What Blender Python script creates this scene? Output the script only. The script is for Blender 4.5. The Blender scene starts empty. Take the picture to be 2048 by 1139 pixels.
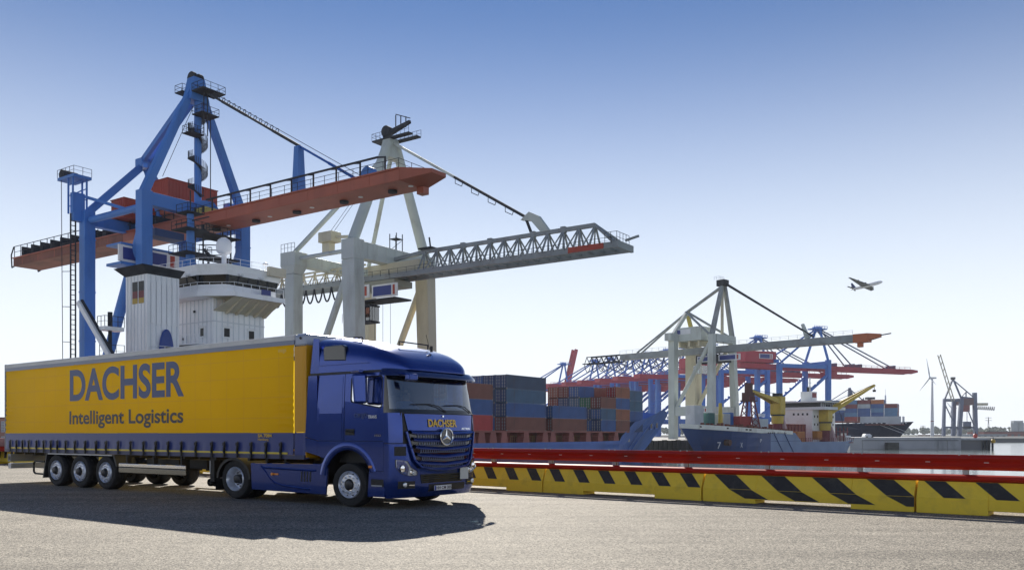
import bpy, bmesh, math, random
from mathutils import Vector, Matrix
random.seed(7)
R = math.radians
SC = bpy.context.scene
COL = SC.collection
# ------------------------------------------------------------------ camera
CAM_H = 1.4525
F_PX = 1721.5          # focal length in pixels of a 2048 px wide picture
HORIZON = 867.0        # pixel row of the horizon
cd_ = bpy.data.cameras.new('camera')
cam = bpy.data.objects.new('camera', cd_)
COL.objects.link(cam)
cd_.sensor_width = 36.0
cd_.lens = F_PX / 2048 * 36.0
cd_.shift_y = (HORIZON - 569.5) / 2048
cd_.clip_start = 0.1
cd_.clip_end = 20000
cam.location = (0, 0, CAM_H)
cam.rotation_euler = (R(90), 0, 0)
SC.camera = cam
# ------------------------------------------------------------------ sky, sun, exposure
SUN_TO = Vector((-0.204, 1.71, 1.0)).normalized()      # towards the sun (behind the truck, a little left)
SUN_EL = math.asin(SUN_TO.z)
SUN_AZ = math.atan2(SUN_TO.x, SUN_TO.y)                # from +Y towards +X
world = bpy.data.worlds.new('World')
SC.world = world
world.use_nodes = True
nt = world.node_tree
nt.nodes.clear()
wo = nt.nodes.new('ShaderNodeOutputWorld')
bg = nt.nodes.new('ShaderNodeBackground')
sky = nt.nodes.new('ShaderNodeTexSky')
sky.sky_type = 'NISHITA'
sky.sun_disc = False
sky.sun_elevation = SUN_EL
sky.sun_rotation = SUN_AZ
sky.air_density = 1.0
sky.dust_density = 0.0
sky.ozone_density = 3.0
bg.inputs[1].default_value = 0.05
# bright haze low over the harbour, the same all round the horizon
tcw = nt.nodes.new('ShaderNodeTexCoord'); spw = nt.nodes.new('ShaderNodeSeparateXYZ'); mrw = nt.nodes.new('ShaderNodeMapRange'); mxw = nt.nodes.new('ShaderNodeMix')
mrw.interpolation_type = 'SMOOTHSTEP'
mrw.inputs[1].default_value = 0.0; mrw.inputs[2].default_value = 0.485; mrw.inputs[3].default_value = 1.0; mrw.inputs[4].default_value = 0.0
mxw.data_type = 'RGBA'; mxw.inputs['B'].default_value = (7.6, 7.95, 8.45, 1)
nt.links.new(tcw.outputs['Generated'], spw.inputs[0]); nt.links.new(spw.outputs[2], mrw.inputs[0]); nt.links.new(mrw.outputs[0], mxw.inputs['Factor'])
hsw = nt.nodes.new('ShaderNodeHueSaturation'); hsw.inputs['Saturation'].default_value = 1.12; hsw.inputs['Value'].default_value = 0.62; hsw.inputs['Hue'].default_value = 0.51
nt.links.new(sky.outputs[0], hsw.inputs['Color']); nt.links.new(hsw.outputs[0], mxw.inputs['A']); nt.links.new(mxw.outputs['Result'], bg.inputs[0])
nt.links.new(bg.outputs[0], wo.inputs[0])
sd = bpy.data.lights.new('sun', 'SUN')
sd.energy = 2.9
sd.angle = R(0.5)
sd.color = (1.0, 0.93, 0.82)
sun = bpy.data.objects.new('sun', sd)
COL.objects.link(sun)
sun.location = SUN_TO * 60
sun.rotation_euler = (-SUN_TO).to_track_quat('-Z', 'Y').to_euler()
SC.view_settings.view_transform = 'Standard'
SC.view_settings.look = 'None'
SC.view_settings.exposure = 1.48
SC.view_settings.gamma = 1.0
SC.cycles.use_denoising = True
SC.cycles.max_bounces = 8
SC.cycles.transparent_max_bounces = 24
# ------------------------------------------------------------------ helpers
def px(x, y, Y):
    """point of the place that photo pixel (x, y) shows when it lies Y metres ahead"""
    return Vector(((x - 1024) / F_PX * Y, Y, CAM_H - (y - HORIZON) / F_PX * Y))

class MB:
    def __init__(s):
        s.v = []; s.f = []
    def add(s, vs, fs):
        n = len(s.v)
        s.v.extend([tuple(p) for p in vs])
        s.f.extend([tuple(i + n for i in f) for f in fs])
        return s
    def quad(s, a, b, c, d):
        return s.add([a, b, c, d], [(0, 1, 2, 3)])
    def poly(s, pts):
        return s.add(pts, [tuple(range(len(pts)))])
    def box(s, x0, x1, y0, y1, z0, z1):
        if x0 > x1: x0, x1 = x1, x0
        if y0 > y1: y0, y1 = y1, y0
        if z0 > z1: z0, z1 = z1, z0
        return s.add([(x0, y0, z0), (x1, y0, z0), (x1, y1, z0), (x0, y1, z0), (x0, y0, z1), (x1, y0, z1), (x1, y1, z1), (x0, y1, z1)],
                     [(0, 3, 2, 1), (4, 5, 6, 7), (0, 1, 5, 4), (1, 2, 6, 5), (2, 3, 7, 6), (3, 0, 4, 7)])
    def hexa(s, lo, hi):
        """four lower and four upper points, both counter-clockwise from above"""
        return s.add(list(lo) + list(hi), [(0, 3, 2, 1), (4, 5, 6, 7), (0, 1, 5, 4), (1, 2, 6, 5), (2, 3, 7, 6), (3, 0, 4, 7)])
    def beam(s, p, q, w, h=None, w2=None, h2=None, up=(0, 0, 1)):
        """square bar from p to q; w across, h in the up direction; may taper"""
        p, q = Vector(p), Vector(q)
        h = w if h is None else h
        w2 = w if w2 is None else w2
        h2 = h if h2 is None else h2
        d = (q - p).normalized()
        u = Vector(up)
        if abs(d.dot(u)) > 0.98: u = Vector((1, 0, 0))
        r = d.cross(u).normalized(); u = r.cross(d).normalized()
        def ring(c, w, h):
            return [c - r * w / 2 - u * h / 2, c + r * w / 2 - u * h / 2, c + r * w / 2 + u * h / 2, c - r * w / 2 + u * h / 2]
        return s.add(ring(p, w, h) + ring(q, w2, h2), [(0, 1, 2, 3)[::-1], (4, 5, 6, 7), (0, 1, 5, 4), (1, 2, 6, 5), (2, 3, 7, 6), (3, 0, 4, 7)])
    def tube(s, p, q, r, n=8, r2=None, caps=True):
        p, q = Vector(p), Vector(q)
        r2 = r if r2 is None else r2
        d = (q - p).normalized()
        u = Vector((0, 0, 1)) if abs(d.z) < 0.95 else Vector((1, 0, 0))
        a = d.cross(u).normalized(); b = a.cross(d).normalized()
        vs = []
        for c, rr in ((p, r), (q, r2)):
            for k in range(n):
                t = 2 * math.pi * k / n
                vs.append(c + (a * math.cos(t) + b * math.sin(t)) * rr)
        fs = [(k, (k + 1) % n, n + (k + 1) % n, n + k) for k in range(n)]
        if caps: fs += [tuple(range(n))[::-1], tuple(range(n, 2 * n))]
        return s.add(vs, fs)
    def path(s, pts, r, n=6):
        for a, b in zip(pts, pts[1:]): s.tube(a, b, r, n)
        return s
    def prism(s, poly, axis, a0, a1):
        """polygon in the plane across axis (x: (y,z), y: (x,z), z: (x,y)), pushed from a0 to a1"""
        def P(p, a):
            return (a, p[0], p[1]) if axis == 'x' else (p[0], a, p[1]) if axis == 'y' else (p[0], p[1], a)
        n = len(poly)
        vs = [P(p, a0) for p in poly] + [P(p, a1) for p in poly]
        fs = [tuple(range(n))[::-1], tuple(range(n, 2 * n))] + [(k, (k + 1) % n, n + (k + 1) % n, n + k) for k in range(n)]
        return s.add(vs, fs)
    def lathe(s, prof, n=32, c=(0, 0, 0), axis='y'):
        """prof: (radius, distance along axis)"""
        vs = []
        for (r, a) in prof:
            for k in range(n):
                t = 2 * math.pi * k / n
                x, z = r * math.cos(t), r * math.sin(t)
                p = (x, a, z) if axis == 'y' else (x, z, a) if axis == 'z' else (a, x, z)
                vs.append((p[0] + c[0], p[1] + c[1], p[2] + c[2]))
        fs = []
        for i in range(len(prof) - 1):
            for k in range(n):
                k2 = (k + 1) % n
                fs.append((i * n + k, i * n + k2, (i + 1) * n + k2, (i + 1) * n + k))
        return s.add(vs, fs)
    def grid(s, fn, us, vs_, skip=None):
        nu, nv = len(us), len(vs_)
        pts = [fn(u, v) for v in vs_ for u in us]
        fs = []
        for j in range(nv - 1):
            for i in range(nu - 1):
                if skip and skip(i, j): continue
                fs.append((j * nu + i, j * nu + i + 1, (j + 1) * nu + i + 1, (j + 1) * nu + i))
        return s.add(pts, fs)
    def mesh(s, name):
        m = bpy.data.meshes.new(name)
        m.from_pydata(s.v, [], s.f)
        bm = bmesh.new(); bm.from_mesh(m)
        bmesh.ops.recalc_face_normals(bm, faces=bm.faces)
        bm.to_mesh(m); bm.free()
        m.update()
        return m
    def build(s, name, mat, parent=None, smooth=False, bevel=0, solid=0, weld=False):
        m = s.mesh(name)
        if weld:
            bm = bmesh.new(); bm.from_mesh(m)
            bmesh.ops.remove_doubles(bm, verts=bm.verts, dist=1e-4)
            bm.to_mesh(m); bm.free()
        return link(name, m, mat, parent, smooth, bevel, solid)

def link(name, m, mat, parent=None, smooth=False, bevel=0, solid=0):
    o = bpy.data.objects.new(name, m)
    COL.objects.link(o)
    if mat is not None and not m.materials: m.materials.append(mat)
    if parent is not None: o.parent = parent
    if smooth:
        for p in m.polygons: p.use_smooth = True
    if solid:
        md = o.modifiers.new('solid', 'SOLIDIFY'); md.thickness = solid; md.offset = -1
    if bevel:
        md = o.modifiers.new('bevel', 'BEVEL'); md.width = bevel; md.segments = 2; md.limit_method = 'ANGLE'; md.angle_limit = R(40)
        md.harden_normals = False
    if smooth:
        md = o.modifiers.new('split', 'EDGE_SPLIT'); md.split_angle = R(35)
    return o

def recolour(o, mat):
    if not o.material_slots: return
    o.material_slots[0].link = 'OBJECT'
    o.material_slots[0].material = mat

def empty(name, loc=(0, 0, 0), rz=0.0, zs=1.0):
    o = bpy.data.objects.new(name, None)
    COL.objects.link(o)
    o.location = loc
    o.rotation_euler = (0, 0, rz)
    o.scale = (1, 1, zs)
    o.empty_display_size = 0.3
    return o

def tag(o, label=None, cat=None, group=None, kind=None):
    if label: o['label'] = label
    if cat: o['category'] = cat
    if group: o['group'] = group
    if kind: o['kind'] = kind
    return o

def copy_tree(o, parent=None):
    c = o.copy()
    COL.objects.link(c)
    c.parent = parent
    for ch in list(o.children): copy_tree(ch, c)
    return c

def text_part(name, body, mat, parent, origin, u, v, width, height, bold=0.0, depth=0.004, shear=0.0, warp=None):
    """flat lettering as a thin mesh: its bounding box fills width x height from origin along u and v"""
    cu = bpy.data.curves.new(name, 'FONT')
    cu.body = body; cu.size = 1.0; cu.offset = bold; cu.shear = shear
    cu.resolution_u = 6
    tmp = bpy.data.objects.new(name, cu)
    COL.objects.link(tmp)
    bpy.context.view_layer.update()
    dg = bpy.context.evaluated_depsgraph_get()
    me = bpy.data.meshes.new_from_object(tmp.evaluated_get(dg))
    bpy.data.objects.remove(tmp); bpy.data.curves.remove(cu)
    xs = [q.co.x for q in me.vertices]; ys = [q.co.y for q in me.vertices]
    x0, x1, y0, y1 = min(xs), max(xs), min(ys), max(ys)
    o_, u_, v_ = Vector(origin), Vector(u), Vector(v)
    n_ = u_.cross(v_).normalized()
    for q in me.vertices:
        q.co = o_ + u_ * ((q.co.x - x0) / (x1 - x0) * width) + v_ * ((q.co.y - y0) / (y1 - y0) * height) + n_ * depth
        if warp: q.co = warp(q.co)
    me.update()
    me.materials.clear()
    return link(name, me, mat, parent)
# ------------------------------------------------------------------ materials
MATS = {}
def mat(name, col, rough=0.6, metal=0.0, coat=0.0, spec=0.5, var=0.0, scale=1.0, bump=0.0, bscale=20.0, dirt=None, streak=0.0):
    """painted or plain surface; var: patchy change of colour; dirt: (colour, amount, scale) of stains"""
    if name in MATS: return MATS[name]
    m = bpy.data.materials.new(name)
    m.use_nodes = True
    t = m.node_tree; N = t.nodes; L = t.links
    b = N['Principled BSDF']
    b.inputs['Base Color'].default_value = (*col, 1)
    b.inputs['Roughness'].default_value = rough
    b.inputs['Metallic'].default_value = metal
    b.inputs['Specular IOR Level'].default_value = spec
    b.inputs['Coat Weight'].default_value = coat
    b.inputs['Coat Roughness'].default_value = 0.05
    out = None
    if var or dirt or bump or streak:
        tc = N.new('ShaderNodeTexCoord')
    if var:
        no = N.new('ShaderNodeTexNoise'); no.inputs['Scale'].default_value = scale; no.inputs['Detail'].default_value = 6
        L.new(tc.outputs['Object'], no.inputs['Vector'])
        mr = N.new('ShaderNodeMapRange'); mr.inputs[1].default_value = 0.3; mr.inputs[2].default_value = 0.7
        mr.inputs[3].default_value = 1 - var; mr.inputs[4].default_value = 1 + var
        L.new(no.outputs['Fac'], mr.inputs[0])
        vm = N.new('ShaderNodeVectorMath'); vm.operation = 'SCALE'; vm.inputs[0].default_value = col
        L.new(mr.outputs[0], vm.inputs['Scale'])
        out = vm.outputs[0]
    if dirt:
        dc, da, ds = dirt
        no = N.new('ShaderNodeTexNoise'); no.inputs['Scale'].default_value = ds; no.inputs['Detail'].default_value = 8; no.inputs['Roughness'].default_value = 0.65
        mp = N.new('ShaderNodeMapping'); mp.inputs['Scale'].default_value = (1, 1, 0.25 if streak else 1)
        L.new(tc.outputs['Object'], mp.inputs[0]); L.new(mp.outputs[0], no.inputs['Vector'])
        rp = N.new('ShaderNodeMapRange'); rp.inputs[1].default_value = 0.52; rp.inputs[2].default_value = 0.72
        rp.inputs[3].default_value = 0; rp.inputs[4].default_value = da
        L.new(no.outputs['Fac'], rp.inputs[0])
        mx = N.new('ShaderNodeMix'); mx.data_type = 'RGBA'
        L.new(rp.outputs[0], mx.inputs['Factor'])
        if out is not None: L.new(out, mx.inputs['A'])
        else: mx.inputs['A'].default_value = (*col, 1)
        mx.inputs['B'].default_value = (*dc, 1)
        out = mx.outputs['Result']
    if out is not None: L.new(out, b.inputs['Base Color'])
    if bump:
        no = N.new('ShaderNodeTexNoise'); no.inputs['Scale'].default_value = bscale; no.inputs['Detail'].default_value = 4
        L.new(tc.outputs['Object'], no.inputs['Vector'])
        bp = N.new('ShaderNodeBump'); bp.inputs['Strength'].default_value = bump; bp.inputs['Distance'].default_value = 0.02
        L.new(no.outputs['Fac'], bp.inputs['Height']); L.new(bp.outputs[0], b.inputs['Normal'])
    MATS[name] = m
    return m

def glass_mat(name, tint=(0.55, 0.65, 0.7), base=0.08, ior=1.5):
    if name in MATS: return MATS[name]
    m = bpy.data.materials.new(name); m.use_nodes = True
    t = m.node_tree; N = t.nodes; L = t.links; N.clear()
    o = N.new('ShaderNodeOutputMaterial')
    tr = N.new('ShaderNodeBsdfTransparent'); tr.inputs[0].default_value = (*tint, 1)
    gl = N.new('ShaderNodeBsdfGlossy'); gl.inputs['Roughness'].default_value = 0.02
    fr = N.new('ShaderNodeFresnel'); fr.inputs[0].default_value = ior
    ad = N.new('ShaderNodeMath'); ad.operation = 'ADD'; ad.inputs[1].default_value = base; ad.use_clamp = True
    mx = N.new('ShaderNodeMixShader')
    L.new(fr.outputs[0], ad.inputs[0]); L.new(ad.outputs[0], mx.inputs[0])
    L.new(tr.outputs[0], mx.inputs[1]); L.new(gl.outputs[0], mx.inputs[2]); L.new(mx.outputs[0], o.inputs[0])
    MATS[name] = m
    return m

# ship and quay frame: A runs along the far quay (to the right and away), B across it (to the right and towards us)
SA = Vector((0.568, 0.823, 0)).normalized()
SB = Vector((SA.y, -SA.x, 0))
S0 = Vector((-33.3, 96.0, 0))
RZ_B = math.atan2(SB.y, SB.x)      # a root turned by this has local x along B and local y along A
def quay(a, b, z=0.0):
    return S0 + SA * a + SB * b + Vector((0, 0, z))
# ------------------------------------------------------------------ the setting: quay apron, water, far quay
def asphalt_material():
    m = bpy.data.materials.new('asphalt'); m.use_nodes = True
    t = m.node_tree; N = t.nodes; L = t.links
    b = N['Principled BSDF']; b.inputs['Roughness'].default_value = 0.85; b.inputs['Specular IOR Level'].default_value = 0.3
    tc = N.new('ShaderNodeTexCoord')
    def noise(scale, detail=4, rough=0.6):
        n = N.new('ShaderNodeTexNoise'); n.inputs['Scale'].default_value = scale; n.inputs['Detail'].default_value = detail; n.inputs['Roughness'].default_value = rough
        L.new(tc.outputs['Object'], n.inputs['Vector']); return n
    vo = N.new('ShaderNodeTexVoronoi'); vo.inputs['Scale'].default_value = 60
    L.new(tc.outputs['Object'], vo.inputs['Vector'])
    sep = N.new('ShaderNodeSeparateColor'); L.new(vo.outputs['Color'], sep.inputs[0])
    ramp = N.new('ShaderNodeValToRGB')
    e = ramp.color_ramp.elements
    e[0].position = 0.0; e[0].color = (0.04, 0.037, 0.033, 1)
    e[1].position = 1.0; e[1].color = (0.52, 0.47, 0.385, 1)
    x = ramp.color_ramp.elements.new(0.22); x.color = (0.125, 0.114, 0.097, 1)
    x = ramp.color_ramp.elements.new(0.6); x.color = (0.25, 0.23, 0.19, 1)
    L.new(sep.outputs[0], ramp.inputs[0])
    big = noise(0.16, 5); mid = noise(1.1, 8, 0.75); fine = noise(70, 3)
    def rng(n, lo, hi, a=0.3, c=0.7):
        r = N.new('ShaderNodeMapRange'); r.inputs[1].default_value = a; r.inputs[2].default_value = c; r.inputs[3].default_value = lo; r.inputs[4].default_value = hi
        L.new(n.outputs['Fac'], r.inputs[0]); return r.outputs[0]
    m1 = N.new('ShaderNodeMath'); m1.operation = 'MULTIPLY'; L.new(rng(big, 0.84, 1.12), m1.inputs[0]); L.new(rng(mid, 0.84, 1.12), m1.inputs[1])
    # worn wheel tracks along the quay and a few dark drips
    mp = N.new('ShaderNodeMapping'); mp.inputs['Rotation'].default_value = (0, 0, R(37)); mp.inputs['Scale'].default_value = (0.05, 1.5, 1)
    L.new(tc.outputs['Object'], mp.inputs[0])
    tk = N.new('ShaderNodeTexNoise'); tk.inputs['Scale'].default_value = 1.0; tk.inputs['Detail'].default_value = 3; L.new(mp.outputs[0], tk.inputs['Vector'])
    dr = noise(0.9, 3, 0.5)
    m3 = N.new('ShaderNodeMath'); m3.operation = 'MULTIPLY'; L.new(rng(tk, 0.86, 1.08, 0.35, 0.6), m3.inputs[0]); L.new(rng(dr, 1.0, 0.72, 0.66, 0.74), m3.inputs[1])
    m4 = N.new('ShaderNodeMath'); m4.operation = 'MULTIPLY'; L.new(m1.outputs[0], m4.inputs[0]); L.new(m3.outputs[0], m4.inputs[1])
    m2 = N.new('ShaderNodeMath'); m2.operation = 'MULTIPLY'; L.new(m4.outputs[0], m2.inputs[0]); L.new(rng(fine, 0.6, 1.35), m2.inputs[1])
    vm = N.new('ShaderNodeVectorMath'); vm.operation = 'SCALE'; L.new(ramp.outputs[0], vm.inputs[0]); L.new(m2.outputs[0], vm.inputs['Scale'])
    L.new(vm.outputs[0], b.inputs['Base Color'])
    bp = N.new('ShaderNodeBump'); bp.inputs['Strength'].default_value = 0.55; bp.inputs['Distance'].default_value = 0.008
    L.new(vo.outputs['Distance'], bp.inputs['Height']); L.new(bp.outputs[0], b.inputs['Normal'])
    return m
def water_material():
    m = bpy.data.materials.new('harbour_water'); m.use_nodes = True
    t = m.node_tree; N = t.nodes; L = t.links
    b = N['Principled BSDF']
    b.inputs['Base Color'].default_value = (0.10, 0.13, 0.13, 1); b.inputs['Roughness'].default_value = 0.12; b.inputs['IOR'].default_value = 1.33
    tc = N.new('ShaderNodeTexCoord')
    mp = N.new('ShaderNodeMapping'); mp.inputs['Scale'].default_value = (0.25, 0.6, 1); mp.inputs['Rotation'].default_value = (0, 0, R(20))
    L.new(tc.outputs['Object'], mp.inputs[0])
    no = N.new('ShaderNodeTexNoise'); no.inputs['Scale'].default_value = 1.6; no.inputs['Detail'].default_value = 5
    L.new(mp.outputs[0], no.inputs['Vector'])
    bp = N.new('ShaderNodeBump'); bp.inputs['Strength'].default_value = 0.12; bp.inputs['Distance'].default_value = 0.05
    L.new(no.outputs['Fac'], bp.inputs['Height']); L.new(bp.outputs[0], b.inputs['Normal'])
    return m
M_concrete = mat('quay_concrete', (0.33, 0.33, 0.32), 0.85, var=0.15, scale=0.4, dirt=((0.12, 0.11, 0.1), 0.6, 0.5), streak=1)
# barrier line: starts right of the picture and runs left and away
BR0 = Vector((8.85, 14.88, 0))
BU = Vector((-10.01, 8.05, 0)).normalized()
BV = Vector((-BU.y, BU.x, 0)) * -1
if BV.y < 0: BV = -BV
EDGE = 1.6
def bpt(k, v, z=0.0):
    return BR0 + BU * k + BV * v + Vector((0, 0, z))
g = MB()
e0, e1 = bpt(-60, EDGE), bpt(140, EDGE)
g.poly([e0, e1, (-160, 60, 0), (-160, -90, 0), (95, -90, 0)])
road = g.build('asphalt_apron', asphalt_material())
tag(road, kind='structure')
g = MB()
q0, q1 = bpt(-60, EDGE), bpt(140, EDGE)
g.hexa([bpt(-60, EDGE, -6), bpt(-60, EDGE + 0.5, -6), bpt(140, EDGE + 0.5, -6), bpt(140, EDGE, -6)],
       [bpt(-60, EDGE, 0.02), bpt(-60, EDGE + 0.5, 0.02), bpt(140, EDGE + 0.5, 0.02), bpt(140, EDGE, 0.02)])
qe = g.build('quay_edge', M_concrete); tag(qe, kind='structure')
WATER_Z = -4.6
g = MB(); g.poly([(-9000, -200, WATER_Z), (9000, -200, WATER_Z), (9000, 15000, WATER_Z), (-9000, 15000, WATER_Z)])
w = g.build('water', water_material()); tag(w, kind='structure')
# far quay with the gantry cranes: everything port of the ships
g = MB()
pts = [quay(-320, -21.5), quay(330, -21.5), quay(330, -420), quay(-320, -420)]
lo = [p + Vector((0, 0, -7)) for p in pts]; hi = [p + Vector((0, 0, -0.4)) for p in pts]
g.hexa(lo, hi)
fq = g.build('far_quay', M_concrete); tag(fq, kind='structure')
# ------------------------------------------------------------------ striped concrete barriers and the red guard rail
M_byel = mat('barrier_yellow', (0.92, 0.65, 0.05), 0.7, var=0.08, scale=2.0, dirt=((0.34, 0.25, 0.06), 0.4, 2.0), bump=0.15, bscale=30)
M_bblk = mat('barrier_black', (0.035, 0.032, 0.03), 0.65, var=0.2, scale=5, dirt=((0.12, 0.11, 0.09), 0.4, 6))
M_rail = mat('rail_red', (0.45, 0.024, 0.012), 0.55, spec=0.25, var=0.08, scale=1.5, dirt=((0.13, 0.04, 0.03), 0.5, 1.2))
M_post = mat('rail_post_steel', (0.35, 0.36, 0.36), 0.5, metal=0.5, var=0.15, scale=6)
M_refl = mat('reflector_white', (0.8, 0.8, 0.78), 0.3)
UL = 4.315
BRZ = math.atan2(-BU.y, -BU.x)      # local x to the right along the barrier, local y away from us
if True:
    zc, zt, dv, th = 0.285, 0.585, 0.14, 0.52
    prof_front = [(0.0, 0.0), (0.0, zc), (dv, zt)]
def barrier_mesh():
    g = MB(); h = UL / 2 - 0.02; s0, s1, sh = -0.95, 0.99, 0.085
    # local x along, y away: cut with a drain slot through the foot
    def block(x0, x1, z0):
        pr = [(0.0, z0), (0.0, zc), (dv, zt), (th - dv, zt), (th, zc), (th, z0)]
        g.prism([(p[0], p[1]) for p in pr], 'x', x0, x1)
    block(-h, s0, 0.0); block(s0, s1, sh); block(s1, h, 0.0)
    return g.mesh('concrete_barrier')
bm_barrier = barrier_mesh(); bm_barrier.materials.append(M_byel)
def stripe(par, x_top, wdt, lean, low):
    g = MB(); e = 0.004
    nrm = Vector((0, -(zt - zc), dv)).normalized() * e
    def P(x, z):
        y = 0 if z <= zc else (z - zc) / (zt - zc) * dv
        return Vector((x, y, z))
    H = UL / 2 - 0.014
    def cl(x): return max(-H, min(H, x))
    zb = zc + 0.004; ztt = zt - 0.004
    xt0, xt1 = x_top, x_top + wdt
    xb0, xb1 = xt0 + lean, xt1 + lean
    g.quad(P(cl(xb0), zb) + nrm, P(cl(xb1), zb) + nrm, P(cl(xt1), ztt) + nrm, P(cl(xt0), ztt) + nrm)
    if low:
        l2 = lean * 0.9
        f = Vector((0, -e, 0))
        z0 = 0.1
        g.quad(P(cl(xb0 + l2), z0) + f, P(cl(xb1 + l2), z0) + f, P(cl(xb1), zc) + f, P(cl(xb0), zc) + f)
    return g.build('stripe', M_bblk, par)
units = list(range(-1, 10))
names = ['half out of the picture at right', 'with four broad stripes down to its foot', 'left of the broad-striped one',
         'beside the truck bumper']
for i in units:
    c = bpt(1.755 + UL * (i + 0.5), 0)
    o = link('concrete_barrier', bm_barrier, None)
    o.location = c; o.rotation_euler = (0, 0, BRZ)
    md = o.modifiers.new('bevel', 'BEVEL'); md.width = 0.012; md.segments = 2
    j = i + 1
    where = names[j] if j < len(names) else ('%s one hidden behind the truck' % ['first', 'second', 'third', 'fourth', 'fifth', 'sixth', 'seventh', 'eighth'][j - 4])
    tag(o, 'yellow and black striped concrete barrier, ' + where, 'barrier', 'striped concrete barriers along the quay edge')
    if i == 0:
        for q in range(4): stripe(o, -1.93 + q * 1.06, 0.5, 0.4, True)
    elif i == -1:
        for q in range(5): stripe(o, -2.03 + q * 0.85, 0.36, 0.36, False)
    else:
        for q in range(6): stripe(o, -2.05 + q * 0.72, 0.3, 0.28, False)
# guard rail on top
gr = empty('guard_rail', bpt(1.755, 0), BRZ)
tag(gr, 'long red steel guard rail with two beams bolted above the striped barriers', 'guard rail', kind=None)
X0r, X1r = -UL * 10, UL + 1
def wbeam(z0, z1, y, amp, two):
    g = MB()
    n = 13 if two else 7
    pr = []
    for k in range(n):
        t = k / (n - 1)
        if two: d = -amp * (0.5 - 0.5 * math.cos(4 * math.pi * t))
        else: d = -amp * math.sin(math.pi * t)
        pr.append((y + d, z0 + (z1 - z0) * t))
    back = [(p[0] + 0.02, p[1]) for p in pr][::-1]
    return pr + back
seg = UL
x = X1r; k = 0
while x > X0r:
    x0 = x - seg
    g = MB(); g.prism(wbeam(0.80, 1.075, 0.17, 0.075, True), 'x', x0 - 0.01, x)
    g.box(x0 - 0.01, x, 0.168, 0.205, 1.06, 1.077)  # flat lip added so the top edge of the beam catches the sun
    o = g.build('upper_beam', M_rail, gr, smooth=True)
    g = MB(); g.prism(wbeam(0.585, 0.715, 0.17, 0.08, False), 'x', x0 - 0.01, x)
    g.box(x0 - 0.01, x, 0.172, 0.2, 0.70, 0.717)  # same added lip, a sun-catching edge on the lower beam
    o = g.build('lower_beam', M_rail, gr, smooth=True)
    x = x0; k += 1
for q in range(26):
    xx = 2.67 - 1.87 * q
    g = MB(); g.box(xx - 0.045, xx + 0.045, 0.2, 0.212, 0.586, 1.04).box(xx - 0.045, xx + 0.045, 0.29, 0.302, 0.586, 1.04).box(xx - 0.006, xx + 0.006, 0.213, 0.289, 0.586, 1.04)
    g.build('post', M_post, gr)
    for xo in (0.35, 1.25):
        g = MB(); g.box(xx + xo - 0.04, xx + xo + 0.04, 0.166, 0.171, 0.93, 0.945)
        g.build('reflector', M_refl, gr)
    for xo in (-0.08, 0.08):
        g = MB(); g.tube((xx + xo, 0.115, 1.065), (xx + xo, 0.115, 1.095), 0.016, 8); g.build('bolt', M_post, gr)
# ------------------------------------------------------------------ the truck: tractor unit and curtain-sided semi-trailer
TZ = 0.876                                  # the photograph shows everything a little low for its width
T_FWD = Vector((0.8058, -0.5922, 0)); T_LEFT = Vector((0.5922, 0.8058, 0))
T0 = Vector((-3.27, 17.102, 0)) + T_LEFT * 1.25
T_RZ = math.atan2(T_FWD.y, T_FWD.x)
M_paint = mat('truck_blue_paint', (0.022, 0.055, 0.27), 0.2, metal=0.7, spec=0.3, coat=0.6, var=0.04, scale=3)
M_black = mat('black_plastic', (0.012, 0.012, 0.013), 0.5, var=0.2, scale=8)
M_gloss = mat('gloss_black', (0.006, 0.007, 0.009), 0.08, coat=0.6)
M_tyre = mat('tyre_rubber', (0.014, 0.014, 0.015), 0.75, var=0.25, scale=9, dirt=((0.06, 0.055, 0.05), 0.4, 6))
M_rim = mat('rim_silver', (0.72, 0.75, 0.82), 0.35, metal=0.6, var=0.1, scale=8)
M_hub = mat('hub_dark', (0.05, 0.05, 0.055), 0.45, metal=0.6)
M_chrome = mat('chrome', (0.85, 0.87, 0.9), 0.08, metal=1.0)
M_frame = mat('chassis_black', (0.012, 0.012, 0.013), 0.6, var=0.3, scale=5, dirt=((0.07, 0.06, 0.05), 0.5, 4))
M_yelc = mat('curtain_yellow', (0.94, 0.58, 0.002), 0.45, spec=0.12, var=0.05, scale=0.7, bump=0.06, bscale=6)
def translucent(m, fac, col=None):
    """tarpaulin: part of the light comes through"""
    t = m.node_tree; N = t.nodes; L = t.links
    b = N['Principled BSDF']; o = [n for n in N if n.type == 'OUTPUT_MATERIAL'][0]
    tb = N.new('ShaderNodeBsdfTranslucent'); mx = N.new('ShaderNodeMixShader'); mx.inputs[0].default_value = fac
    if col: tb.inputs[0].default_value = (*col, 1)
    elif b.inputs['Base Color'].links: L.new(b.inputs['Base Color'].links[0].from_socket, tb.inputs[0])
    else: tb.inputs[0].default_value = b.inputs['Base Color'].default_value
    L.new(b.outputs[0], mx.inputs[1]); L.new(tb.outputs[0], mx.inputs[2]); L.new(mx.outputs[0], o.inputs[0])
translucent(M_yelc, 0.45, (.95, .66, .03))
M_bluc = mat('curtain_blue', (0.03, 0.052, 0.22), 0.3, var=0.05, scale=1.0)
M_let = mat('lettering_blue', (0.052, 0.085, 0.21), 0.42)
M_let2 = mat('lettering_dark', (0.03, 0.032, 0.045), 0.42)
M_lety = mat('lettering_yellow', (0.8, 0.5, 0.02), 0.4)
M_letw = mat('lettering_white', (0.8, 0.8, 0.8), 0.4)
M_roofw = mat('trailer_roof_white', (0.66, 0.69, 0.72), 0.4, var=0.06, scale=2, dirt=((0.3, 0.3, 0.3), 0.3, 1.5))
translucent(M_roofw, 0.55)
M_alu = mat('aluminium_rail', (0.42, 0.45, 0.5), 0.35, metal=0.6, var=0.1, scale=4)
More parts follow.
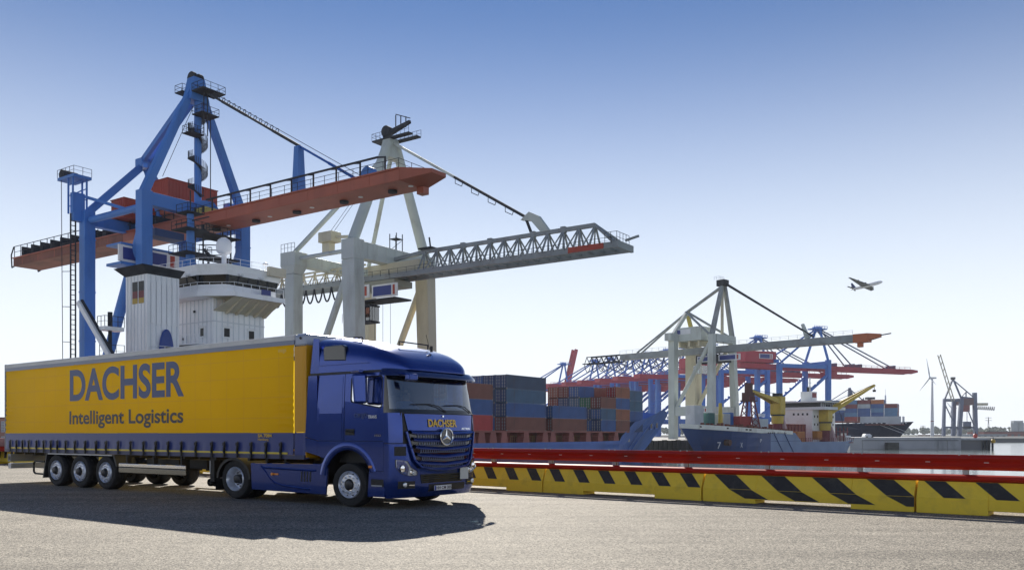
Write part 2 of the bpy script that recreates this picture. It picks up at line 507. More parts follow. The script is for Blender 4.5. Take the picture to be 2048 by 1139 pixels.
M_lensw = mat('lamp_clear', (0.75, 0.78, 0.8), 0.12, metal=0.4, coat=1.0)
M_orange = mat('lamp_amber', (0.8, 0.25, 0.02), 0.2, coat=1.0)
M_redl = mat('lamp_red', (0.5, 0.02, 0.015), 0.2, coat=1.0)
M_seat = mat('seat_grey', (0.06, 0.06, 0.065), 0.8)
M_inner = mat('cab_lining', (0.16, 0.16, 0.165), 0.8)
M_glass = glass_mat('windscreen_glass', (0.5, 0.68, 0.82), 0.26)
M_glass2 = glass_mat('side_glass', (0.6, 0.72, 0.75), 0.4)

def wheel(parent, x, y, side, kind, r=0.505, w=0.30):
    """side -1: right of the truck (outside faces -y). kind: front, rear, trailer"""
    g = MB(); s = side
    prof = [(0.30, -0.10), (0.33, -w / 2 + 0.01), (r - 0.10, -w / 2), (r - 0.03, -w / 2 + 0.012), (r - 0.006, -w / 2 + 0.045), (r, -w / 2 + 0.08),
            (r, -0.05), (r - 0.012, -0.045), (r - 0.012, -0.035), (r, -0.03), (r, 0.03), (r - 0.012, 0.035), (r - 0.012, 0.045), (r, 0.05),
            (r, w / 2 - 0.08), (r - 0.006, w / 2 - 0.045), (r - 0.03, w / 2 - 0.012), (r - 0.10, w / 2), (0.33, w / 2 - 0.01), (0.30, 0.10)]
    g.lathe([(a, b * s) for a, b in prof], 48, (x, y, r))
    o = g.build('wheel', M_tyre, parent, smooth=True)
    # outside face is at y + s*w/2
    f = w / 2
    g = MB()
    if kind == 'front' or kind == 'trailer':
        d = 0.05 if kind == 'front' else 0.03
        pr = [(0.305, f - 0.10), (0.312, f - 0.005), (0.298, f + 0.008), (0.282, f - 0.02), (0.268, f - 0.06), (0.262, f - 0.055), (0.235, f - 0.03 + d * .3), (0.15, f - 0.02 + d * .3), (0.135, f - 0.005)]
    else:
        pr = [(0.305, f - 0.10), (0.312, f - 0.005), (0.298, f + 0.008), (0.282, f - 0.03), (0.262, f - 0.10), (0.250, f - 0.17), (0.22, f - 0.185), (0.15, f - 0.185), (0.12, f - 0.16)]
    g.lathe([(a, b * s) for a, b in pr], 40, (x, y, r))
    rim = g.build('rim', M_rim, o, smooth=True)
    g = MB()
    if kind == 'rear':
        g.lathe([(0.12, (f - 0.16) * s), (0.115, (f - 0.05) * s), (0.09, (f - 0.035) * s), (0.0001, (f - 0.035) * s)], 24, (x, y, r))
    else:
        e = 0.012 if kind == 'front' else 0.05
        g.lathe([(0.12, (f - 0.03) * s), (0.105, (f + e) * s), (0.085, (f + e + .01) * s), (0.0001, (f + e + .01) * s)], 24, (x, y, r))
    g.build('hub', M_hub, o, smooth=True)
    rb = 0.19 if kind != 'rear' else 0.185
    yb = (f - 0.02) if kind != 'rear' else (f - 0.185)
    g = MB()
    for k in range(10):
        t = 2 * math.pi * (k + .5) / 10
        c = Vector((x + rb * math.cos(t), y, r + rb * math.sin(t)))
        g.tube(c + Vector((0, yb * s, 0)), c + Vector((0, (yb + 0.045) * s, 0)), 0.018, 8)
    g.build('wheel_nuts', M_chrome if kind != 'rear' else M_hub, o)
    if kind != 'rear':
        g = MB()
        for k in range(10):
            t = 2 * math.pi * k / 10
            c = Vector((x + 0.243 * math.cos(t), y, r + 0.243 * math.sin(t)))
            g.tube(c + Vector((0, (f - 0.048) * s, 0)), c + Vector((0, (f - 0.026) * s, 0)), 0.02, 8)
        g.build('vent_holes', M_black, o)
    return o

# ================================================================== tractor unit
tr = empty('truck_tractor', T0, T_RZ, TZ)
tag(tr, 'dark blue truck tractor unit with yellow lettering above its grille, pulling the yellow trailer', 'truck')
CAB_R = -0.90
def lerp(t, tab):
    if t <= tab[0][0]: return tab[0][1]
    for (a, u), (b, v) in zip(tab, tab[1:]):
        if t <= b: return u + (v - u) * (t - a) / (b - a)
    return tab[-1][1]
XF = [(0.25, 1.30), (0.42, 1.40), (0.9, 1.43), (1.7, 1.43), (2.12, 1.39), (2.93, 1.19), (3.08, 1.15)]
WW = [(0.25, 1.22), (0.5, 1.25), (2.1, 1.25), (2.94, 1.215), (3.08, 1.205)]
XS = [(2.1, 1.0), (3.08, 0.93)]
NE = 3.2
def front_pt(phi, z, off=0.0):
    """phi 0 = right side of the cab, 90 deg = middle of the front, 180 deg = left side"""
    w, xf, xs = lerp(z, WW) + off, lerp(z, XF) + off, lerp(z, XS)
    c, s = math.cos(phi), math.sin(phi)
    y = -w * math.copysign(abs(c) ** (2 / NE), c)
    x = xs + (xf - xs) * abs(s) ** (2 / NE)
    return Vector((x, y, z))
def front_y(y, z, off=0.0):
    w = lerp(z, WW) + off
    c = max(-1, min(1, -y / w))
    c = math.copysign(abs(c) ** (NE / 2), c)
    return front_pt(math.acos(c), z, off)
def side_pt(x, z, s, off=0.0):
    return Vector((x, s * (lerp(z, WW) + off), z))
PH = [R(a) for a in (0, 2, 5, 9, 13, 18, 24, 31, 39, 48, 58, 68, 79, 90)]
PHI = PH + [math.pi - a for a in PH[-2::-1]]
def zs(a, b, n): return [a + (b - a) * k / n for k in range(n + 1)]
# dark inner body so that panel gaps read dark
g = MB()
g.grid(lambda p, z: front_pt(p, z, -0.03), PHI, zs(0.5, 2.10, 8))
for s in (-1, 1):
    g.grid(lambda x, z: side_pt(x, z, s, -0.03), [CAB_R, -0.1, 0.06], zs(1.34, 3.04, 6))
    g.grid(lambda x, z: side_pt(x, z, s, -0.03), [0.06, 1.0], zs(1.34, 2.20, 4))
g.build('inner_body', M_black, tr)
# panels of the cab
def side_panel(name, s, x0, x1, z0, z1, off=0.0, hole=None):
    g = MB(); xs_ = [x0, x1]; zz = zs(z0, z1, 4)
    if hole:
        hx0, hx1, hz0, hz1 = hole
        outer = [(x0, z0), (x1, z0), (x1, z1), (x0, z1)]
        r = 0.07
        inner = []
        cs = [(hx0 + r, hz0[0] + r, 180), (hx1 - r, hz0[1] + r, 270), (hx1 - r, hz1 - r, 0), (hx0 + r, hz1 - r, 90)]
        for cx, cz, a0 in cs:
            for k in range(5):
                t = R(a0 + 22.5 * k); inner.append((cx + r * math.cos(t), cz + r * math.sin(t)))
        P = lambda p: side_pt(p[0], p[1], s, off)
        # ring of quads between the outer rectangle (resampled) and the hole
        n = len(inner); cx = (hx0 + hx1) / 2; cz = (hz0[0] + hz1) / 2
        out = []
        for k, (ix, iz) in enumerate(inner):
            q = k // 5
            ox, oz = outer[q]
            j = k % 5
            if j == 2: out.append((ox, oz))
            elif q == 0: out.append((x0, iz) if j < 2 else (ix, z0))
            elif q == 1: out.append((ix, z0) if j < 2 else (x1, iz))
            elif q == 2: out.append((x1, iz) if j < 2 else (ix, z1))
            else: out.append((ix, z1) if j < 2 else (x0, iz))
        for k in range(n):
            k2 = (k + 1) % n
            g.quad(P(out[k]), P(out[k2]), P(inner[k2]), P(inner[k]))
        o = g.build(name, M_paint, tr, solid=0.0, weld=True)
        return o, inner
    g.grid(lambda x, z: side_pt(x, z, s, off), xs_, zz)
    return g.build(name, M_paint, tr), None
for s in (-1, 1):
    d_, hole = side_panel('door', s, -0.095, 0.99, 1.505, 3.02, 0.0, (0.07, 0.955, (2.36, 2.22), 2.95))
    # window rubber and glass
    g = MB()
    ring2 = []
    n = len(hole); cx, cz = 0.51, 2.6
    inn = [(cx + (p[0] - cx) * 0.93, cz + (p[1] - cz) * 0.91) for p in hole]
    for k in range(n):
        k2 = (k + 1) % n
        g.quad(side_pt(*hole[k], s, -0.002), side_pt(*hole[k2], s, -0.002), side_pt(*inn[k2], s, -0.012), side_pt(*inn[k], s, -0.012))
    g.build('window_seal', M_black, d_)
    g = MB(); g.poly([side_pt(*p, s, -0.013) for p in inn]); g.build('side_window', M_glass2, d_)
    # handle
    g = MB(); g.box(-0.06, 0.20, s * 1.252, s * 1.256, 1.63, 1.77); hb = g.build('handle_recess', M_black, d_, bevel=0.0)
    g = MB(); g.beam((-0.03, s * 1.275, 1.73), (0.18, s * 1.275, 1.70), 0.03, 0.035); g.build('door_handle', M_gloss, d_, bevel=0.008)
    # sleeper side with its locker hatch
    p_, _ = side_panel('sleeper_panel', s, CAB_R, -0.11, 1.505, 3.02)
    g = MB(); g.grid(lambda x, z: side_pt(x, z, s, 0.006), [-0.83, -0.16], zs(1.56, 2.32, 4)); g.build('locker_hatch', M_paint, p_)
    # swept reflection panel above the hatch
    g = MB(); g.grid(lambda x, z: side_pt(x, z, s, 0.004), [-0.83, -0.16], zs(2.34, 2.97, 4)); g.build('side_trim', M_paint, p_)
    # black seam between cab and roof
    g = MB(); g.grid(lambda x, z: side_pt(x, z, s, 0.003), [-1.15, 0.98], [3.025, 3.075]); g.build('roof_seam', M_black, tr)
    # lower side with the wheel arch
    arc = [(0.0 + 0.66 * math.cos(R(a)), 0.60 + 0.70 * math.sin(R(a))) for a in range(170, 19, -10)]
    poly = [(CAB_R, 1.495), (CAB_R, 1.16), (-0.70, 1.10)] + [(p[0], p[1]) for p in arc if p[1] > 0.84] + [(0.62, 0.84), (0.99, 0.84), (0.99, 1.495)]
    g = MB(); g.prism(poly, 'y', s * 1.245, s * 1.22); lp = g.build('lower_side_panel', M_paint, tr)
    # flared arch lip
    g = MB()
    lip = [(0.66, 0.70, 0.0), (0.70, 0.745, 0.018), (0.78, 0.83, 0.012), (0.82, 0.87, 0.0)]
    angs = [R(a) for a in range(172, 14, -6)]
    g.grid(lambda i, a: Vector((lip[i][0] * math.cos(a), s * (1.246 + lip[i][2]), 0.60 + lip[i][1] * math.sin(a))), [0, 1, 2, 3], angs)
    g.build('wheel_arch', M_paint, tr, smooth=True)
    g = MB()
    g.grid(lambda y, a: Vector((0.665 * math.cos(a), s * y, 0.60 + 0.70 * math.sin(a))), [0.75, 1.235], angs)
    g.build('arch_liner', M_black, tr)
    # entry step side below the door, in front of the wheel
    g = MB(); g.prism([(0.60, 0.83), (0.56, 0.27), (1.02, 0.27), (1.02, 0.83)], 'y', s * 1.243, s * 1.21)
    st = g.build('step_panel', M_paint, tr)
    g = MB(); g.box(0.66, 1.0, s * 1.246, s * 1.25, 0.50, 0.66); g.build('step_recess', M_black, st)
    g = MB(); g.box(0.68, 0.96, s * 1.252, s * 1.262, 0.505, 0.53); g.build('step_tread', M_alu, st)
    g = MB(); g.box(0.60, 0.70, s * 1.247, s * 1.27, 0.90, 0.96); g.build('side_marker', M_orange, tr, bevel=0.01)
    # side deflector between cab and trailer
    g = MB(); g.prism([(CAB_R - .005, 1.16), (-1.26, 1.24), (-1.27, 1.58), (CAB_R - .005, 1.50)], 'y', s * 1.248, s * 1.235)
    g.prism([(CAB_R - .005, 1.51), (-1.27, 1.59), (-1.17, 3.02), (CAB_R - .005, 3.02)], 'y', s * 1.246, s * 1.233)
    g.prism([(CAB_R + .01, 3.08), (-1.165, 3.08), (-1.06, 3.90), (CAB_R + .01, 3.88)], 'y', s * 1.20, s * 1.187)
    g.build('side_deflector', M_paint, tr)
    # chassis skirt with its swept crease, slots and lamp
    poly = [(-3.10, 0.93), (-3.06, 0.27), (-0.66, 0.25), (-0.60, 0.95), (-0.72, 1.02), (-0.80, 0.96)]
    g = MB(); g.prism(poly, 'y', s * 1.235, s * 1.19)
    sk = g.build('chassis_skirt', M_paint, tr, bevel=0.012)
    g = MB()
    cr = [(-2.72, 0.86), (-2.55, 0.70), (-2.42, 0.55), (-2.25, 0.45), (-2.0, 0.40), (-1.5, 0.36), (-1.15, 0.345)]
    for a, b in zip(cr, cr[1:]):
        g.add([(a[0], s * 1.236, a[1] - 0.02), (b[0], s * 1.236, b[1] - 0.015), (b[0], s * 1.256, b[1] + 0.01), (a[0], s * 1.256, a[1] + 0.015),
               (b[0], s * 1.236, b[1] + 0.03), (a[0], s * 1.236, a[1] + 0.04)], [(0, 1, 2, 3), (3, 2, 4, 5)])
    g.add([(-2.72, s * 1.237, .86), (-0.95, s * 1.237, .82), (-0.95, s * 1.25, .80), (-2.72, s * 1.25, .835), (-0.95, s * 1.237, .77), (-2.70, s * 1.237, .80)], [(0, 1, 2, 3), (3, 2, 4, 5)])
    g.build('crease', M_paint, sk, smooth=True)
    for k in range(4):
        x = -1.42 + k * 0.09
        g = MB(); g.prism([(x, 0.53), (x + 0.045, 0.53), (x + 0.055, 0.77), (x + 0.01, 0.77)], 'y', s * 1.2365, s * 1.239); g.build('slot', M_black, sk)
    g = MB(); g.tube((-2.32, s * 1.236, 0.68), (-2.32, s * 1.275, 0.68), 0.035, 12); g.box(-2.30, -2.14, s * 1.236, s * 1.25, .66, .70); g.build('side_lamp', M_orange, sk)
    # rear mudguard
    g = MB()
    an = [R(a) for a in range(178, 1, -8)]
    g.grid(lambda y, a: Vector((-3.70 + 0.62 * math.cos(a), s * y, 0.50 + 0.56 * math.sin(a))), [0.62, 1.25], an)
    g.grid(lambda q, a: Vector((-3.70 + (0.62 - 0.07 * q) * math.cos(a), s * 1.251, 0.50 + (0.56 - .07 * q) * math.sin(a))), [0, 1], an)
    g.quad((-4.33, s * .62, .5), (-4.33, s * 1.25, .5), (-4.36, s * 1.25, .2), (-4.36, s * .62, .2))
    g.build('mudguard', M_black, tr, smooth=True)
    wheel(tr, 0.0, s * 1.06, s, 'front')
    wheel(tr, -3.70, s * 1.06, s, 'rear')
    wheel(tr, -3.70, s * 0.74, s, 'trailer')
# front below the windscreen
g = MB(); g.grid(lambda p, z: front_pt(p, z), PHI, [0.25, 0.30, 0.42, 0.6, 0.75, 0.9, 1.1, 1.3, 1.44])
g.build('bumper', M_paint, tr, smooth=True)
def fpatch(name, y0, y1, z0, z1, off, m, parent, nu=10, nv=4, ins0=0.0, ins1=0.0, smooth=True):
    """patch on the curved front; ins0/ins1 shift of the left and right bottom corners"""
    g = MB()
    def fn(u, v):
        z = z0 + (z1 - z0) * v
        a = y0 + ins0 * (1 - v); b = y1 - ins1 * (1 - v)
        return front_y(a + (b - a) * u, z, off)
    g.grid(fn, [k / nu for k in range(nu + 1)], [k / nv for k in range(nv + 1)])
    return g.build(name, m, parent, smooth=smooth, solid=0.012)
fp = fpatch('front_panel', -1.02, 1.02, 1.735, 2.10, 0.012, M_paint, tr, ins0=.06, ins1=.06)
g = MB(); g.grid(lambda p, z: front_pt(p, z, -0.01), PHI, zs(1.44, 2.12, 4)); g.build('front_shell', M_black, tr, smooth=True)
for s in (-1, 1):
    g = MB()
    ph = [R(a) for a in (0, 3, 7, 12, 18, 24, 32, 40)]
    def fn(p, z, s=s):
        lim = 24 - 5.0 * (2.12 - z) / 0.66 * 0
        q = front_pt(p, z, 0.01); return Vector((q.x, q.y if s < 0 else -q.y, q.z))
    g.grid(fn, ph, zs(1.46, 2.12, 4)); g.build('corner_panel', M_paint, tr, smooth=True, solid=0.012)
# grille: dark mouth, five blue slats with honeycomb bars, frame
gm = fpatch('grille', -0.96, 0.96, 0.90, 1.72, 0.014, M_gloss, tr, nv=8, ins0=0.22, ins1=0.22)
slz = [1.655, 1.50, 1.335, 1.165, 0.995]
def slat(z, hw, drop):
    g = MB()
    ys = [-hw + 2 * hw * k / 16 for k in range(17)]
    sec = [(0.018, -0.016), (0.068, -0.004), (0.075, 0.02), (0.05, 0.055), (0.018, 0.075)]
    def fn(i, y):
        o, dz = sec[i]
        zz = z + dz + 0.05 * (1 - min(1, abs(y) / hw * 1.0)) * drop + (0.02 if abs(y) > hw * .93 else 0)
        return front_y(y, zz, o)
    g.grid(fn, [0, 1, 2, 3, 4], ys)
    return g.build('grille_slat', M_paint, gm, smooth=True)
for k, z in enumerate(slz):
    slat(z, 0.93 - 0.045 * k, -1 if k > 1 else -0.3)
    g = MB()
    zz0, zz1 = z - 0.10, z - 0.015
    hw = 0.74 - 0.04 * k
    n = 22
    for q in range(n):
        y = -hw + 2 * hw * q / (n - 1)
        a, b = front_y(y - 0.02, zz0, 0.02), front_y(y + 0.02, zz1, 0.02)
        g.beam(a, b, 0.010, 0.012)
        a, b = front_y(y + 0.02, zz0, 0.02), front_y(y - 0.02, zz1, 0.02)
        g.beam(a, b, 0.010, 0.012)
    mb_ = g.build('grille_mesh', mat('grille_grey', (0.13, 0.16, 0.26), 0.35, metal=0.4), gm)
# v-shaped frame round the grille
g = MB()
path = [front_y(-1.02, 1.72, .03), front_y(-0.93, 1.35, .04), front_y(-0.85, 1.08, .05), front_y(-0.70, 0.93, .055), front_y(-0.35, 0.875, .06), front_y(0, 0.85, .06)]
path += [Vector((p.x, -p.y, p.z)) for p in path[-2::-1]]
for a, b in zip(path, path[1:]): g.beam(a, b, 0.06, 0.05)
g.build('grille_frame', M_paint, tr, bevel=0.012)
# emblem: a ring with a three-pointed star
ec = front_y(0, 1.60, 0.085)
g = MB()
n = 40
sec = [(0.185, 0.0), (0.20, 0.012), (0.185, 0.02), (0.172, 0.012), (0.185, 0.0)]
g.add([(ec.x + o, r * math.cos(2 * math.pi * k / n), ec.z + r * math.sin(2 * math.pi * k / n)) for r, o in sec for k in range(n)],
      [(i * n + k, i * n + (k + 1) % n, (i + 1) * n + (k + 1) % n, (i + 1) * n + k) for i in range(4) for k in range(n)])
g.build('emblem_ring', M_chrome, gm, smooth=True)
g = MB()
ctr = Vector((ec.x + 0.022, 0, ec.z))
for k in range(3):
    t = R(90 + 120 * k)
    tip = Vector((ec.x + 0.008, 0.183 * math.cos(t), ec.z + 0.183 * math.sin(t)))
    l = Vector((ec.x + 0.006, 0.042 * math.cos(t + R(60)), ec.z + 0.042 * math.sin(t + R(60))))
    r_ = Vector((ec.x + 0.006, 0.042 * math.cos(t - R(60)), ec.z + 0.042 * math.sin(t - R(60))))
    g.add([ctr, tip, l, r_], [(0, 1, 2), (0, 3, 1)])
g.build('emblem_star', M_chrome, gm)
g = MB(); g.add([(ec.x - 0.002, .17 * math.cos(2 * math.pi * k / 32), ec.z + .17 * math.sin(2 * math.pi * k / 32)) for k in range(32)], [tuple(range(32))]); g.build('emblem_back', M_gloss, gm)
text_part('lettering', 'DACHSER', M_lety, fp, front_y(-0.45, 1.815, 0.055) + Vector((0.0, 0, 0)), (0, 1, 0), (-0.06, 0, 1), 0.86, 0.175, bold=0.03, warp=lambda p: front_y(p.y, p.z, 0.0275))
o = text_part('lettering', 'ACTROS', M_chrome, fp, front_y(0.56, 1.76, 0.03), (-0.10, 1, 0), (0, 0, 1), 0.30, 0.045, bold=0.02, warp=lambda p: front_y(p.y, p.z, 0.0275))
g = MB(); c = front_y(0, 2.06, 0.02); g.tube(c, c + Vector((.012, 0, 0)), 0.022, 12); g.build('badge', M_chrome, fp)
# headlights, fog lamps, intake, number plate
for s in (-1, 1):
    def FY(y, z, off):
        p = front_y(-abs(y), z, off); return Vector((p.x, p.y if s < 0 else -p.y, p.z))
    outl = [(1.19, 1.10), (0.98, 1.06), (0.90, 0.92), (0.76, 0.84), (0.745, 0.755), (0.92, 0.735), (1.10, 0.80), (1.185, 0.93)]
    g = MB(); g.poly([FY(y, z, 0.006) for y, z in outl]); hl = g.build('headlight', mat('headlight_bowl', (0.88, 0.9, 0.92), 0.3), tr)
    g = MB(); pr = [FY(y, z, 0.022) for y, z in outl]; g.poly(pr)
    g.build('lens', glass_mat('lamp_glass', (0.95, 0.97, 1.0), 0.08), hl)
    for (y, z, r) in ((1.06, 0.90, 0.085), (0.88, 0.82, 0.06)):
        c = FY(y, z, 0.008); g = MB(); g.lathe([(r, 0.014), (r * .85, 0.004), (r * .4, 0.012), (0.001, .014)], 20, c, 'x'); g.build('reflector', M_chrome, hl, smooth=True)
    g = MB()
    for a, b in zip(outl, outl[1:] + outl[:1]): g.beam(FY(*a, 0.012), FY(*b, 0.012), 0.012, 0.012)
    g.build('bezel', M_gloss, hl)
    # dark bay above the headlight
    g = MB(); g.grid(lambda y, z: FY(y, z, 0.006), [1.2, 1.15, 1.1, 1.05, 1.0], [1.18, 1.25, 1.32, 1.38]); g.build('lamp_bay', M_black, tr)
    g = MB(); g.grid(lambda y, z: FY(y, z, 0.006), [1.14, 1.08, 1.02, .96, .9, .84, .78], [.46, .52, .57, .62]); fb = g.build('fog_lamp_bay', M_black, tr)
    c = FY(1.02, 0.545, 0.012); g = MB(); g.lathe([(0.05, 0), (0.05, .02), (.03, .028), (0.001, .03)], 16, c, 'x'); g.build('fog_lamp', M_lensw, fb, smooth=True)
    g = MB(); g.beam(FY(0.93, .535, .015), FY(.80, .53, .015), .02, .025); g.build('fog_strip', M_chrome, fb)
fpatch('lower_intake', -0.66, 0.66, 0.56, 0.76, 0.008, M_black, tr, ins0=.05, ins1=.05)
for k in range(4):
    zz = 0.585 + 0.045 * k
    g = MB()
    for q in range(8):
        g.beam(front_y(-0.58 + q * .145, zz, .02), front_y(-0.58 + (q + 1) * .145, zz, .02), .012, .012)
    g.build('intake_bar', M_gloss, tr)
fpatch('lower_intake', -0.40, 0.72, 0.37, 0.53, 0.006, M_black, tr)
a = front_y(-0.28, 0.385, 0.05); b = front_y(0.24, 0.385, 0.05); xx = max(a.x, b.x) + 0.012
g = MB(); g.box(xx - 0.012, xx, -0.28, 0.24, 0.385, 0.495)
pl = g.build('number_plate', M_letw, tr, bevel=0.004)
g = MB(); g.box(xx + .001, xx + .003, -0.275, -0.235, 0.39, 0.49); g.build('plate_band', mat('plate_blue', (0.01, 0.04, 0.35), .4), pl)
text_part('plate_lettering', 'HH CM 305', M_let2, pl, (xx + 0.001, -0.222, 0.405), (0, 1, 0), (0, 0, 1), 0.45, 0.072, bold=0.02)
p = front_y(0.62, 0.70, 0.05)
g = MB(); g.box(p.x - .01, p.x + .006, .50, .76, .60, .88); g.build('toll_plate', mat('plate_grey', (0.5, 0.53, 0.52), .5), tr, bevel=.01)
# windscreen, its dark surround and pillars
g = MB()
wph = [R(a) for a in (11, 14, 18, 24, 31, 39, 48, 58, 68, 79, 90)]; wph += [math.pi - a for a in wph[-2::-1]]
g.grid(lambda p, z: front_pt(p, z, -0.004), wph, zs(2.20, 2.92, 6))
ws = g.build('windscreen', M_glass, tr, smooth=True)
g = MB()
g.grid(lambda p, z: front_pt(p, z, 0.0), PHI, [2.12, 2.205])
g.grid(lambda p, z: front_pt(p, z, 0.0), PHI, [2.915, 3.08])
for sgn in (0, 1):
    q = [R(a) for a in (0, 2, 5, 8, 11.5)]
    if sgn: q = [math.pi - a for a in q]
    g.grid(lambda p, z: front_pt(p, z, 0.0), q, zs(2.2, 2.92, 4))
g.build('windscreen_surround', M_gloss, tr, smooth=True)
# wipers
for (y0, y1) in ((0.12, -0.85), (1.0, 0.10)):
    g = MB(); pts = [front_y(y0, 2.16, .02), front_y(y0 - .22, 2.29, .03), front_y((y0 + y1) / 2, 2.33, .02), front_y(y1, 2.31, .02)]
    g.path(pts[:2], 0.012, 6); g.path(pts[1:], 0.011, 6); g.build('wiper', M_black, tr)
# sun visor
g = MB()
vp = [R(a) for a in (6, 9, 13, 18, 24, 31, 39, 48, 58, 68, 79, 90)]; vp += [math.pi - a for a in vp[-2::-1]]
sec = [(0.02, 3.10), (0.10, 3.09), (0.19, 2.99), (0.20, 2.93), (0.175, 2.935), (0.08, 3.04)]
g.grid(lambda i, p: Vector(front_pt(p, 3.05, sec[i][0]).to_tuple()[:2] + (sec[i][1],)), list(range(6)), vp)
vs = g.build('sun_visor', mat('visor_blue', (0.012, 0.022, 0.11), .2, metal=.3, coat=1.0), tr, smooth=True)
for s in (-1, 1):
    c = front_y(s * 0.93, 3.10, 0.03) + Vector((0.0, 0, 0.03))
    g = MB(); g.obj = None; g.box(c.x - .05, c.x + .02, c.y - .07, c.y + .07, 3.085, 3.14); g.build('clearance_lamp', M_lensw, vs, bevel=.01)
# roof: cross-sections along the length
RT = [(-1.05, 3.95), (-0.6, 3.905), (-0.07, 3.81), (0.45, 3.70), (0.80, 3.57), (1.02, 3.44), (1.17, 3.32), (1.26, 3.20), (1.30, 3.09)]
RW = [(-1.05, 1.20), (0.3, 1.205), (0.7, 1.195), (0.95, 1.13), (1.12, 1.04), (1.22, 0.94), (1.30, 0.80)]
def roof_pt(x, q):
    zt, w = lerp(x, RT), lerp(x, RW)
    zb = 3.08
    # q 0..1 right side up, over the top, down the left
    a = math.pi * q
    c, s_ = math.cos(a), math.sin(a)
    e = 0.30
    y = -w * math.copysign(abs(c) ** e, c) * (1 - 0.05 * s_)
    z = zb + (zt - zb) * abs(s_) ** 0.42
    return Vector((x, y, z))
qs = [0, .02, .05, .09, .14, .19, .24, .30, .37, .44, .5]; qs += [1 - q for q in qs[-2::-1]]
xs_r = [-1.05, -0.9, -0.6, -0.3, -.07, .2, .45, .65, .80, .92, 1.02, 1.10, 1.17, 1.22, 1.26, 1.30]
g = MB(); g.grid(roof_pt, xs_r, qs)
g.poly([roof_pt(1.30, q) for q in qs]); g.poly([roof_pt(-1.05, q) for q in qs])
rf = g.build('roof', M_paint, tr, smooth=True, weld=True)
for s in (-1, 1):
    g = MB(); g.prism([(-0.74, 3.36), (-0.10, 3.33), (-0.13, 3.66), (-0.20, 3.70), (-0.70, 3.70), (-0.76, 3.66)], 'y', s * 1.10, s * 1.213)
    g.build('roof_window', M_gloss, rf, bevel=0.02)
    g = MB(); g.box(-0.88, 0.55, s * 1.205, s * 1.222, 3.245, 3.26); g.build('roof_crease', M_paint, rf)
# aerials and lamp bars on the roof
g = MB(); g.path([(0.55, -0.35, 3.70), (0.55, -0.35, 3.80), (0.52, 0.55, 3.80), (0.52, 0.55, 3.70)], 0.016); g.build('roof_bar', M_black, tr)
g = MB(); g.path([(-0.1, -0.75, 3.78), (-0.1, -0.75, 3.90), (-0.35, -0.75, 3.92)], 0.018); g.tube((0.8, 0.35, 3.60), (0.80, .35, 3.74), .03, 10); g.build('aerial', M_black, tr)
g = MB(); g.tube((0.62, 0.5, 3.68), (0.50, 0.52, 4.05), .006, 5); g.build('whip_aerial', M_black, tr)
# mirrors
for s in (-1, 1):
    g = MB()
    g.hexa([(0.36, s * 1.36, 2.33), (0.62, s * 1.30, 2.33), (0.76, s * 1.48, 2.33), (0.52, s * 1.58, 2.33)],
           [(0.32, s * 1.36, 2.98), (0.62, s * 1.30, 2.98), (0.74, s * 1.48, 2.98), (0.46, s * 1.58, 2.98)])
    mo = g.build('mirror', M_paint, tr, bevel=0.045)
    g = MB(); g.hexa([(0.37, s * 1.40, 2.38), (0.39, s * 1.42, 2.38), (0.50, s * 1.53, 2.38), (0.48, s * 1.54, 2.38)],
                     [(0.34, s * 1.40, 2.93), (0.36, s * 1.42, 2.93), (0.46, s * 1.53, 2.93), (0.44, s * 1.54, 2.93)])
    g.build('mirror_glass', M_chrome, mo)
    g = MB(); g.beam((0.10, s * 1.20, 3.06), (0.55, s * 1.40, 3.04), 0.10, 0.06); g.build('mirror_arm', M_paint, mo, bevel=.02)
# wide-angle mirror at the near top corner of the windscreen
g = MB(); g.beam((1.16, -1.12, 3.00), (1.48, -1.02, 2.94), .07, .06); g.hexa([(1.40, -1.10, 2.82), (1.52, -1.10, 2.82), (1.56, -.88, 2.82), (1.44, -.88, 2.82)], [(1.40, -1.10, 2.97), (1.53, -1.10, 2.97), (1.57, -.88, 2.97), (1.44, -.88, 2.97)])
g.build('kerb_mirror', M_paint, tr, bevel=.03)
# small lettering on the door
text_part('door_lettering', 'cargo', M_let, tr, (0.20, -1.2525, 1.99), (1, 0, 0), (0, 0, 1), 0.36, 0.13, bold=0.0)
text_part('door_lettering', 'TRANS', M_letw, tr, (0.58, -1.2525, 2.0), (1, 0, 0), (0, 0, 1), 0.24, 0.075, bold=0.03)
text_part('door_lettering', '1842', M_chrome, tr, (0.76, -1.2525, 1.60), (1, 0, 0), (0, 0, 1), 0.18, 0.05, bold=0.03)
# inside of the cab
g = MB(); g.box(-0.86, -0.80, -1.18, 1.18, 1.4, 3.05).box(-0.8, 1.0, -1.19, 1.19, 1.36, 1.42).box(-0.8, 0.92, -1.17, 1.17, 3.0, 3.06); g.build('cab_lining', M_inner, tr)
g = MB(); g.prism([(0.78, 1.42), (1.26, 1.42), (1.30, 2.14), (1.05, 2.19), (0.80, 2.05)], 'y', -1.1, 1.1); g.build('dashboard', M_black, tr)
for s in (-1, 1):
    g = MB(); g.box(-0.38, 0.20, s * .62 - .26, s * .62 + .26, 1.72, 1.88).hexa([(-.50, s * .62 - .25, 1.85), (-.34, s * .62 - .25, 1.85), (-.34, s * .62 + .25, 1.85), (-.50, s * .62 + .25, 1.85)], [(-.66, s * .62 - .22, 2.62), (-.52, s * .62 - .22, 2.62), (-.52, s * .62 + .22, 2.62), (-.66, s * .62 + .22, 2.62)]).box(-.3, .1, s * .62 - .15, s * .62 + .15, 1.42, 1.72)
    g.build('seat', M_seat, tr, bevel=.05)
g = MB()
n = 28; cx, cy, cz = 0.62, 0.62, 2.12
ring = []
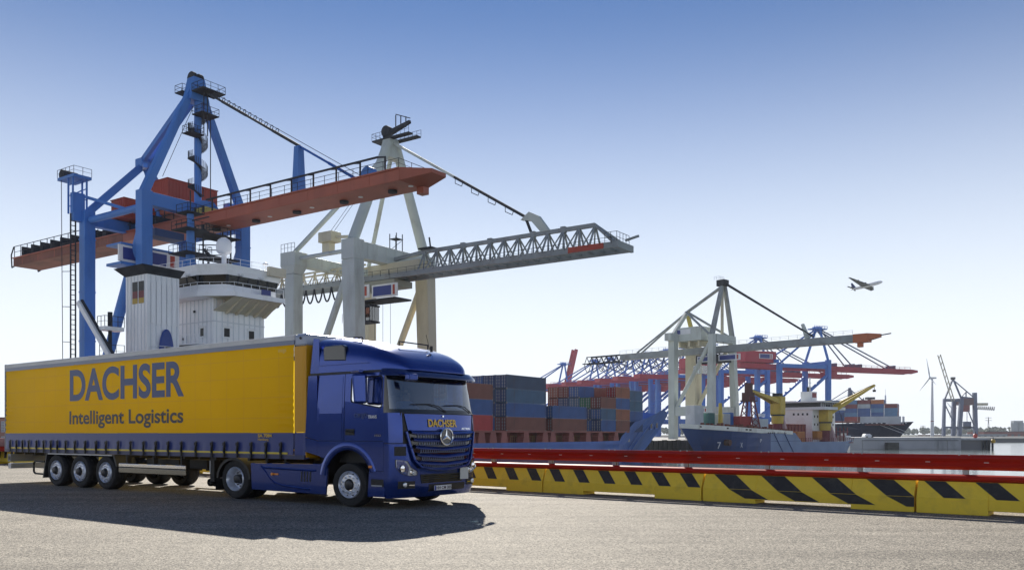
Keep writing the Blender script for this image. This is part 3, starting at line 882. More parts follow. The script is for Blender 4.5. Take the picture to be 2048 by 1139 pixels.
for k in range(n):
    t = 2 * math.pi * k / n
    ring.append(Vector((cx - 0.22 * math.sin(t) * 0.55, cy + 0.23 * math.cos(t), cz + 0.22 * math.sin(t) * 0.84)))
g.path(ring + ring[:1], 0.016, 6); g.beam((cx, cy - .2, cz), (cx, cy + .2, cz), .03, .03); g.tube((cx, cy, cz), (0.9, cy, 1.85), .03); g.build('steering_wheel', M_black, tr)
g = MB(); g.box(1.10, 1.16, .25, .45, 2.2, 2.215); g.build('papers', M_letw, tr)
# chassis, tank and fifth wheel
g = MB()
for s in (-1, 1): g.box(-4.6, 1.0, s * .38, s * .46, .78, 1.02)
g.box(-4.1, -3.0, -.45, .45, 1.02, 1.10).box(-1.2, -.9, -.9, .9, .8, 1.35).box(-.5, .6, -1.0, 1.0, 1.0, 1.33).box(-2.9, -1.2, -1.1, 1.1, .45, .80).box(0.3, 1.15, -.95, .95, .5, 1.3)
g.tube((0, -.95, .5), (0, .95, .5), .07); g.tube((-3.7, -.95, .5), (-3.7, .95, .5), .12)
g.build('chassis', M_frame, tr)
# ================================================================== semi-trailer
tl = empty('semi_trailer', T0, T_RZ, TZ)
tag(tl, 'long yellow curtain-sided semi-trailer with blue lower band and large blue lettering', 'trailer')
TX0, TX1 = -14.83, -1.24
YS = 1.272
def curtain_grid(s):
    def fn(x, z, s=s):
        d = 0.011 * math.sin(x * 1.9 + 0.4) * math.sin(z * 2.1 + x * .3) + 0.004 * math.sin(x * 5.1 + z * 1.3)
        fl = min(1, max(0, (abs(x + 8.26) - 2.9) / .5)) if 1.75 < z < 3.75 else 1.0
        d *= .1 + .9 * fl
        ew = max(0, 1 - (TX1 - 0.36 - x) / 0.75) + max(0, 1 - (x - TX0) / 0.8)
        d += ew * 0.017 * math.sin(z * 38 + 2 * math.sin(x * 4)) * (0.5 + 0.5 * math.sin(z * 3.1 + 1))
        return Vector((x, s * (YS + d), z))
    return fn
nx = 150
xs_c = [TX0 + 0.06 + (TX1 - 0.36 - TX0 - 0.06) * k / nx for k in range(nx + 1)]
for s in (-1, 1):
    g = MB(); g.grid(curtain_grid(s), xs_c if s < 0 else xs_c[::10], zs(1.68, 3.80, 60 if s < 0 else 6)); cu = g.build('curtain', M_yelc, tl, smooth=True)
    if s < 0: curtain = cu
    # welded seams of the curtain: a faint grid
    if s < 0:
        g = MB(); f = curtain_grid(s)
        for zc_ in (2.05, 2.55, 3.05, 3.5):
            for a, b in zip(xs_c, xs_c[1:]):
                p, q = f(a, zc_), f(b, zc_); g.add([p + Vector((0, -.002, -.006)), q + Vector((0, -.002, -.006)), q + Vector((0, -.002, .006)), p + Vector((0, -.002, .006))], [(0, 1, 2, 3)])
        x = TX0 + 0.65
        while x < TX1 - 0.5:
            zz = zs(1.68, 3.8, 20)
            for a, b in zip(zz, zz[1:]):
                p, q = f(x, a), f(x, b); g.add([p + Vector((-.005, -.002, 0)), p + Vector((.005, -.002, 0)), q + Vector((.005, -.002, 0)), q + Vector((-.005, -.002, 0))], [(0, 1, 2, 3)])
            x += 0.605
        g.build('seams', mat('curtain_seam', (0.84, 0.49, 0.003), 0.5), cu)
    def fb(x, z, s=s):
        d = 0.016 * max(0, (1.50 - z) / .3) * math.sin(x * 10.4) ** 2 if z < 1.5 else 0
        return Vector((x, s * (YS + 0.002 + d), z))
    g = MB(); g.grid(fb, xs_c, [1.16, 1.24, 1.32, 1.40, 1.48, 1.58, 1.685]); g.build('lower_band', M_bluc, tl, smooth=True)
    g = MB(); g.box(TX0 + .4, TX1 - .55, s * (YS + .004), s * (YS + .022), 1.17, 1.215); g.build('marking_strip', mat('marking_yellow', (0.7, 0.55, 0.05), .3), tl)
    g = MB(); g.box(TX0, TX1 - .02, s * (YS - .06), s * (YS + .008), 1.055, 1.155); g.build('side_rail', mat('trailer_rail', (0.05, 0.06, 0.13), .4, metal=.3), tl)
    # roof rail
    g = MB(); g.box(TX0, TX1 - .33, s * (YS - .05), s * (YS + .012), 3.79, 3.90); g.build('roof_rail', mat('roof_rail_grey', (0.2, 0.23, 0.3), .4, metal=.3), tl)
# front corner pillars and front wall
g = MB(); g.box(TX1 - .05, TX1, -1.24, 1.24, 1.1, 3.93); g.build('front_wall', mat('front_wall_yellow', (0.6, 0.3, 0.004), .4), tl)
for s in (-1, 1):
    pf = []
    g = MB()
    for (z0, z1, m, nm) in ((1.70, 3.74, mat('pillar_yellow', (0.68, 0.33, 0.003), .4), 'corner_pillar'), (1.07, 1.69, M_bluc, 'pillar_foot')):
        g = MB()
        angs = [R(a) for a in (0, 15, 30, 45, 60, 75, 90)]
        def fn(i, z, s=s):
            if i == 0: return Vector((TX1 - .335, s * YS, z))
            a = angs[i - 1]; return Vector((TX1 - .10 + .10 * math.sin(a), s * (YS - .10 + .10 * math.cos(a)), z))
        g.grid(fn, list(range(8)), [z0, z1]); g.build(nm, m, tl, smooth=True)
    g = MB(); g.box(TX1 - .345, TX1 - .335, s * (YS - .05), s * (YS - .012), 1.16, 3.80); g.build('pillar_gap', M_black, tl)
# roof: white tarpaulin roof with rounded cap at the front
g = MB()
g.prism([(-YS - .014, 3.90), (-YS - .008, 4.0), (-YS + .05, 4.035), (YS - .05, 4.035), (YS + .008, 4.0), (YS + .014, 3.90)], 'x', TX0, TX1 - .34)
g.build('trailer_roof', M_roofw, tl, bevel=0.01)
g = MB(); g.prism([(-YS - .016, 3.74), (-YS - .010, 4.0), (-YS + .06, 4.045), (YS - .06, 4.045), (YS + .010, 4.0), (YS + .016, 3.74)], 'x', TX1 - .335, TX1 + .01)
g.build('roof_cap', mat('roof_cap_grey', (0.34, 0.38, 0.46), .35, metal=.2), tl, bevel=0.05)
g = MB()
for s in (-1, 1): g.tube((TX1 - .12, s * (YS + .015), 3.93), (TX1 - .12, s * (YS + .03), 3.93), .03, 12)
g.build('cap_rivet', M_black, tl)
# rear frame and doors
g = MB(); g.box(TX0 - .03, TX0 + .055, -YS - .005, YS + .005, 1.05, 4.03); g.build('rear_frame', mat('rear_frame', (0.14, 0.15, 0.18), .4, metal=.4), tl, bevel=.01)
# straps with buckles
sx = [side for side in (-14.42, -14.02, -13.64, -13.25, -12.79, -12.36, -11.95, -11.58, -11.11, -10.61, -10.07, -9.51, -9.01, -8.42, -7.83, -7.24, -6.70, -6.17, -5.62, -5.04, -4.42, -3.95, -3.47, -2.98, -2.47, -1.98)]
gs = MB(); y = -YS - 0.03
gs.box(-.022, .022, y + .0, y + .006, 1.07, 1.47); strap_m = gs.mesh('strap'); strap_m.materials.append(M_black)
gs = MB(); gs.box(-.04, .04, y - .025, y - .001, 1.36, 1.44).hexa([(-.03, y - .03, 1.20), (.0, y - .03, 1.20), (.0, y - .002, 1.20), (-.03, y - .002, 1.20)], [(.0, y - .035, 1.36), (.045, y - .035, 1.36), (.045, y - .002, 1.36), (.0, y - .002, 1.36)]).box(-.03, .02, y - .02, y - .001, 1.06, 1.21)
buck_m = gs.mesh('buckle'); buck_m.materials.append(M_frame)
for x in sx:
    a = link('strap', strap_m, None, tl); a.location = (x, 0, 0)
    b = link('buckle', buck_m, None, a)
# lettering on the curtain
text_part('lettering', 'DACHSER', M_let, tl, (-10.94, -YS - .0035, 2.665), (1, 0, 0), (0, 0, 1), 5.39, 0.99, bold=0.03, depth=0.004)
text_part('lettering', 'Intelligent Logistics', M_let2, tl, (-10.96, -YS - .0035, 1.83), (1, 0, 0), (0, 0, 1), 5.38, 0.54, bold=0.022, depth=0.004)
text_part('lettering', 'SA 7084', M_lety, tl, (-2.77, -YS - .012, 1.575), (1, 0, 0), (0, 0, 1), 0.47, 0.085, bold=0.03)
text_part('lettering', 'Hamburg', M_lety, tl, (-2.77, -YS - .012, 1.48), (1, 0, 0), (0, 0, 1), 0.36, 0.075, bold=0.01)
text_part('lettering', 'mega', mat('lettering_pale', (0.85, 0.6, 0.1), .4), tl, (-2.08, -YS - .014, 3.60), (1, 0, 0), (0, 0, 1), 0.26, 0.10, bold=0.02)
# running gear
for x in (-9.16, -10.47, -11.78):
    for s in (-1, 1): wheel(tl, x, s * 1.07, s, 'trailer', 0.505, 0.36)
g = MB()
for s in (-1, 1):
    g.box(-14.6, -1.9, s * .45, s * .58, .92, 1.04)
for x in (-9.16, -10.47, -11.78): g.tube((x, -.9, .505), (x, .9, .505), .075)
x = -14.4
while x < -2: g.box(x, x + .07, -1.2, 1.2, .98, 1.05); x += .62
g.build('chassis', M_frame, tl)
g = MB(); g.box(-7.6, -6.2, -1.0, -.35, .62, .95).box(-5.9, -5.2, -.9, .9, .70, .95); g.build('pallet_box', M_frame, tl)
for s in (-1, 1):
    g = MB(); g.box(-12.32, -8.68, s * .70, s * 1.262, 1.005, 1.045)
    g.prism([(-12.32, 1.04), (-12.52, .24), (-12.47, .24), (-12.27, 1.0)], 'y', s * .72, s * 1.26)
    g.prism([(-8.70, 1.04), (-8.56, .70), (-8.61, .70), (-8.75, 1.0)], 'y', s * .72, s * 1.26)
    g.build('mudguard', mat('mudguard_grey', (0.035, 0.036, 0.04), .5), tl)
    g = MB(); g.box(-12.2, -8.8, s * 1.263, s * 1.268, 1.01, 1.04); g.build('mudguard_trim', M_alu, tl)
    g = MB(); g.box(-8.50, -5.55, s * 1.22, s * 1.25, .70, .80); a = g.build('side_guard', M_chrome, tl, bevel=.012)
    g = MB(); g.box(-8.50, -5.55, s * 1.22, s * 1.25, .53, .685); g.build('guard_panel', mat('guard_grey', (0.25, 0.24, 0.21), .22, metal=.9), tl, bevel=.012)
    for x in (-8.2, -7.0, -5.8):
        g = MB(); g.box(x, x + .06, s * 1.1, s * 1.215, .5, 1.05); g.build('guard_bracket', M_frame, tl)
    # rear tube bow
    g = MB(); pts = [(-12.52, s * 1.2, .76), (-13.08, s * 1.2, .76), (-13.17, s * 1.2, .70), (-13.17, s * 1.2, .42), (-13.08, s * 1.2, .36), (-12.52, s * 1.2, .35)]
    g.path(pts, .03, 8); g.build('side_bow', M_black, tl)
    # landing leg with its two little wheels
    g = MB(); g.box(-4.78, -4.62, s * .95, s * 1.10, .40, 1.05); g.tube((-4.70, s * .9, .36), (-4.70, s * 1.15, .36), .03); ll = g.build('landing_leg', M_frame, tl)
    g = MB()
    for x in (-4.80, -4.60):
        g.lathe([(.10, -.05), (.105, 0), (.10, .05), (.001, .05)], 16, (x, s * 1.05, .37))
    g.build('landing_wheel', M_tyre, ll, smooth=True)
    g = MB(); g.box(-4.79, -4.77, s * 1.101, s * 1.105, .62, .95); g.build('leg_label', M_letw, ll)
# rear bumper with lamps
g = MB(); g.box(-14.8, -14.62, -1.2, 1.2, .48, .66); g.build('underrun_bar', M_alu, tl, bevel=.01)
g = MB(); g.box(-14.75, -14.55, -1.23, 1.23, .72, .98); rb = g.build('lamp_carrier', mat('lamp_carrier', (0.2, 0.21, 0.22), .5), tl)
for s in (-1, 1):
    g = MB(); g.box(-14.80, -14.755, s * .7, s * 1.2, .76, .92); g.build('rear_lamp', M_redl, rb)
    g = MB(); g.box(-14.70, -14.58, s * 1.231, s * 1.236, .78, .90); g.build('lamp_side', M_black, rb)
# ------------------------------------------------------------------ the driver
def person_in_cab():
    V = {'pelvis': (-0.12, .62, 1.95, .16), 'waist': (-.18, .62, 2.12, .145), 'chest': (-.22, .62, 2.32, .16), 'neck': (-.19, .62, 2.50, .06), 'skull': (-.16, .62, 2.60, .085), 'crown': (-.17, .62, 2.70, .075),
         'ls': (-.20, .82, 2.40, .07), 'le': (.02, .90, 2.18, .05), 'lw': (.30, .84, 2.15, .036), 'lh': (.44, .81, 2.17, .035), 'lf': (.50, .80, 2.20, .016), 'lt': (.47, .77, 2.21, .013),
         'rs': (-.20, .42, 2.40, .07), 're': (.02, .34, 2.18, .05), 'rw': (.30, .40, 2.15, .036), 'rh': (.44, .43, 2.17, .035), 'rf': (.50, .44, 2.20, .016), 'rt': (.47, .47, 2.21, .013),
         'lhip': (.0, .74, 1.93, .11), 'lk': (.42, .76, 1.93, .075), 'la': (.62, .76, 1.55, .05), 'rhip': (.0, .50, 1.93, .11), 'rk': (.42, .48, 1.93, .075), 'ra': (.62, .48, 1.55, .05), 'nose': (-.065, .62, 2.605, .018)}
    E_ = [('pelvis', 'waist'), ('waist', 'chest'), ('chest', 'neck'), ('neck', 'skull'), ('skull', 'crown'), ('skull', 'nose'), ('chest', 'ls'), ('ls', 'le'), ('le', 'lw'), ('lw', 'lh'), ('lh', 'lf'), ('lh', 'lt'), ('chest', 'rs'), ('rs', 're'), ('re', 'rw'), ('rw', 'rh'), ('rh', 'rf'), ('rh', 'rt'),
          ('pelvis', 'lhip'), ('lhip', 'lk'), ('lk', 'la'), ('pelvis', 'rhip'), ('rhip', 'rk'), ('rk', 'ra')]
    ks = list(V); m = bpy.data.meshes.new('person')
    m.from_pydata([V[k][:3] for k in ks], [(ks.index(a), ks.index(b)) for a, b in E_], [])
    o = bpy.data.objects.new('person', m); COL.objects.link(o)
    o.modifiers.new('skin', 'SKIN')
    for k, sv in zip(ks, m.skin_vertices[0].data):
        sv.radius = (V[k][3], V[k][3]); sv.use_root = (k == 'pelvis')
    sub = o.modifiers.new('sub', 'SUBSURF'); sub.levels = 2; sub.render_levels = 2
    # clothing below the neck, skin above and at the hands
    mm = bpy.data.materials.new('driver'); mm.use_nodes = True
    t = mm.node_tree; N = t.nodes; L = t.links; b = N['Principled BSDF']; b.inputs['Roughness'].default_value = .7
    tc = N.new('ShaderNodeTexCoord'); sp = N.new('ShaderNodeSeparateXYZ'); L.new(tc.outputs['Object'], sp.inputs[0])
    c1 = N.new('ShaderNodeMath'); c1.operation = 'GREATER_THAN'; c1.inputs[1].default_value = 2.47; L.new(sp.outputs[2], c1.inputs[0])
    c2 = N.new('ShaderNodeMath'); c2.operation = 'GREATER_THAN'; c2.inputs[1].default_value = .33; L.new(sp.outputs[0], c2.inputs[0])
    c3 = N.new('ShaderNodeMath'); c3.operation = 'GREATER_THAN'; c3.inputs[1].default_value = 2.08; L.new(sp.outputs[2], c3.inputs[0])
    c4 = N.new('ShaderNodeMath'); c4.operation = 'MULTIPLY'; L.new(c2.outputs[0], c4.inputs[0]); L.new(c3.outputs[0], c4.inputs[1])
    c5 = N.new('ShaderNodeMath'); c5.operation = 'MAXIMUM'; L.new(c1.outputs[0], c5.inputs[0]); L.new(c4.outputs[0], c5.inputs[1])
    mx = N.new('ShaderNodeMix'); mx.data_type = 'RGBA'; mx.inputs['A'].default_value = (.12, .2, .4, 1); mx.inputs['B'].default_value = (.55, .33, .24, 1)
    L.new(c5.outputs[0], mx.inputs['Factor']); L.new(mx.outputs['Result'], b.inputs['Base Color'])
    m.materials.append(mm)
    o.location = T0; o.rotation_euler = (0, 0, T_RZ); o.scale = (1, 1, TZ)
    g = MB(); g.lathe([(.001, 2.795), (.05, 2.785), (.085, 2.75), (.10, 2.69), (.098, 2.64)], 16, (-.185, .62, 0), 'z'); h = g.build('hair', mat('hair_brown', (.05, .035, .025), .7), o, smooth=True)
    tag(o, 'driver in a blue shirt sitting at the wheel behind the truck windscreen', 'person')
person_in_cab()
# ------------------------------------------------------------------ gantry cranes
M_cblue = mat('crane_blue', (0.055, 0.19, 0.54), 0.5, var=0.12, scale=0.12, dirt=((0.03, 0.05, 0.12), 0.35, 0.3), streak=1)
M_cblue2 = mat('crane_blue_far', (0.06, 0.21, 0.60), 0.55, var=0.1, scale=0.1)
M_cred = mat('girder_red', (0.36, 0.095, 0.055), 0.55, var=0.15, scale=0.15, dirt=((0.12, 0.04, 0.03), 0.45, 0.35), streak=1)
M_cred2 = mat('house_red', (0.40, 0.06, 0.035), 0.6, var=0.12, scale=0.3, dirt=((0.15, 0.05, 0.04), 0.4, 0.6))
M_cred3 = mat('girder_crimson', (0.46, 0.045, 0.07), 0.6, var=0.15, scale=0.1)
M_cgrey = mat('crane_grey_green', (0.50, 0.55, 0.51), 0.55, var=0.1, scale=0.15, dirt=((0.16, 0.13, 0.09), 0.5, 0.25), streak=1)
M_ctan = mat('crane_grey_tan', (0.56, 0.52, 0.38), 0.6, var=0.12, scale=0.12, dirt=((0.2, 0.15, 0.08), 0.5, 0.2), streak=1)
M_lat = mat('lattice_grey', (0.27, 0.30, 0.31), 0.65, var=0.15, scale=0.3, dirt=((0.12, 0.09, 0.06), 0.5, 0.4))
M_steel = mat('dark_steel', (0.045, 0.05, 0.06), 0.85, spec=0.15, var=0.2, scale=1)
M_slate = mat('crane_slate', (0.10, 0.13, 0.22), 0.6, var=0.12, scale=0.1)
M_white = mat('white_paint', (0.72, 0.74, 0.75), 0.5, var=0.05, scale=0.5)
M_sign = mat('sign_blue', (0.02, 0.04, 0.22), 0.4)
M_cab = glass_mat('cabin_glass', (0.35, 0.45, 0.5), 0.2)
def railing(parent, pts, h=1.1, step=2.0, m=None, r=0.05, name='railing'):
    g = MB()
    for a, b in zip(pts, pts[1:]):
        a, b = Vector(a), Vector(b); L_ = (b - a).length; n = max(1, round(L_ / step)); up = Vector((0, 0, h))
        g.beam(a + up, b + up, r); g.beam(a + up * .5, b + up * .5, r * .7)
        for k in range(n + 1):
            p = a.lerp(b, k / n); g.beam(p, p + up, r)
    return g.build(name, m or M_steel, parent)
def festoon(parent, a, b, n, drop, m=None, r=0.09):
    """hanging cable loops"""
    a, b = Vector(a), Vector(b)
    for k in range(n):
        p, q = a.lerp(b, k / n), a.lerp(b, (k + 1) / n)
        g = MB(); pts = []
        for i in range(9):
            t = i / 8; c = p.lerp(q, t); c.z -= drop * (1 - (2 * t - 1) ** 2); pts.append(c)
        g.path(pts, r, 5); g.build('cable_loop', m or M_steel, parent)
def sign_board(parent, x0, x1, y, z0, z1, along='y', face=1):
    g = MB()
    if along == 'y': g.box(y, y + .3, x0, x1, z0, z1)
    else: g.box(x0, x1, y, y + .3, z0, z1)
    o = g.build('sign_board', M_white, parent)
    g = MB(); d = 0.02
    w = x1 - x0
    if along == 'y': g.box(y + .3 + d, y + .34, x0 + .06 * w, x0 + .78 * w, z0 + .3, z1 - .3)
    else: g.box(x0 + .06 * w, x0 + .78 * w, y - .04, y - d, z0 + .3, z1 - .3)
    g.build('sign_panel', M_sign, o)
    g = MB()
    if along == 'y': g.box(y + .3 + d, y + .34, x0 + .84 * w, x0 + .92 * w, z0 + .3, z1 - .3)
    else: g.box(x0 + .84 * w, x0 + .92 * w, y - .04, y - d, z0 + .3, z1 - .3)
    g.build('sign_stripe', M_cred2, o)
    return o

# ================================================================== blue crane with the red girder
CR1 = Vector((-44.7, 121.8, 0))
c1 = empty('gantry_crane', (CR1.x, CR1.y, -0.4), RZ_B)
tag(c1, 'tall blue gantry crane with rust-red boom and red machinery houses behind the trailer', 'crane', 'harbour gantry cranes')
GA, HW = 14.0, 8.0
for (x, y, zt) in ((0, -HW, 34.4), (0, HW, 34.4), (-GA, -HW, 33.6), (-GA, HW, 33.6)):
    g = MB(); g.beam((x, y, 0), (x, y, zt), 1.6, 1.5, 1.6, 1.5, up=(1, 0, 0)); g.build('leg', M_cblue, c1, bevel=.06)
    for z in (8, 15, 22, 29.5):
        g = MB(); g.box(x - .8, x + .8, y - .85, y + .85, z, z + .18); g.build('leg_collar', M_cblue, c1)
for x, z0, z1, w in ((0, 32.5, 34.3, 1.3), (-GA, 31.6, 33.2, 1.2)):
    g = MB(); g.box(x - w / 2, x + w / 2, -HW + .8, HW - .8, z0, z1); g.build('portal_beam', M_cblue, c1, bevel=.06)
for y in (-HW, HW):
    g = MB(); g.tube((-GA + 1, y, 32.3), (-1, y, 32.3), 0.48, 12); g.build('tie_beam', M_cblue, c1, smooth=True)
    g = MB(); g.tube((-0.6, y, 28.8), (-GA + .9, y, 4.0), 0.72, 14); g.build('diagonal_brace', M_cblue, c1, smooth=True)
    g = MB(); g.box(-GA + 1, -1, y - .8, y + .8, 2.5, 4.3); g.build('sill_beam', M_cblue, c1)
# boom: box girder in three pieces and a tapering nose
BZ0, BZ1 = 30.4, 31.85
M_rear = mat('rear_girder_brown', (0.20, 0.07, 0.045), 0.7, var=0.25, scale=0.3, dirt=((0.06, 0.03, 0.025), 0.6, 0.5))
for x0, x1, nm in ((-47.5, -14.5, 'rear_girder'), (-14.45, 1.5, 'middle_girder'), (1.55, 40.5, 'boom')):
    g = MB(); g.box(x0, x1, -2.3, 2.3, BZ0, BZ1); gb = g.build(nm, M_rear if x0 < -40 else M_cred, c1, bevel=.05)
    x = x0 + 3
    while x < x1 - 2:
        g = MB(); g.box(x, x + .12, -2.33, -2.302, BZ0 + .08, BZ1 - .08); g.build('web_stiffener', M_cred, gb); x += 5.2
    g = MB(); g.box(x0, x1, -2.5, -2.31, BZ1 - .16, BZ1 + .0); g.build('flange', M_cred, gb)
boom1 = gb
g = MB(); g.hexa([(40.55, -2.3, BZ0), (43.5, -.2, BZ0 + .9), (43.5, 2.3, BZ0 + .9), (40.55, 2.3, BZ0)], [(40.55, -2.3, BZ1), (43.5, -.2, BZ1 - .1), (43.5, 2.3, BZ1 - .1), (40.55, 2.3, BZ1)]); g.build('boom_tip', M_cred, c1)
g = MB(); g.box(40.2, 41.2, 1.0, 2.0, BZ0 - .8, BZ0); g.build('boom_latch', M_cred, c1)
for x in (4, 12.5, 20.5, 29, 37):
    g = MB(); g.tube((x, 0.4, BZ0 - .28), (x, 0.4, BZ0 - .002), .55, 14); lm = g.build('lamp', M_steel, c1, smooth=True)
    g = MB(); g.tube((x + 3, 0.2, BZ0 - .06), (x + 3, .2, BZ0 - .002), .3, 12); g.build('lamp', M_white, c1, smooth=True)
railing(c1, [(2, -2.2, BZ1), (40.3, -2.2, BZ1)], 1.1, 2.4)
railing(c1, [(2, 2.2, BZ1), (40.3, 2.2, BZ1), (40.3, -2.2, BZ1)], 1.1, 2.4)
# raised pipe over the walkway
g = MB(); g.beam((4, -1.2, BZ1 + 2.2), (36.2, -1.2, BZ1 + 2.2), .2); g.build('trolley_rope_rail', M_steel, c1)
for k in range(9):
    x = 4 + 4.0 * k
    g = MB(); g.beam((x, -1.2, BZ1 + 2.2), (x + 1.3, -1.2, BZ1 + 2.0), .16); g.beam((x + 1.3, -1.2, BZ1), (x + 1.3, -1.2, BZ1 + 2.1), .16); g.build('rope_bracket', M_steel, c1)
# rear walkway with cable carriages
railing(c1, [(-47.3, -2.2, BZ1), (-2, -2.2, BZ1)], 1.9, 2.2, r=.09)
railing(c1, [(-47.3, 2.2, BZ1), (-2, 2.2, BZ1)], 1.9, 2.2, r=.09)
for k in range(13):
    x = -45.5 + k * 3.1
    g = MB(); g.box(x, x + .8, -1.9, 1.9, BZ1, BZ1 + 1.0).box(x + .2, x + .5, -2.0, 2.0, BZ1 + 1.0, BZ1 + 1.7); g.build('cable_carriage', M_steel, c1)
g = MB(); g.path([(-47.5, -2.2, BZ1 + 1.9), (-48.4, -2.2, BZ1 + .6), (-48.2, -2.2, BZ0 - .1), (-47.5, -2.2, BZ0)], .12); g.path([(-47.5, 2.2, BZ1 + 1.9), (-48.4, 2.2, BZ1 + .6), (-48.2, 2.2, BZ0 - .1), (-47.5, 2.2, BZ0)], .12); g.build('end_bow', M_steel, c1)
# A-frame, backstays, apex
AP = Vector((0.0, 0, 51.2))
for y in (-HW, HW):
    g = MB(); g.beam((0, y, 34.3), AP + Vector((0, -0.9 if y < 0 else 0.9, -1.2)), 1.05, 1.05, .9, .9, up=(1, 0, 0)); g.build('mast_leg', M_cblue, c1, bevel=.06)
g = MB(); g.hexa([(-1.0, -1.6, 48.6), (1.0, -1.6, 48.6), (1.0, 1.6, 48.6), (-1, 1.6, 48.6)], [(-.8, -.9, 52.0), (.8, -.9, 52.0), (.8, .9, 52), (-.8, .9, 52)]); ap = g.build('mast_head', M_cblue, c1, bevel=.1)
for y in (-.55, .55):
    g = MB(); g.tube((-.1, y - .25, 52.0), (-.1, y + .25, 52.0), .85, 16); g.build('sheave', M_steel, ap)
ND = Vector((-12.6, 0, 42.2))
for y in (-.55, .55):
    g = MB(); g.beam(AP + Vector((-.5, y, -1.2)), ND + Vector((0, y, 0)), .55, .75); g.build('backstay', M_cblue, c1)
for y in (-HW, HW):
    g = MB(); g.beam(ND, (-GA, y, 33.4), .9, 1.0); g.build('backstay_leg', M_cblue, c1)
g = MB(); g.beam(ND, (-GA * .62, 0, 33.6), .55); g.beam(ND + Vector((0, 0, -.6)), (-3.5, -5.6, 39.0), .55); g.build('stay_strut', M_cblue, c1)
g = MB(); g.box(ND.x - .9, ND.x + .9, -1.0, 1.0, ND.z - .7, ND.z + .7); g.build('stay_node', M_cblue, c1, bevel=.15)
# forestay of bolted links
ST0, ST1 = Vector((.6, 0, 50.6)), Vector((32, 0, 32.3))
n = 6
for k in range(n):
    p, q = ST0.lerp(ST1, k / n), ST0.lerp(ST1, (k + .985) / n)
    g = MB(); g.beam(p, q, .28, .36 if k % 2 else .28); g.build('forestay_link', mat('stay_blue', (.03, .12, .42), .9, spec=.03) if k > 3 else M_steel, c1)
for k in range(14):
    p = ST0.lerp(ST1, .07 + k * .035)
    g = MB(); c = p + Vector((.1, 0, .3)); ring = [c + Vector((.28 * math.cos(t * math.pi / 4), 0, .28 * math.sin(t * math.pi / 4))) for t in range(9)]
    g.path(ring, .05, 5); g.build('stay_ring', M_steel, c1)
g = MB(); g.beam((21.3, 0, BZ1), (21.3, 0, 38.4), 1.4, 1.2, .9, .8, up=(1, 0, 0)); g.build('stay_post', M_cblue, c1)
g = MB(); g.tube((33.6, -.5, BZ1 + .9), (33.6, .5, BZ1 + .9), .9, 18); g.build('rope_drum', M_cblue, c1, smooth=True)
g = MB(); g.tube(ST0 + Vector((0, .6, .4)), ST1 + Vector((0, .6, .6)), .04, 5); g.build('rope', M_steel, c1)
# platforms at the mast head
for (x0, x1, y0, y1, z) in ((-2.6, -.9, -1.6, 1.6, 50.0), (1.0, 3.6, -1.4, 2.2, 49.6), (.8, 3.0, -1.2, 1.6, 46.4), (0.6, 2.4, -2.6, -.4, 43.4)):
    g = MB(); g.box(x0, x1, y0, y1, z, z + .15); pf = g.build('platform', M_steel, c1)
    railing(pf, [(x0, y0, z), (x1, y0, z), (x1, y1, z), (x0, y1, z), (x0, y0, z)], 1.1, 1.2)
for y in (-.6, .0):
    g = MB(); g.beam((2.6, y, 43.4), (2.6, y, 49.6), .1); g.build('ladder_rail', M_steel, c1)
# central post with a spiral stair
g = MB(); g.tube((0.4, 0, 32.3), (0.4, 0, 48.8), .5, 14); g.build('centre_post', M_cblue, c1, smooth=True)
steps = 96
sm = MB(); sm.box(.5, 1.35, -.13, .13, -.03, .03); sm.box(1.28, 1.33, -.03, .03, 0, 1.0); step_m = sm.mesh('stair_step'); step_m.materials.append(M_steel)
for k in range(steps):
    t = k / steps
    o = link('stair_step', step_m, None, c1); o.location = (0.4, 0, 35.2 + 11.6 * t); o.rotation_euler = (0, 0, -2 * math.pi * 2.9 * t)
g = MB(); g.tube((1.75, 1.1, 34.0), (1.75, 1.1, 46.4), .07, 6); g.build('riser_pipe', M_steel, c1)
# machinery houses
def house(parent, x0, x1, y0, y1, z0, z1, m, ribs=0.55, name='machinery_house'):
    g = MB(); g.box(x0, x1, y0, y1, z0, z1); o = g.build(name, m, parent, bevel=.05)
    g = MB(); y = y0 + .3
    while y < y1 - .2: g.box(x1, x1 + .05, y, y + .2, z0 + .15, z1 - .15); y += ribs
    x = x0 + .3
    while x < x1 - .2: g.box(x, x + .2, y0 - .05, y0, z0 + .15, z1 - .15); x += ribs
    g.build('wall_ribs', m, o)
    g = MB(); g.box(x0 - .1, x1 + .1, y0 - .1, y1 + .1, z1, z1 + .12); g.build('roof_edge', m, o)
    return o
house(c1, -10.2, -6, -.5, 8.0, 35.3, 38.9, M_cred2)
house(c1, -14.4, -11, -4.2, 3.6, 33.3, 36.0, M_cred2)
g = MB(); g.box(-9.5, -6.5, 0, 7, 34.0, 35.25); g.build('house_frame', M_cred, c1)
g = MB(); g.box(-6.5, -5.1, 9.4, 11.0, 34.2, 37.4); g.build('switch_house', M_cblue, c1, bevel=.05)
g = MB(); g.box(1.0, 2.2, -2.3, 2.3, 32.0, 32.8).prism([(1.0, 31.9), (5.5, 31.9), (3.2, 34.2), (1.2, 34.6)], 'y', -.6, .6); g.build('hinge_block', M_cblue, c1)
g = MB(); g.box(2.4, 4.8, -1.9, .4, 32.0, 32.9); g.build('winch_cover', mat('winch_yellow', (.5, .42, .1), .6), c1)
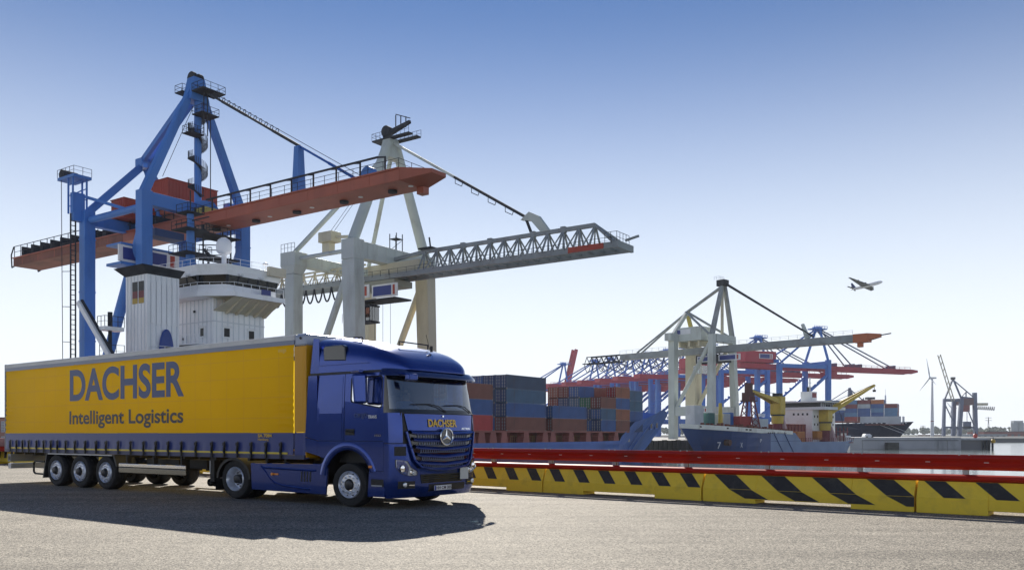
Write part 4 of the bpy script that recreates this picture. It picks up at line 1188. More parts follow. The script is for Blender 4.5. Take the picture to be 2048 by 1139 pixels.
# stairs and lattice under the girder beside the waterside legs
g = MB()
for z in range(8):
    g.beam((3.5, -2, 25 + z * .7), (3.5, 2.5, 25.7 + z * .7), .12)
for x in (2.6, 4.4):
    for y in (-2, 2.5): g.beam((x, y, 22), (x, y, 33), .16)
for z in (23, 26, 29): g.box(2.4, 6.0, -2.6, 3.0, z, z + .12)
g.build('stair_tower', M_steel, c1)
railing(c1, [(2.4, -2.6, 29.1), (6, -2.6, 29.1), (6, 3, 29.1)], 1.1, 1.2)
# trolley with its sign board
g = MB(); g.box(-3.2, -.6, -6.0, -1.5, 28.9, 29.9); tro = g.build('trolley', mat('trolley_blue', (.04, .08, .2), .6), c1)
sign_board(tro, -10.6, -1.6, -1.9, 24.8, 27.0)
g = MB(); g.box(-5, -1.5, -10.4, -1.6, 24.4, 24.75).box(-5, -1.5, -10.4, -1.8, 27.05, 27.3); g.build('trolley_frame', M_cblue, c1)
# ladder and cable mast on the landside leg
g = MB()
for y in (-HW - 2.2, -HW - 1.5):
    g.beam((-GA - .4, y, 0), (-GA - .4, y, 33), .16)
for k in range(46): g.beam((-GA - .4, -HW - 2.2, .5 + k * .7), (-GA - .4, -HW - 1.5, .5 + k * .7), .1)
g.build('ladder', M_steel, c1)
g = MB()
for x in (-GA - 1.0, -GA + .2):
    for y in (-HW - 2.2, -HW - .2): g.beam((x, y, 33), (x, y, 38.5), .2)
for z in (34, 35.5, 37):
    g.beam((-GA - 1, -HW - 2.2, z), (-GA + .2, -HW - .2, z + 1.3), .12); g.beam((-GA + .2, -HW - 2.2, z), (-GA - 1, -HW - .2, z + 1.3), .12)
g.box(-GA - 3.6, -GA + .8, -HW - 2.4, -HW + .2, 38.0, 38.4); tw = g.build('rope_tower', M_cblue, c1)
g = MB(); g.tube((-GA - 2.9, -HW - 2.2, 38.9), (-GA - 2.9, -HW, 38.9), .7, 14); g.build('sheave', M_steel, tw)
railing(tw, [(-GA - 3.6, -HW - 2.4, 38.4), (-GA + .8, -HW - 2.4, 38.4), (-GA + .8, -HW + .2, 38.4)], 1.1, 1.1)
g = MB(); g.box(-GA - .9, -GA + .1, -HW - 2.0, -HW - .4, 32.0, 36.0); g.build('cable_box', M_cblue, tw)
g = MB(); g.beam((-GA + .2, -HW - .4, 35.6), (-8.5, -HW + 4, 33.6), .4); g.build('tower_stay', M_cblue, c1)
g = MB(); g.tube((-GA - 2.9, -HW - 2.2, 38), (-GA - 2.4, -HW - 2.2, 2), .05, 5); g.build('hoist_rope', M_steel, c1)
for z in (10, 15, 20, 25, 29):
    g = MB(); g.beam((-GA - 2.6, -HW - 2.2, z), (-GA - .6, -HW - 2.2, z - .2), .08); g.build('rope_guide', M_steel, c1)
g = MB(); g.tube((-1.5, 1.2, 50), (-6.2, -1.2, 39), .04, 5); g.build('hoist_rope', M_steel, c1)

# ================================================================== grey crane with the lattice boom
CR2 = Vector((-21.8, 154.8, 0)); HW2 = 9.5; GA2 = 14.8
c2 = empty('gantry_crane', (CR2.x, CR2.y, -0.4), RZ_B)
tag(c2, 'pale grey-green gantry crane with a lattice boom, standing behind the truck cab', 'crane', 'harbour gantry cranes')
for (x, y, zt, wb) in ((0, -HW2, 35.0, 2.9), (0, HW2, 35.0, 2.9), (-GA2, -HW2, 34.4, 2.5), (-GA2, HW2, 34.4, 2.5)):
    g = MB(); sgn = 1 if x == 0 else 0
    if x == 0: g.beam((x + 1.0, y, 0), (x, y, 31.5), 2.2, 2.6, 2.4, 3.0, up=(1, 0, 0))
    else: g.beam((x, y, 0), (x, y, 30.5), 2.2, 2.3, 2.2, 2.3, up=(1, 0, 0))
    g.build('leg', M_cgrey if y < 0 else M_ctan, c2, bevel=.05)
    g = MB()
    if x == 0: g.box(x - 1.5, x + 1.5, y - 1.25, y + 1.25, 31.55, zt)
    else: g.hexa([(x - 1.15, y - 1.15, 30.55), (x + 1.15, y - 1.15, 30.55), (x + 1.15, y + 1.15, 30.55), (x - 1.15, y + 1.15, 30.55)], [(x - 1.9, y - 1.5, 32), (x + 1.9, y - 1.5, 32), (x + 1.9, y + 1.5, 32), (x - 1.9, y + 1.5, 32)]).box(x - 1.9, x + 1.9, y - 1.5, y + 1.5, 32.002, zt)
    g.build('leg_head', M_cgrey, c2, bevel=.05)
for x, z0, z1, w in ((0, 32.0, 34.9, 2.0), (-GA2, 32.2, 34.2, 1.9)):
    g = MB(); g.box(x - w / 2, x + w / 2, -HW2 + 1.3, HW2 - 1.3, z0, z1); pb = g.build('portal_beam', M_cgrey, c2, bevel=.05)
    for k in range(7):
        y = -HW2 + 2.6 + k * 2.3
        g = MB(); g.box(x + w / 2, x + w / 2 + .06, y, y + .12, z0 + .1, z1 - .1); g.build('web_stiffener', M_cgrey, pb)
for y in (-HW2, HW2):
    g = MB(); g.tube((-GA2 + 1.9, y, 33.3), (-1.5, y, 33.3), .38, 12); g.build('tie_beam', M_cgrey, c2, smooth=True)
    g = MB(); g.tube((-.6, y, 30.6), (-GA2 + 1, y, 4), .62, 14); g.build('diagonal_brace', M_ctan if y > 0 else M_cgrey, c2, smooth=True)
    g = MB(); g.box(-GA2 + 1.2, -.4, y - .8, y + .8, 2.5, 4.5); g.build('sill_beam', M_cgrey, c2)
AP2 = Vector((0.3, 0, 54.2))
for y in (-HW2, HW2):
    g = MB(); g.tube((0, y, 34.9), AP2 + Vector((0, -1.0 if y < 0 else 1.0, -.4)), .95, 14, .85); g.build('mast_leg', M_cgrey, c2, smooth=True)
    g = MB(); g.tube((-GA2, y, 34.4), AP2 + Vector((-.6, -.5 if y < 0 else .5, -2)), .42, 10); g.build('backstay', M_cgrey, c2, smooth=True)
g = MB(); g.hexa([(-.9, -2.2, 51.2), (.9, -2.2, 51.2), (.9, 2.2, 51.2), (-.9, 2.2, 51.2)], [(-.9, -1.1, 54.8), (.9, -1.1, 54.8), (.9, 1.1, 54.8), (-.9, 1.1, 54.8)]); g.build('mast_head', M_cgrey, c2, bevel=.1)
g = MB(); g.box(-3.4, 5.4, -1.3, -.2, 54.5, 54.75).box(-3.4, 5.4, .9, 2.0, 54.5, 54.75).box(-3.4, -2.4, -.2, .9, 54.5, 54.75); pf = g.build('platform', M_steel, c2)
railing(pf, [(5.4, -1.3, 54.75), (-3.4, -1.3, 54.75), (-3.4, 2.0, 54.75), (5.4, 2.0, 54.75)], 1.2, 1.0)
g = MB(); g.beam((-1.6, 0, 55.6), (4.6, 0, 57.0), .9, .9, .5, .5); g.tube((-.9, -.5, 56.3), (-.9, .5, 56.3), 1.0, 16); g.build('rope_beam', M_steel, c2)
g = MB()
for x in (1.2, 2.4, 3.6): g.beam((x, 0, 56.2), (x, 0, 59.2 - x * .3), .14)
g.beam((1.2, 0, 59), (4.6, 0, 57.6), .14); g.build('lightning_frame', M_steel, c2)
# boom lattice: two lower chords, one upper chord
ZL, ZU = 29.7, 33.6
for y in (-2.1, 2.1):
    g = MB(); g.beam((2.0, y, ZL), (46.6, y, ZL), .55, .9); g.build('lower_chord', M_lat, c2)
    g = MB(); g.beam((-44, y, ZL), (1.9, y, ZL), .55, 1.0); g.build('rear_chord', M_lat, c2)
g = MB(); g.beam((38.5, -2.42, ZL + .02), (44.6, -2.42, ZL + .02), .08, .86); g.build('red_marking', M_cred2, c2)
g = MB(); g.beam((8, 0, ZU), (41.9, 0, ZU), .6, .6); g.build('upper_chord', M_lat, c2)
g = MB(); g.beam((0.5, 0, 33.0), (8, 0, ZU), .6, .6); g.build('upper_chord', M_lat, c2)
for y in (-2.1, 2.1):
    g = MB(); g.beam((41.9, 0, ZU), (46.2, y, ZL + .4), .4); g.build('tip_diagonal', M_lat, c2)
nn = 12; st = (41.9 - 8) / nn
for k in range(nn + 1):
    x = 8 + st * k
    for y in (-2.1, 2.1):
        g = MB(); g.tube((x, 0, ZU), (x, y, ZL), .17, 8); g.build('lattice_post', M_lat, c2)
        if k < nn:
            g = MB(); g.tube((x, 0, ZU), (x + st / 2, y, ZL), .13, 7); g.build('lattice_diagonal', M_lat, c2)
            g = MB(); g.tube((x + st, 0, ZU), (x + st / 2, y, ZL), .13, 7); g.build('lattice_diagonal', M_lat, c2)
    if k in (0, 3, 5, 8, 10):
        g = MB(); g.box(x - .4, x + .4, -.35, .35, ZU - .45, ZU + .5); g.build('gusset', M_lat, c2)
for k in range(23):
    x = 2.4 + 2 * k
    g = MB(); g.beam((x, -1.8, ZL), (x, 1.8, ZL), .25, .3); g.build('cross_tie', M_lat, c2)
railing(c2, [(2, -2.6, ZL + .1), (46, -2.6, ZL + .1)], 1.0, 2.0, r=.05)
railing(c2, [(44.6, -2.0, ZL + .4), (46.6, -2.0, ZL + .4), (46.6, 2, ZL + .4)], 1.6, 1.0, r=.06)
g = MB(); g.box(46.65, 47.1, -2.5, 2.5, ZL - .5, ZL + .5); g.beam((47, 0, ZL + .9), (49.2, 0, ZL + 1.3), .3); g.build('boom_end', M_lat, c2)
# box part round the legs, walkway
g = MB(); g.box(-4, 8, -1.7, 1.7, ZL + .55, ZL + 2.4); g.build('girder_box', M_ctan, c2)
railing(c2, [(-44, -2.6, ZL + .1), (1.9, -2.6, ZL + .1)], 1.0, 2.0, r=.06)
nn2 = 12
for k in range(nn2 + 1):
    x = -43 + 3.1 * k
    for y in (-2.1, 2.1):
        g = MB(); g.tube((x, y * .6, ZL + 2.9), (x, y, ZL), .11, 6); g.build('lattice_post', M_ctan, c2)
        if k < nn2:
            g = MB(); g.tube((x, y * .6, ZL + 2.9), (x + 1.55, y, ZL), .1, 6); g.tube((x + 3.1, y * .6, ZL + 2.9), (x + 1.55, y, ZL), .1, 6); g.build('lattice_diagonal', M_ctan, c2)
for y in (-1.26, 1.26):
    g = MB(); g.beam((-43, y, ZL + 2.9), (-5, y, ZL + 2.9), .3); g.build('rear_top_chord', M_ctan, c2)
festoon(c2, (-43, -2.1, ZL - .5), (-6, -2.1, ZL - .5), 16, 2.6, r=.16)
# forestay
JN = Vector((29.2, 0, 36.6))
for k in range(4):
    p, q = AP2.lerp(JN, k / 4), AP2.lerp(JN, (k + .98) / 4)
    for y in (-.25, .25):
        g = MB(); g.beam(p + Vector((0, y, 0)), q + Vector((0, y, 0)), .22, .42); g.build('forestay_link', M_cgrey if k < 2 else M_steel, c2)
for k in range(4):
    p = AP2.lerp(JN, .5 + k * .12)
    g = MB(); g.path([p + Vector((0, 0, -.2)), p + Vector((0, 0, -1.0)), p + Vector((1.4, 0, -1.7)), p + Vector((1.6, 0, -1.1))], .06, 5); g.build('stay_bracket', M_steel, c2)
g = MB(); g.prism([(28.4, 36.2), (30, 37.3), (31.8, 36.4), (33.8, 33.8), (32.2, 33.8), (30.4, 35.8)], 'y', -.4, .4); g.build('stay_lug', M_cgrey, c2)
g = MB(); g.beam((29.2, 0, 36.4), (30.3, 0, 33.8), .35); g.build('stay_strut', M_steel, c2)
# machinery box, trolley, cabin, lamp tower
g = MB(); g.box(-10.8, -7.4, -7.4, -5.0, 36.2, 38.0); hb = g.build('winch_house', M_ctan, c2, bevel=.06)
g = MB(); g.box(-10.4, -8.6, -6.8, -5.4, 34.2, 36.15); g.build('house_leg', M_ctan, hb)
g = MB(); g.beam((-7.4, -6.2, 37), (-3.4, -6.2, 36.6), .3, .5); g.build('jib_arm', M_ctan, hb)
g = MB()
for x in (-.8, .8):
    for y in (-1.4, .2): g.beam((x, y + 2, 34.9), (x, y + 2, 38.0), .12)
g.box(-.9, .9, .5, 2.3, 37.0, 37.1); g.beam((-.8, .6, 35), (.8, 2.2, 36.9), .08); g.build('lamp_tower', M_steel, c2)
g = MB(); g.box(-8.5, 3.0, -2.4, 2.4, 28.0, 29.1); tro = g.build('trolley', mat('trolley_tan', (.3, .3, .24), .6), c2)
sign_board(tro, -9.2, -2.7, -2.8, 26.3, 28.6, 'x')
sign_board(tro, -2.0, 4.0, -2.8, 26.0, 28.3, 'x')
g = MB(); g.box(-9.0, 3.0, -2.2, 2.2, 25.7, 26.0); g.build('trolley_floor', M_steel, tro)
g = MB(); g.box(-7.0, -3.2, -2.0, .6, 22.0, 22.3).box(-7, -3.2, -2, .6, 24.9, 25.2); cabn = g.build('cabin', M_steel, c2)
g = MB(); g.box(-6.9, -3.3, -1.9, .5, 22.35, 24.85); g.build('cabin_glass', M_cab, cabn)
g = MB()
for x in (-6.9, -5.7, -4.5, -3.3): g.box(x - .06, x + .06, -2.0, -1.9, 22.3, 24.9)
g.build('cabin_mullion', M_steel, cabn)
railing(cabn, [(-10.2, -2, 22.3), (-7, -2, 22.3), (-7, .6, 22.3)], 1.6, 1.0, m=M_white, r=.07)
for (x, y) in ((-3, -1), (-1, -1), (-1, 1)):
    g = MB(); g.tube((x, y, 25.7), (x, y, 3), .035, 5); g.build('hoist_rope', M_steel, c2)
for dy in (0, .7):
    g = MB(); g.tube(AP2 + Vector((-.8, dy, -1)), (-9.4, -6 + dy, 38), .04, 5); g.build('hoist_rope', M_steel, c2)
railing(c2, [(-GA2 - 1.8, -HW2 - 1.4, 34.4), (-GA2 + 1.8, -HW2 - 1.4, 34.4)], 1.5, 1.0, r=.06)
g = MB(); g.box(7.4, 10.4, -1.2, 1.2, ZU + .3, ZU + .5).beam((9.3, 0, ZU + .5), (9.0, 0, ZU + 2.4), .2); g.build('lamp_post', M_steel, c2)

# ================================================================== third crane: grey with a plain box boom
B3 = Vector((0.695, -0.719, 0)).normalized()
c3 = empty('gantry_crane', (73.0, 299.0, -0.4), math.atan2(B3.y, B3.x))
tag(c3, 'pale grey gantry crane with straight box boom and orange tip behind the cargo ship', 'crane', 'harbour gantry cranes')
G3, H3 = 16.0, 6.3
for (x, y, m, w) in ((0, -H3, M_cgrey, 2.4), (0, H3, M_cgrey, 2.4), (-G3, -H3, M_cgrey, 2.5), (-G3, H3, M_ctan, 4.2)):  # landside far leg in tan: its sunlit look put into the colour
    g = MB(); g.beam((x + (.6 if x == 0 else 0), y * (1.25 if x == 0 else 1), 0), (x, y, 36 if x == 0 else 35.2), w, w, w * .8 if x == 0 else w, w * .8 if x == 0 else w, up=(1, 0, 0)); g.build('leg', m, c3)
g = MB(); g.box(-1.1, 1.1, -H3 + 1.2, H3 - 1.2, 33.4, 36.2); g.build('portal_beam', M_cgrey, c3)
g = MB(); g.box(-G3 - 1.3, -G3 + 1.3, -H3 - 3.4, -H3 + 1.3, 34.8, 37.4); g.build('portal_beam', M_cgrey, c3)
for y in (-H3, H3):
    g = MB(); g.tube((-1, y, 33), (-G3 + 1, y, 10.5), .7, 12); g.build('diagonal_brace', M_cgrey if y < 0 else M_ctan, c3, smooth=True)
    g = MB(); g.box(-G3 + 1.2, -1, y - .9, y + .9, 8.2, 11.4); g.build('sill_beam', M_cgrey, c3)
g = MB(); g.box(-1, 1, -H3, H3, 8.4, 11.2); g.build('sill_beam', M_cgrey, c3)
g = MB(); g.box(-16.8, -5.2, -5.0, 2.4, 34.6, 39.4); mh = g.build('machinery_house', M_cgrey, c3, bevel=.1)
g = MB(); g.box(-15.6, -9.5, -5.15, -5.02, 37.0, 38.8); g.build('house_sign', M_white, mh)
g = MB(); g.box(-15.4, -13.8, -5.22, -5.16, 37.2, 38.6); g.build('sign_panel', M_sign, mh)
g = MB()
for x in (-15, -11, -7): g.box(x - .4, x + .4, -4, 2, 32.6, 34.55)
g.build('house_leg', M_ctan, mh)
g = MB(); g.box(-44, 47, -1.6, 1.6, 30.0, 32.3); bo = g.build('boom', M_lat, c3, bevel=.08)
g = MB(); g.box(47.05, 51.5, -1.6, 1.6, 29.8, 32.4).hexa([(51.5, -1.4, 30.4), (55, -.5, 31), (55, .5, 31), (51.5, 1.4, 30.4)], [(51.5, -1.4, 32.4), (55, -.5, 32), (55, .5, 32), (51.5, 1.4, 32.4)]).box(48, 49.4, -.7, .7, 28.4, 29.75); g.build('boom_tip', mat('tip_orange', (.5, .14, .05), .6), c3)
g = MB(); g.beam((55, 0, 31.6), (58, 0, 31.9), .3); g.build('tip_mast', M_steel, c3)
railing(c3, [(-44, -1.6, 32.4), (47, -1.6, 32.4)], 1.2, 3.0, r=.06)
for k in range(8):
    x = -62 + k * 2.5
    g = MB(); g.beam((x, -1.4, 29.6), (x + 1.2, -1.4, 32.2), .2); g.beam((x + 1.2, -1.4, 32.2), (x + 2.5, -1.4, 29.6), .2); g.build('lattice_diagonal', M_steel, c3)
    g = MB(); g.beam((x, 1.4, 29.6), (x + 1.2, 1.4, 32.2), .2); g.beam((x + 1.2, 1.4, 32.2), (x + 2.5, 1.4, 29.6), .2); g.build('lattice_diagonal', M_steel, c3)
for y in (-1.4, 1.4):
    g = MB(); g.beam((-63, y, 29.6), (-44, y, 29.6), .4); g.beam((-61, y, 32.2), (-44, y, 32.2), .3); g.build('rear_chord', M_steel, c3)
festoon(c3, (-62, -1.6, 29.6), (-20, -1.6, 29.6), 12, 3.4, r=.14)
AP3 = Vector((.5, 0, 54.2)); ND3 = Vector((-14.5, 0, 45.5))
for y in (-H3, H3):
    g = MB(); g.beam((0, y, 36), AP3 + Vector((0, -.8 if y < 0 else .8, -1)), 1.4, 1.4, 1.1, 1.1, up=(1, 0, 0)); g.build('mast_leg', M_lat, c3)
    g = MB(); g.beam(ND3, (-G3, y, 37), 1.2); g.build('backstay_leg', M_cgrey if y < 0 else mat('stay_yellow', (.45, .38, .08), .6), c3)
    g = MB(); g.tube(ND3, (-36, y * .2, 32.3), .36, 8); g.build('backstay', M_lat, c3)
    g = MB(); g.tube(ND3 + Vector((0, y * .1, 0)), (-1, y, 36), .42, 8); g.build('stay_strut', M_lat, c3)
    g = MB(); g.tube(AP3 + Vector((0, y * .08, -1)), ND3 + Vector((0, y * .08, 0)), .36, 8); g.build('backstay', M_lat, c3)
g = MB(); g.box(-1.4, 1.8, -1.6, 1.6, 53.0, 55.2); g.build('mast_head', M_steel, c3, bevel=.2)
railing(c3, [(-2.2, -1.6, 55.2), (-.2, -1.6, 55.2), (-.2, 1.6, 55.2)], 1.2, .8)
g = MB(); g.tube((0, 0, 34), (0, 0, 52), .55, 10); g.build('centre_post', M_ctan, c3)
g = MB(); g.tube(AP3, (33, .8, 33.0), .32, 8); g.build('forestay', M_steel, c3)
g = MB(); g.tube(AP3 + Vector((0, -.6, .6)), (33, -.8, 33.4), .2, 6); g.build('forestay', M_steel, c3)
g = MB(); g.beam((31.5, 0, 32.4), (29.8, 0, 37.2), 1.6, 1.2, .9, .8); g.build('stay_post', M_cgrey, c3)
g = MB(); g.box(-9, 2, -2.6, 2.6, 26.6, 29.4); tro = g.build('trolley', M_steel, c3)
sign_board(tro, -8, -1.5, -3.2, 26.9, 29.0, 'x'); sign_board(tro, 0.5, 9, -3.2, 26.9, 29.0, 'x')
g = MB(); g.box(-10.5, -7, -2, 1.5, 23.0, 26.0); g.build('cabin', M_cab, c3)
sign_board(c3, -7.5, -1.2, -7.4, 9.2, 10.9, 'x')

# ================================================================== far row of blue cranes with crimson booms
A4 = Vector((-0.40, 0.917, 0)).normalized(); B4 = Vector((A4.y, -A4.x, 0))
def far_crane(raised=False):
    r = empty('gantry_crane', (0, 0, 0), math.atan2(B4.y, B4.x))
    G4, H4 = 38.0, 10.0
    for x in (0, -G4):
        for y in (-H4, H4):
            g = MB(); g.beam((x, y, 0), (x, y, 47.5 if x == 0 else 44), 2.8, 2.4, 2.8, 2.4, up=(1, 0, 0)); g.build('leg', M_cblue2, r)
    for y in (-H4, H4):
        g = MB(); g.beam((-1, y, 38), (-G4 + 1, y, 12), 1.5); g.build('diagonal_brace', M_cblue2, r)
        g = MB(); g.box(-G4 + 2, -2, y - 1, y + 1, 9.5, 12.5); g.build('sill_beam', M_cblue2, r)
        g = MB(); g.beam((-G4, y, 43), (-2, y, 43), 1.6, 2.2); g.build('tie_beam', M_cblue2, r)
        g = MB(); g.beam((0, y, 47), (1, y * .15, 68), 1.1); g.build('mast_leg', M_cblue2, r)
        g = MB(); g.beam((-G4, y, 44), (0, y * .15, 67), .9); g.build('backstay', mat('stay_far', (.05, .14, .42), .95, spec=.02), r)
    for x in (0, -G4):
        g = MB(); g.box(x - 1, x + 1, -H4 + 1.4, H4 - 1.4, 44.6, 46.8); g.build('portal_beam', M_cblue2, r)
    g = MB(); g.box(-4.5, 6, -3, 3, 67.2, 67.9).box(-1.5, 2.5, -2, 2, 66, 69); g.build('mast_head', M_cblue2, r); railing(r, [(-4.5, -3, 67.9), (6, -3, 67.9)], 1.4, 2, m=M_cblue2, r=.2)
    g = MB(); g.box(-62, 2, -4, -2.4, 41.4, 44.2).box(-62, 2, 2.4, 4, 41.4, 44.2).box(-62, -60, -2.4, 2.4, 41.4, 44.2); g.build('rear_girder', M_cred3, r)
    g = MB(); g.box(-60, -37, -6, 6, 44.8, 51.5); mh = g.build('machinery_house', M_cred3, r)
    sign_board(mh, -50, -40, -6.4, 47, 50, 'x')
    g = MB()
    if raised:
        d = Vector((math.cos(R(76)), 0, math.sin(R(76))))
        for y in (-3.2, 3.2): g.beam(Vector((3, y, 43)), Vector((3, y, 43)) + d * 40, 1.6, 3.0)
        for k in range(9): g.beam(Vector((3, -3.2, 43)) + d * (k * 4.6 + 1), Vector((3, 3.2, 43)) + d * (k * 4.6 + 1), 1.0)
        g.build('boom', M_cred3, r)
    else:
        for y in (-3.2, 3.2): g.box(2.1, 78, y - .8, y + .8, 41.4, 44.4)
        for k in range(12): g.box(6 + k * 6.4, 7 + k * 6.4, -2.4, 2.4, 42, 43.5)
        g.hexa([(78, -4, 41.6), (84, -3, 42.6), (84, 3, 42.6), (78, 4, 41.6)], [(78, -4, 44.4), (84, -3, 44), (84, 3, 44), (78, 4, 44.4)])
        g.build('boom', M_cred3, r)
        for y in (-3, 3):
            for u in (27, 62):
                g = MB(); g.tube((1, y * .4, 67.5), (u, y, 44.6), .42, 6); g.build('forestay', M_slate, r)
        for u in (12, 27, 33, 62):
            g = MB(); g.box(u, u + 1.4, -3.6, 3.6, 44.45, 46.5); g.build('stay_lug', M_slate, r)
        railing(r, [(3, -4, 44.4), (76, -4, 44.4)], 1.4, 5, m=M_cred3, r=.16)
    railing(r, [(-60, -4, 44.2), (-35, -4, 44.2)], 1.6, 3, m=M_cred3, r=.2)
    g = MB(); g.box(6, 14, -3, 3, 37.5, 41); g.build('trolley', M_cred3, r)
    g = MB()
    for y in (-6, 6): g.box(-G4 - 2, -G4 + 2, y - 1, y + 1, 12.6, 14.5)
    g.build('leg_cabinet', M_white, r)
    return r
fc = far_crane()
CP = [(191, 540), (168, 589), (145, 634), (133, 659), (122, 682), (110, 706), (99, 728), (86, 753), (74, 776)]
ordn = ['nearest and rightmost', 'second from the right', 'third from the right', 'fourth from the right', 'fifth from the right', 'fourth from the left', 'third from the left', 'second from the left', 'leftmost']
for k, (X, Y) in enumerate(CP):
    o = fc if k == 0 else copy_tree(fc)
    if k:
        for q_ in sorted([c for c in o.children_recursive if c.name.startswith('sign') or (k > 1 and c.name.startswith('machinery'))], key=lambda c: c.name.startswith('machinery')): bpy.data.objects.remove(q_)
    o.location = (X, Y, -0.5)
    tag(o, 'distant blue gantry crane with crimson boom, %s of the far row' % ordn[k], 'crane', 'far row of blue and crimson cranes')
o = far_crane(True); o.location = (48, 812, -0.5)
tag(o, 'distant crane with its dark red boom raised, behind the middle of the container ship', 'crane', 'far row of blue and crimson cranes')
g = MB(); g.poly([(-400, 420, -.5), (215, 520, -.5), (20, 1000, -.5), (-900, 1000, -.5)]); g.poly([(215, 520, -.5), (-400, 420, -.5), (-400, 420, -6), (215, 520, -6)])
tq = g.build('far_terminal', M_concrete); tag(tq, kind='structure')
# ------------------------------------------------------------------ the container ship with the blue hull
M_hull = mat('hull_blue', (0.06, 0.15, 0.46), 0.5, var=0.1, scale=0.1, dirt=((0.06, 0.07, 0.12), 0.4, 0.25), streak=1)
M_coam = mat('hatch_red_brown', (0.34, 0.11, 0.09), 0.65, var=0.15, scale=0.4, dirt=((0.1, 0.04, 0.03), 0.5, 0.6))
M_dark = mat('dark_recess', (0.03, 0.022, 0.022), 0.8, var=0.3, scale=0.5)
M_sup = mat('superstructure_white', (0.90, 0.92, 0.94), 0.5, var=0.04, scale=0.3, dirt=((0.36, 0.33, 0.28), 0.35, 0.35), streak=1)
M_wing = mat('wing_soffit', (0.68, 0.62, 0.48), 0.6, var=0.1, scale=0.5, dirt=((0.25, 0.18, 0.1), 0.4, 0.5))
M_win = mat('window_dark', (0.010, 0.011, 0.015), 0.15, spec=0.2)
M_winb = glass_mat('bridge_glass', (0.10, 0.11, 0.12), 0.02)
M_bluep = mat('cover_blue', (0.02, 0.06, 0.28), 0.45, var=0.1, scale=1)
SHIP_RZ = math.atan2(SA.y, SA.x)
ship = empty('container_ship', S0, SHIP_RZ)
tag(ship, 'blue-hulled container ship with white bridge house moored behind the truck', 'ship', 'ships in the harbour')
def loft(stations, n=8, close=True):
    """stations: lists of points (same count)"""
    g = MB(); m = len(stations[0])
    vs = [p for s in stations for p in s]
    fs = []
    for i in range(len(stations) - 1):
        for k in [q for q in range(m - 1) if q != m // 2 - 1]: fs.append((i * m + k, i * m + k + 1, (i + 1) * m + k + 1, (i + 1) * m + k))
    g.add(vs, fs)
    return g
def hull_station(t, top, wl, zt, cy, rake=0.0, zw=-4.6, zk=-7):
    pts = []
    for (f, z) in ((0.0, zt), (0.25, zt + (zw - zt) * .3), (0.6, zt + (zw - zt) * .65), (1.0, zw), (1.0, zk)):
        hb = top + (wl - top) * f ** 0.8
        pts.append(Vector((t - rake * f, cy - hb, z)))
    left = [Vector((p.x, 2 * cy - p.y, p.z)) for p in pts]
    return pts[::-1] + left
CYS = 10.0
ST = [(-17, 7.6, 5.5, .6), (-12, 9.4, 8.5, .3), (-4, 10, 10, .05), (20, 10.05, 10.05, .0), (60, 10.05, 10.05, .0), (88, 10.05, 10.0, .0), (97.5, 10.0, 9.2, .1), (98.2, 10.0, 9.1, 0.9), (104.6, 9.85, 7.6, 4.0), (112, 9.3, 5.6, 5.0), (120, 7.8, 3.4, 6.2), (128, 5.6, 1.5, 7.2), (135, 3.2, .5, 6.9), (140, 1.2, .15, 6.4), (142.5, .12, .05, 6.1)]
g = loft([hull_station(t, a, b, z, CYS, max(0, (t - 100) / 42.5 * 17)) for t, a, b, z in ST])
g.poly(hull_station(*ST[0][:4], CYS))
g.build('hull', M_hull, ship, smooth=False)
g = MB(); g.box(-16, 97, .3, 19.7, -.6, -.25); g.build('deck', M_coam, ship)
g = MB(); g.box(103.5, 104.4, 1.2, 18.8, -.2, 6.4); fo = [(104.4, 8.6), (110, 7.2), (117, 5.2), (124, 2.9), (129, 1.2)]; g.prism([(t, CYS - h) for t, h in fo] + [(t, CYS + h) for t, h in fo[::-1]], 'z', 3.0, 3.4); g.build('forecastle_deck', mat('deck_beige', (.5, .47, .4), .7), ship)
# plate seams, hawse holes and fender strip on the bow
for (t, w) in ((106, 1), (113, 1)):
    pass
def bow_pt(t, f):
    i = max(k for k in range(len(ST)) if ST[k][0] <= t); i = min(i, len(ST) - 2)
    u = (t - ST[i][0]) / (ST[i + 1][0] - ST[i][0])
    a, b, z = [ST[i][j] + (ST[i + 1][j] - ST[i][j]) * u for j in (1, 2, 3)]
    rk = max(0, (t - 100) / 42.5 * 17); zz = z + (-4.6 - z) * {0: 0, .25: .3, .6: .65, 1: 1}.get(f, f)
    return Vector((t - rk * f, CYS - (a + (b - a) * f ** .8) - .06, zz))
for t in (108, 116):
    g = MB(); pts = [bow_pt(t + 5, 0.06), bow_pt(t + 3, .25), bow_pt(t, .6), bow_pt(t - 2, 1)]
    for a, b in zip(pts, pts[1:]): g.beam(a, b, .3, .18)
    g.build('bow_knuckle', M_hull, ship)
for t in (124, 133):
    g = MB(); c = bow_pt(t, .25); g.box(c.x - .8, c.x + .8, c.y - .25, c.y + .05, c.z - .9, c.z + .9); hw_ = g.build('hawse_frame', M_hull, ship)
    g = MB(); g.box(c.x - .5, c.x + .5, c.y - .29, c.y - .252, c.z - .6, c.z + .6); g.build('hawse_hole', M_win, hw_)
g = MB(); g.box(-15, 100, -.12, .02, -.62, -.42); g.build('rubbing_strake', M_hull, ship)
g = MB(); g.box(-10, 97, -.11, -.06, -4.7, -2.5); g.build('boot_topping', mat('antifouling', (.17, .07, .12), .6, var=.15, scale=.2, dirt=((.08, .04, .05), .4, .4)), ship)
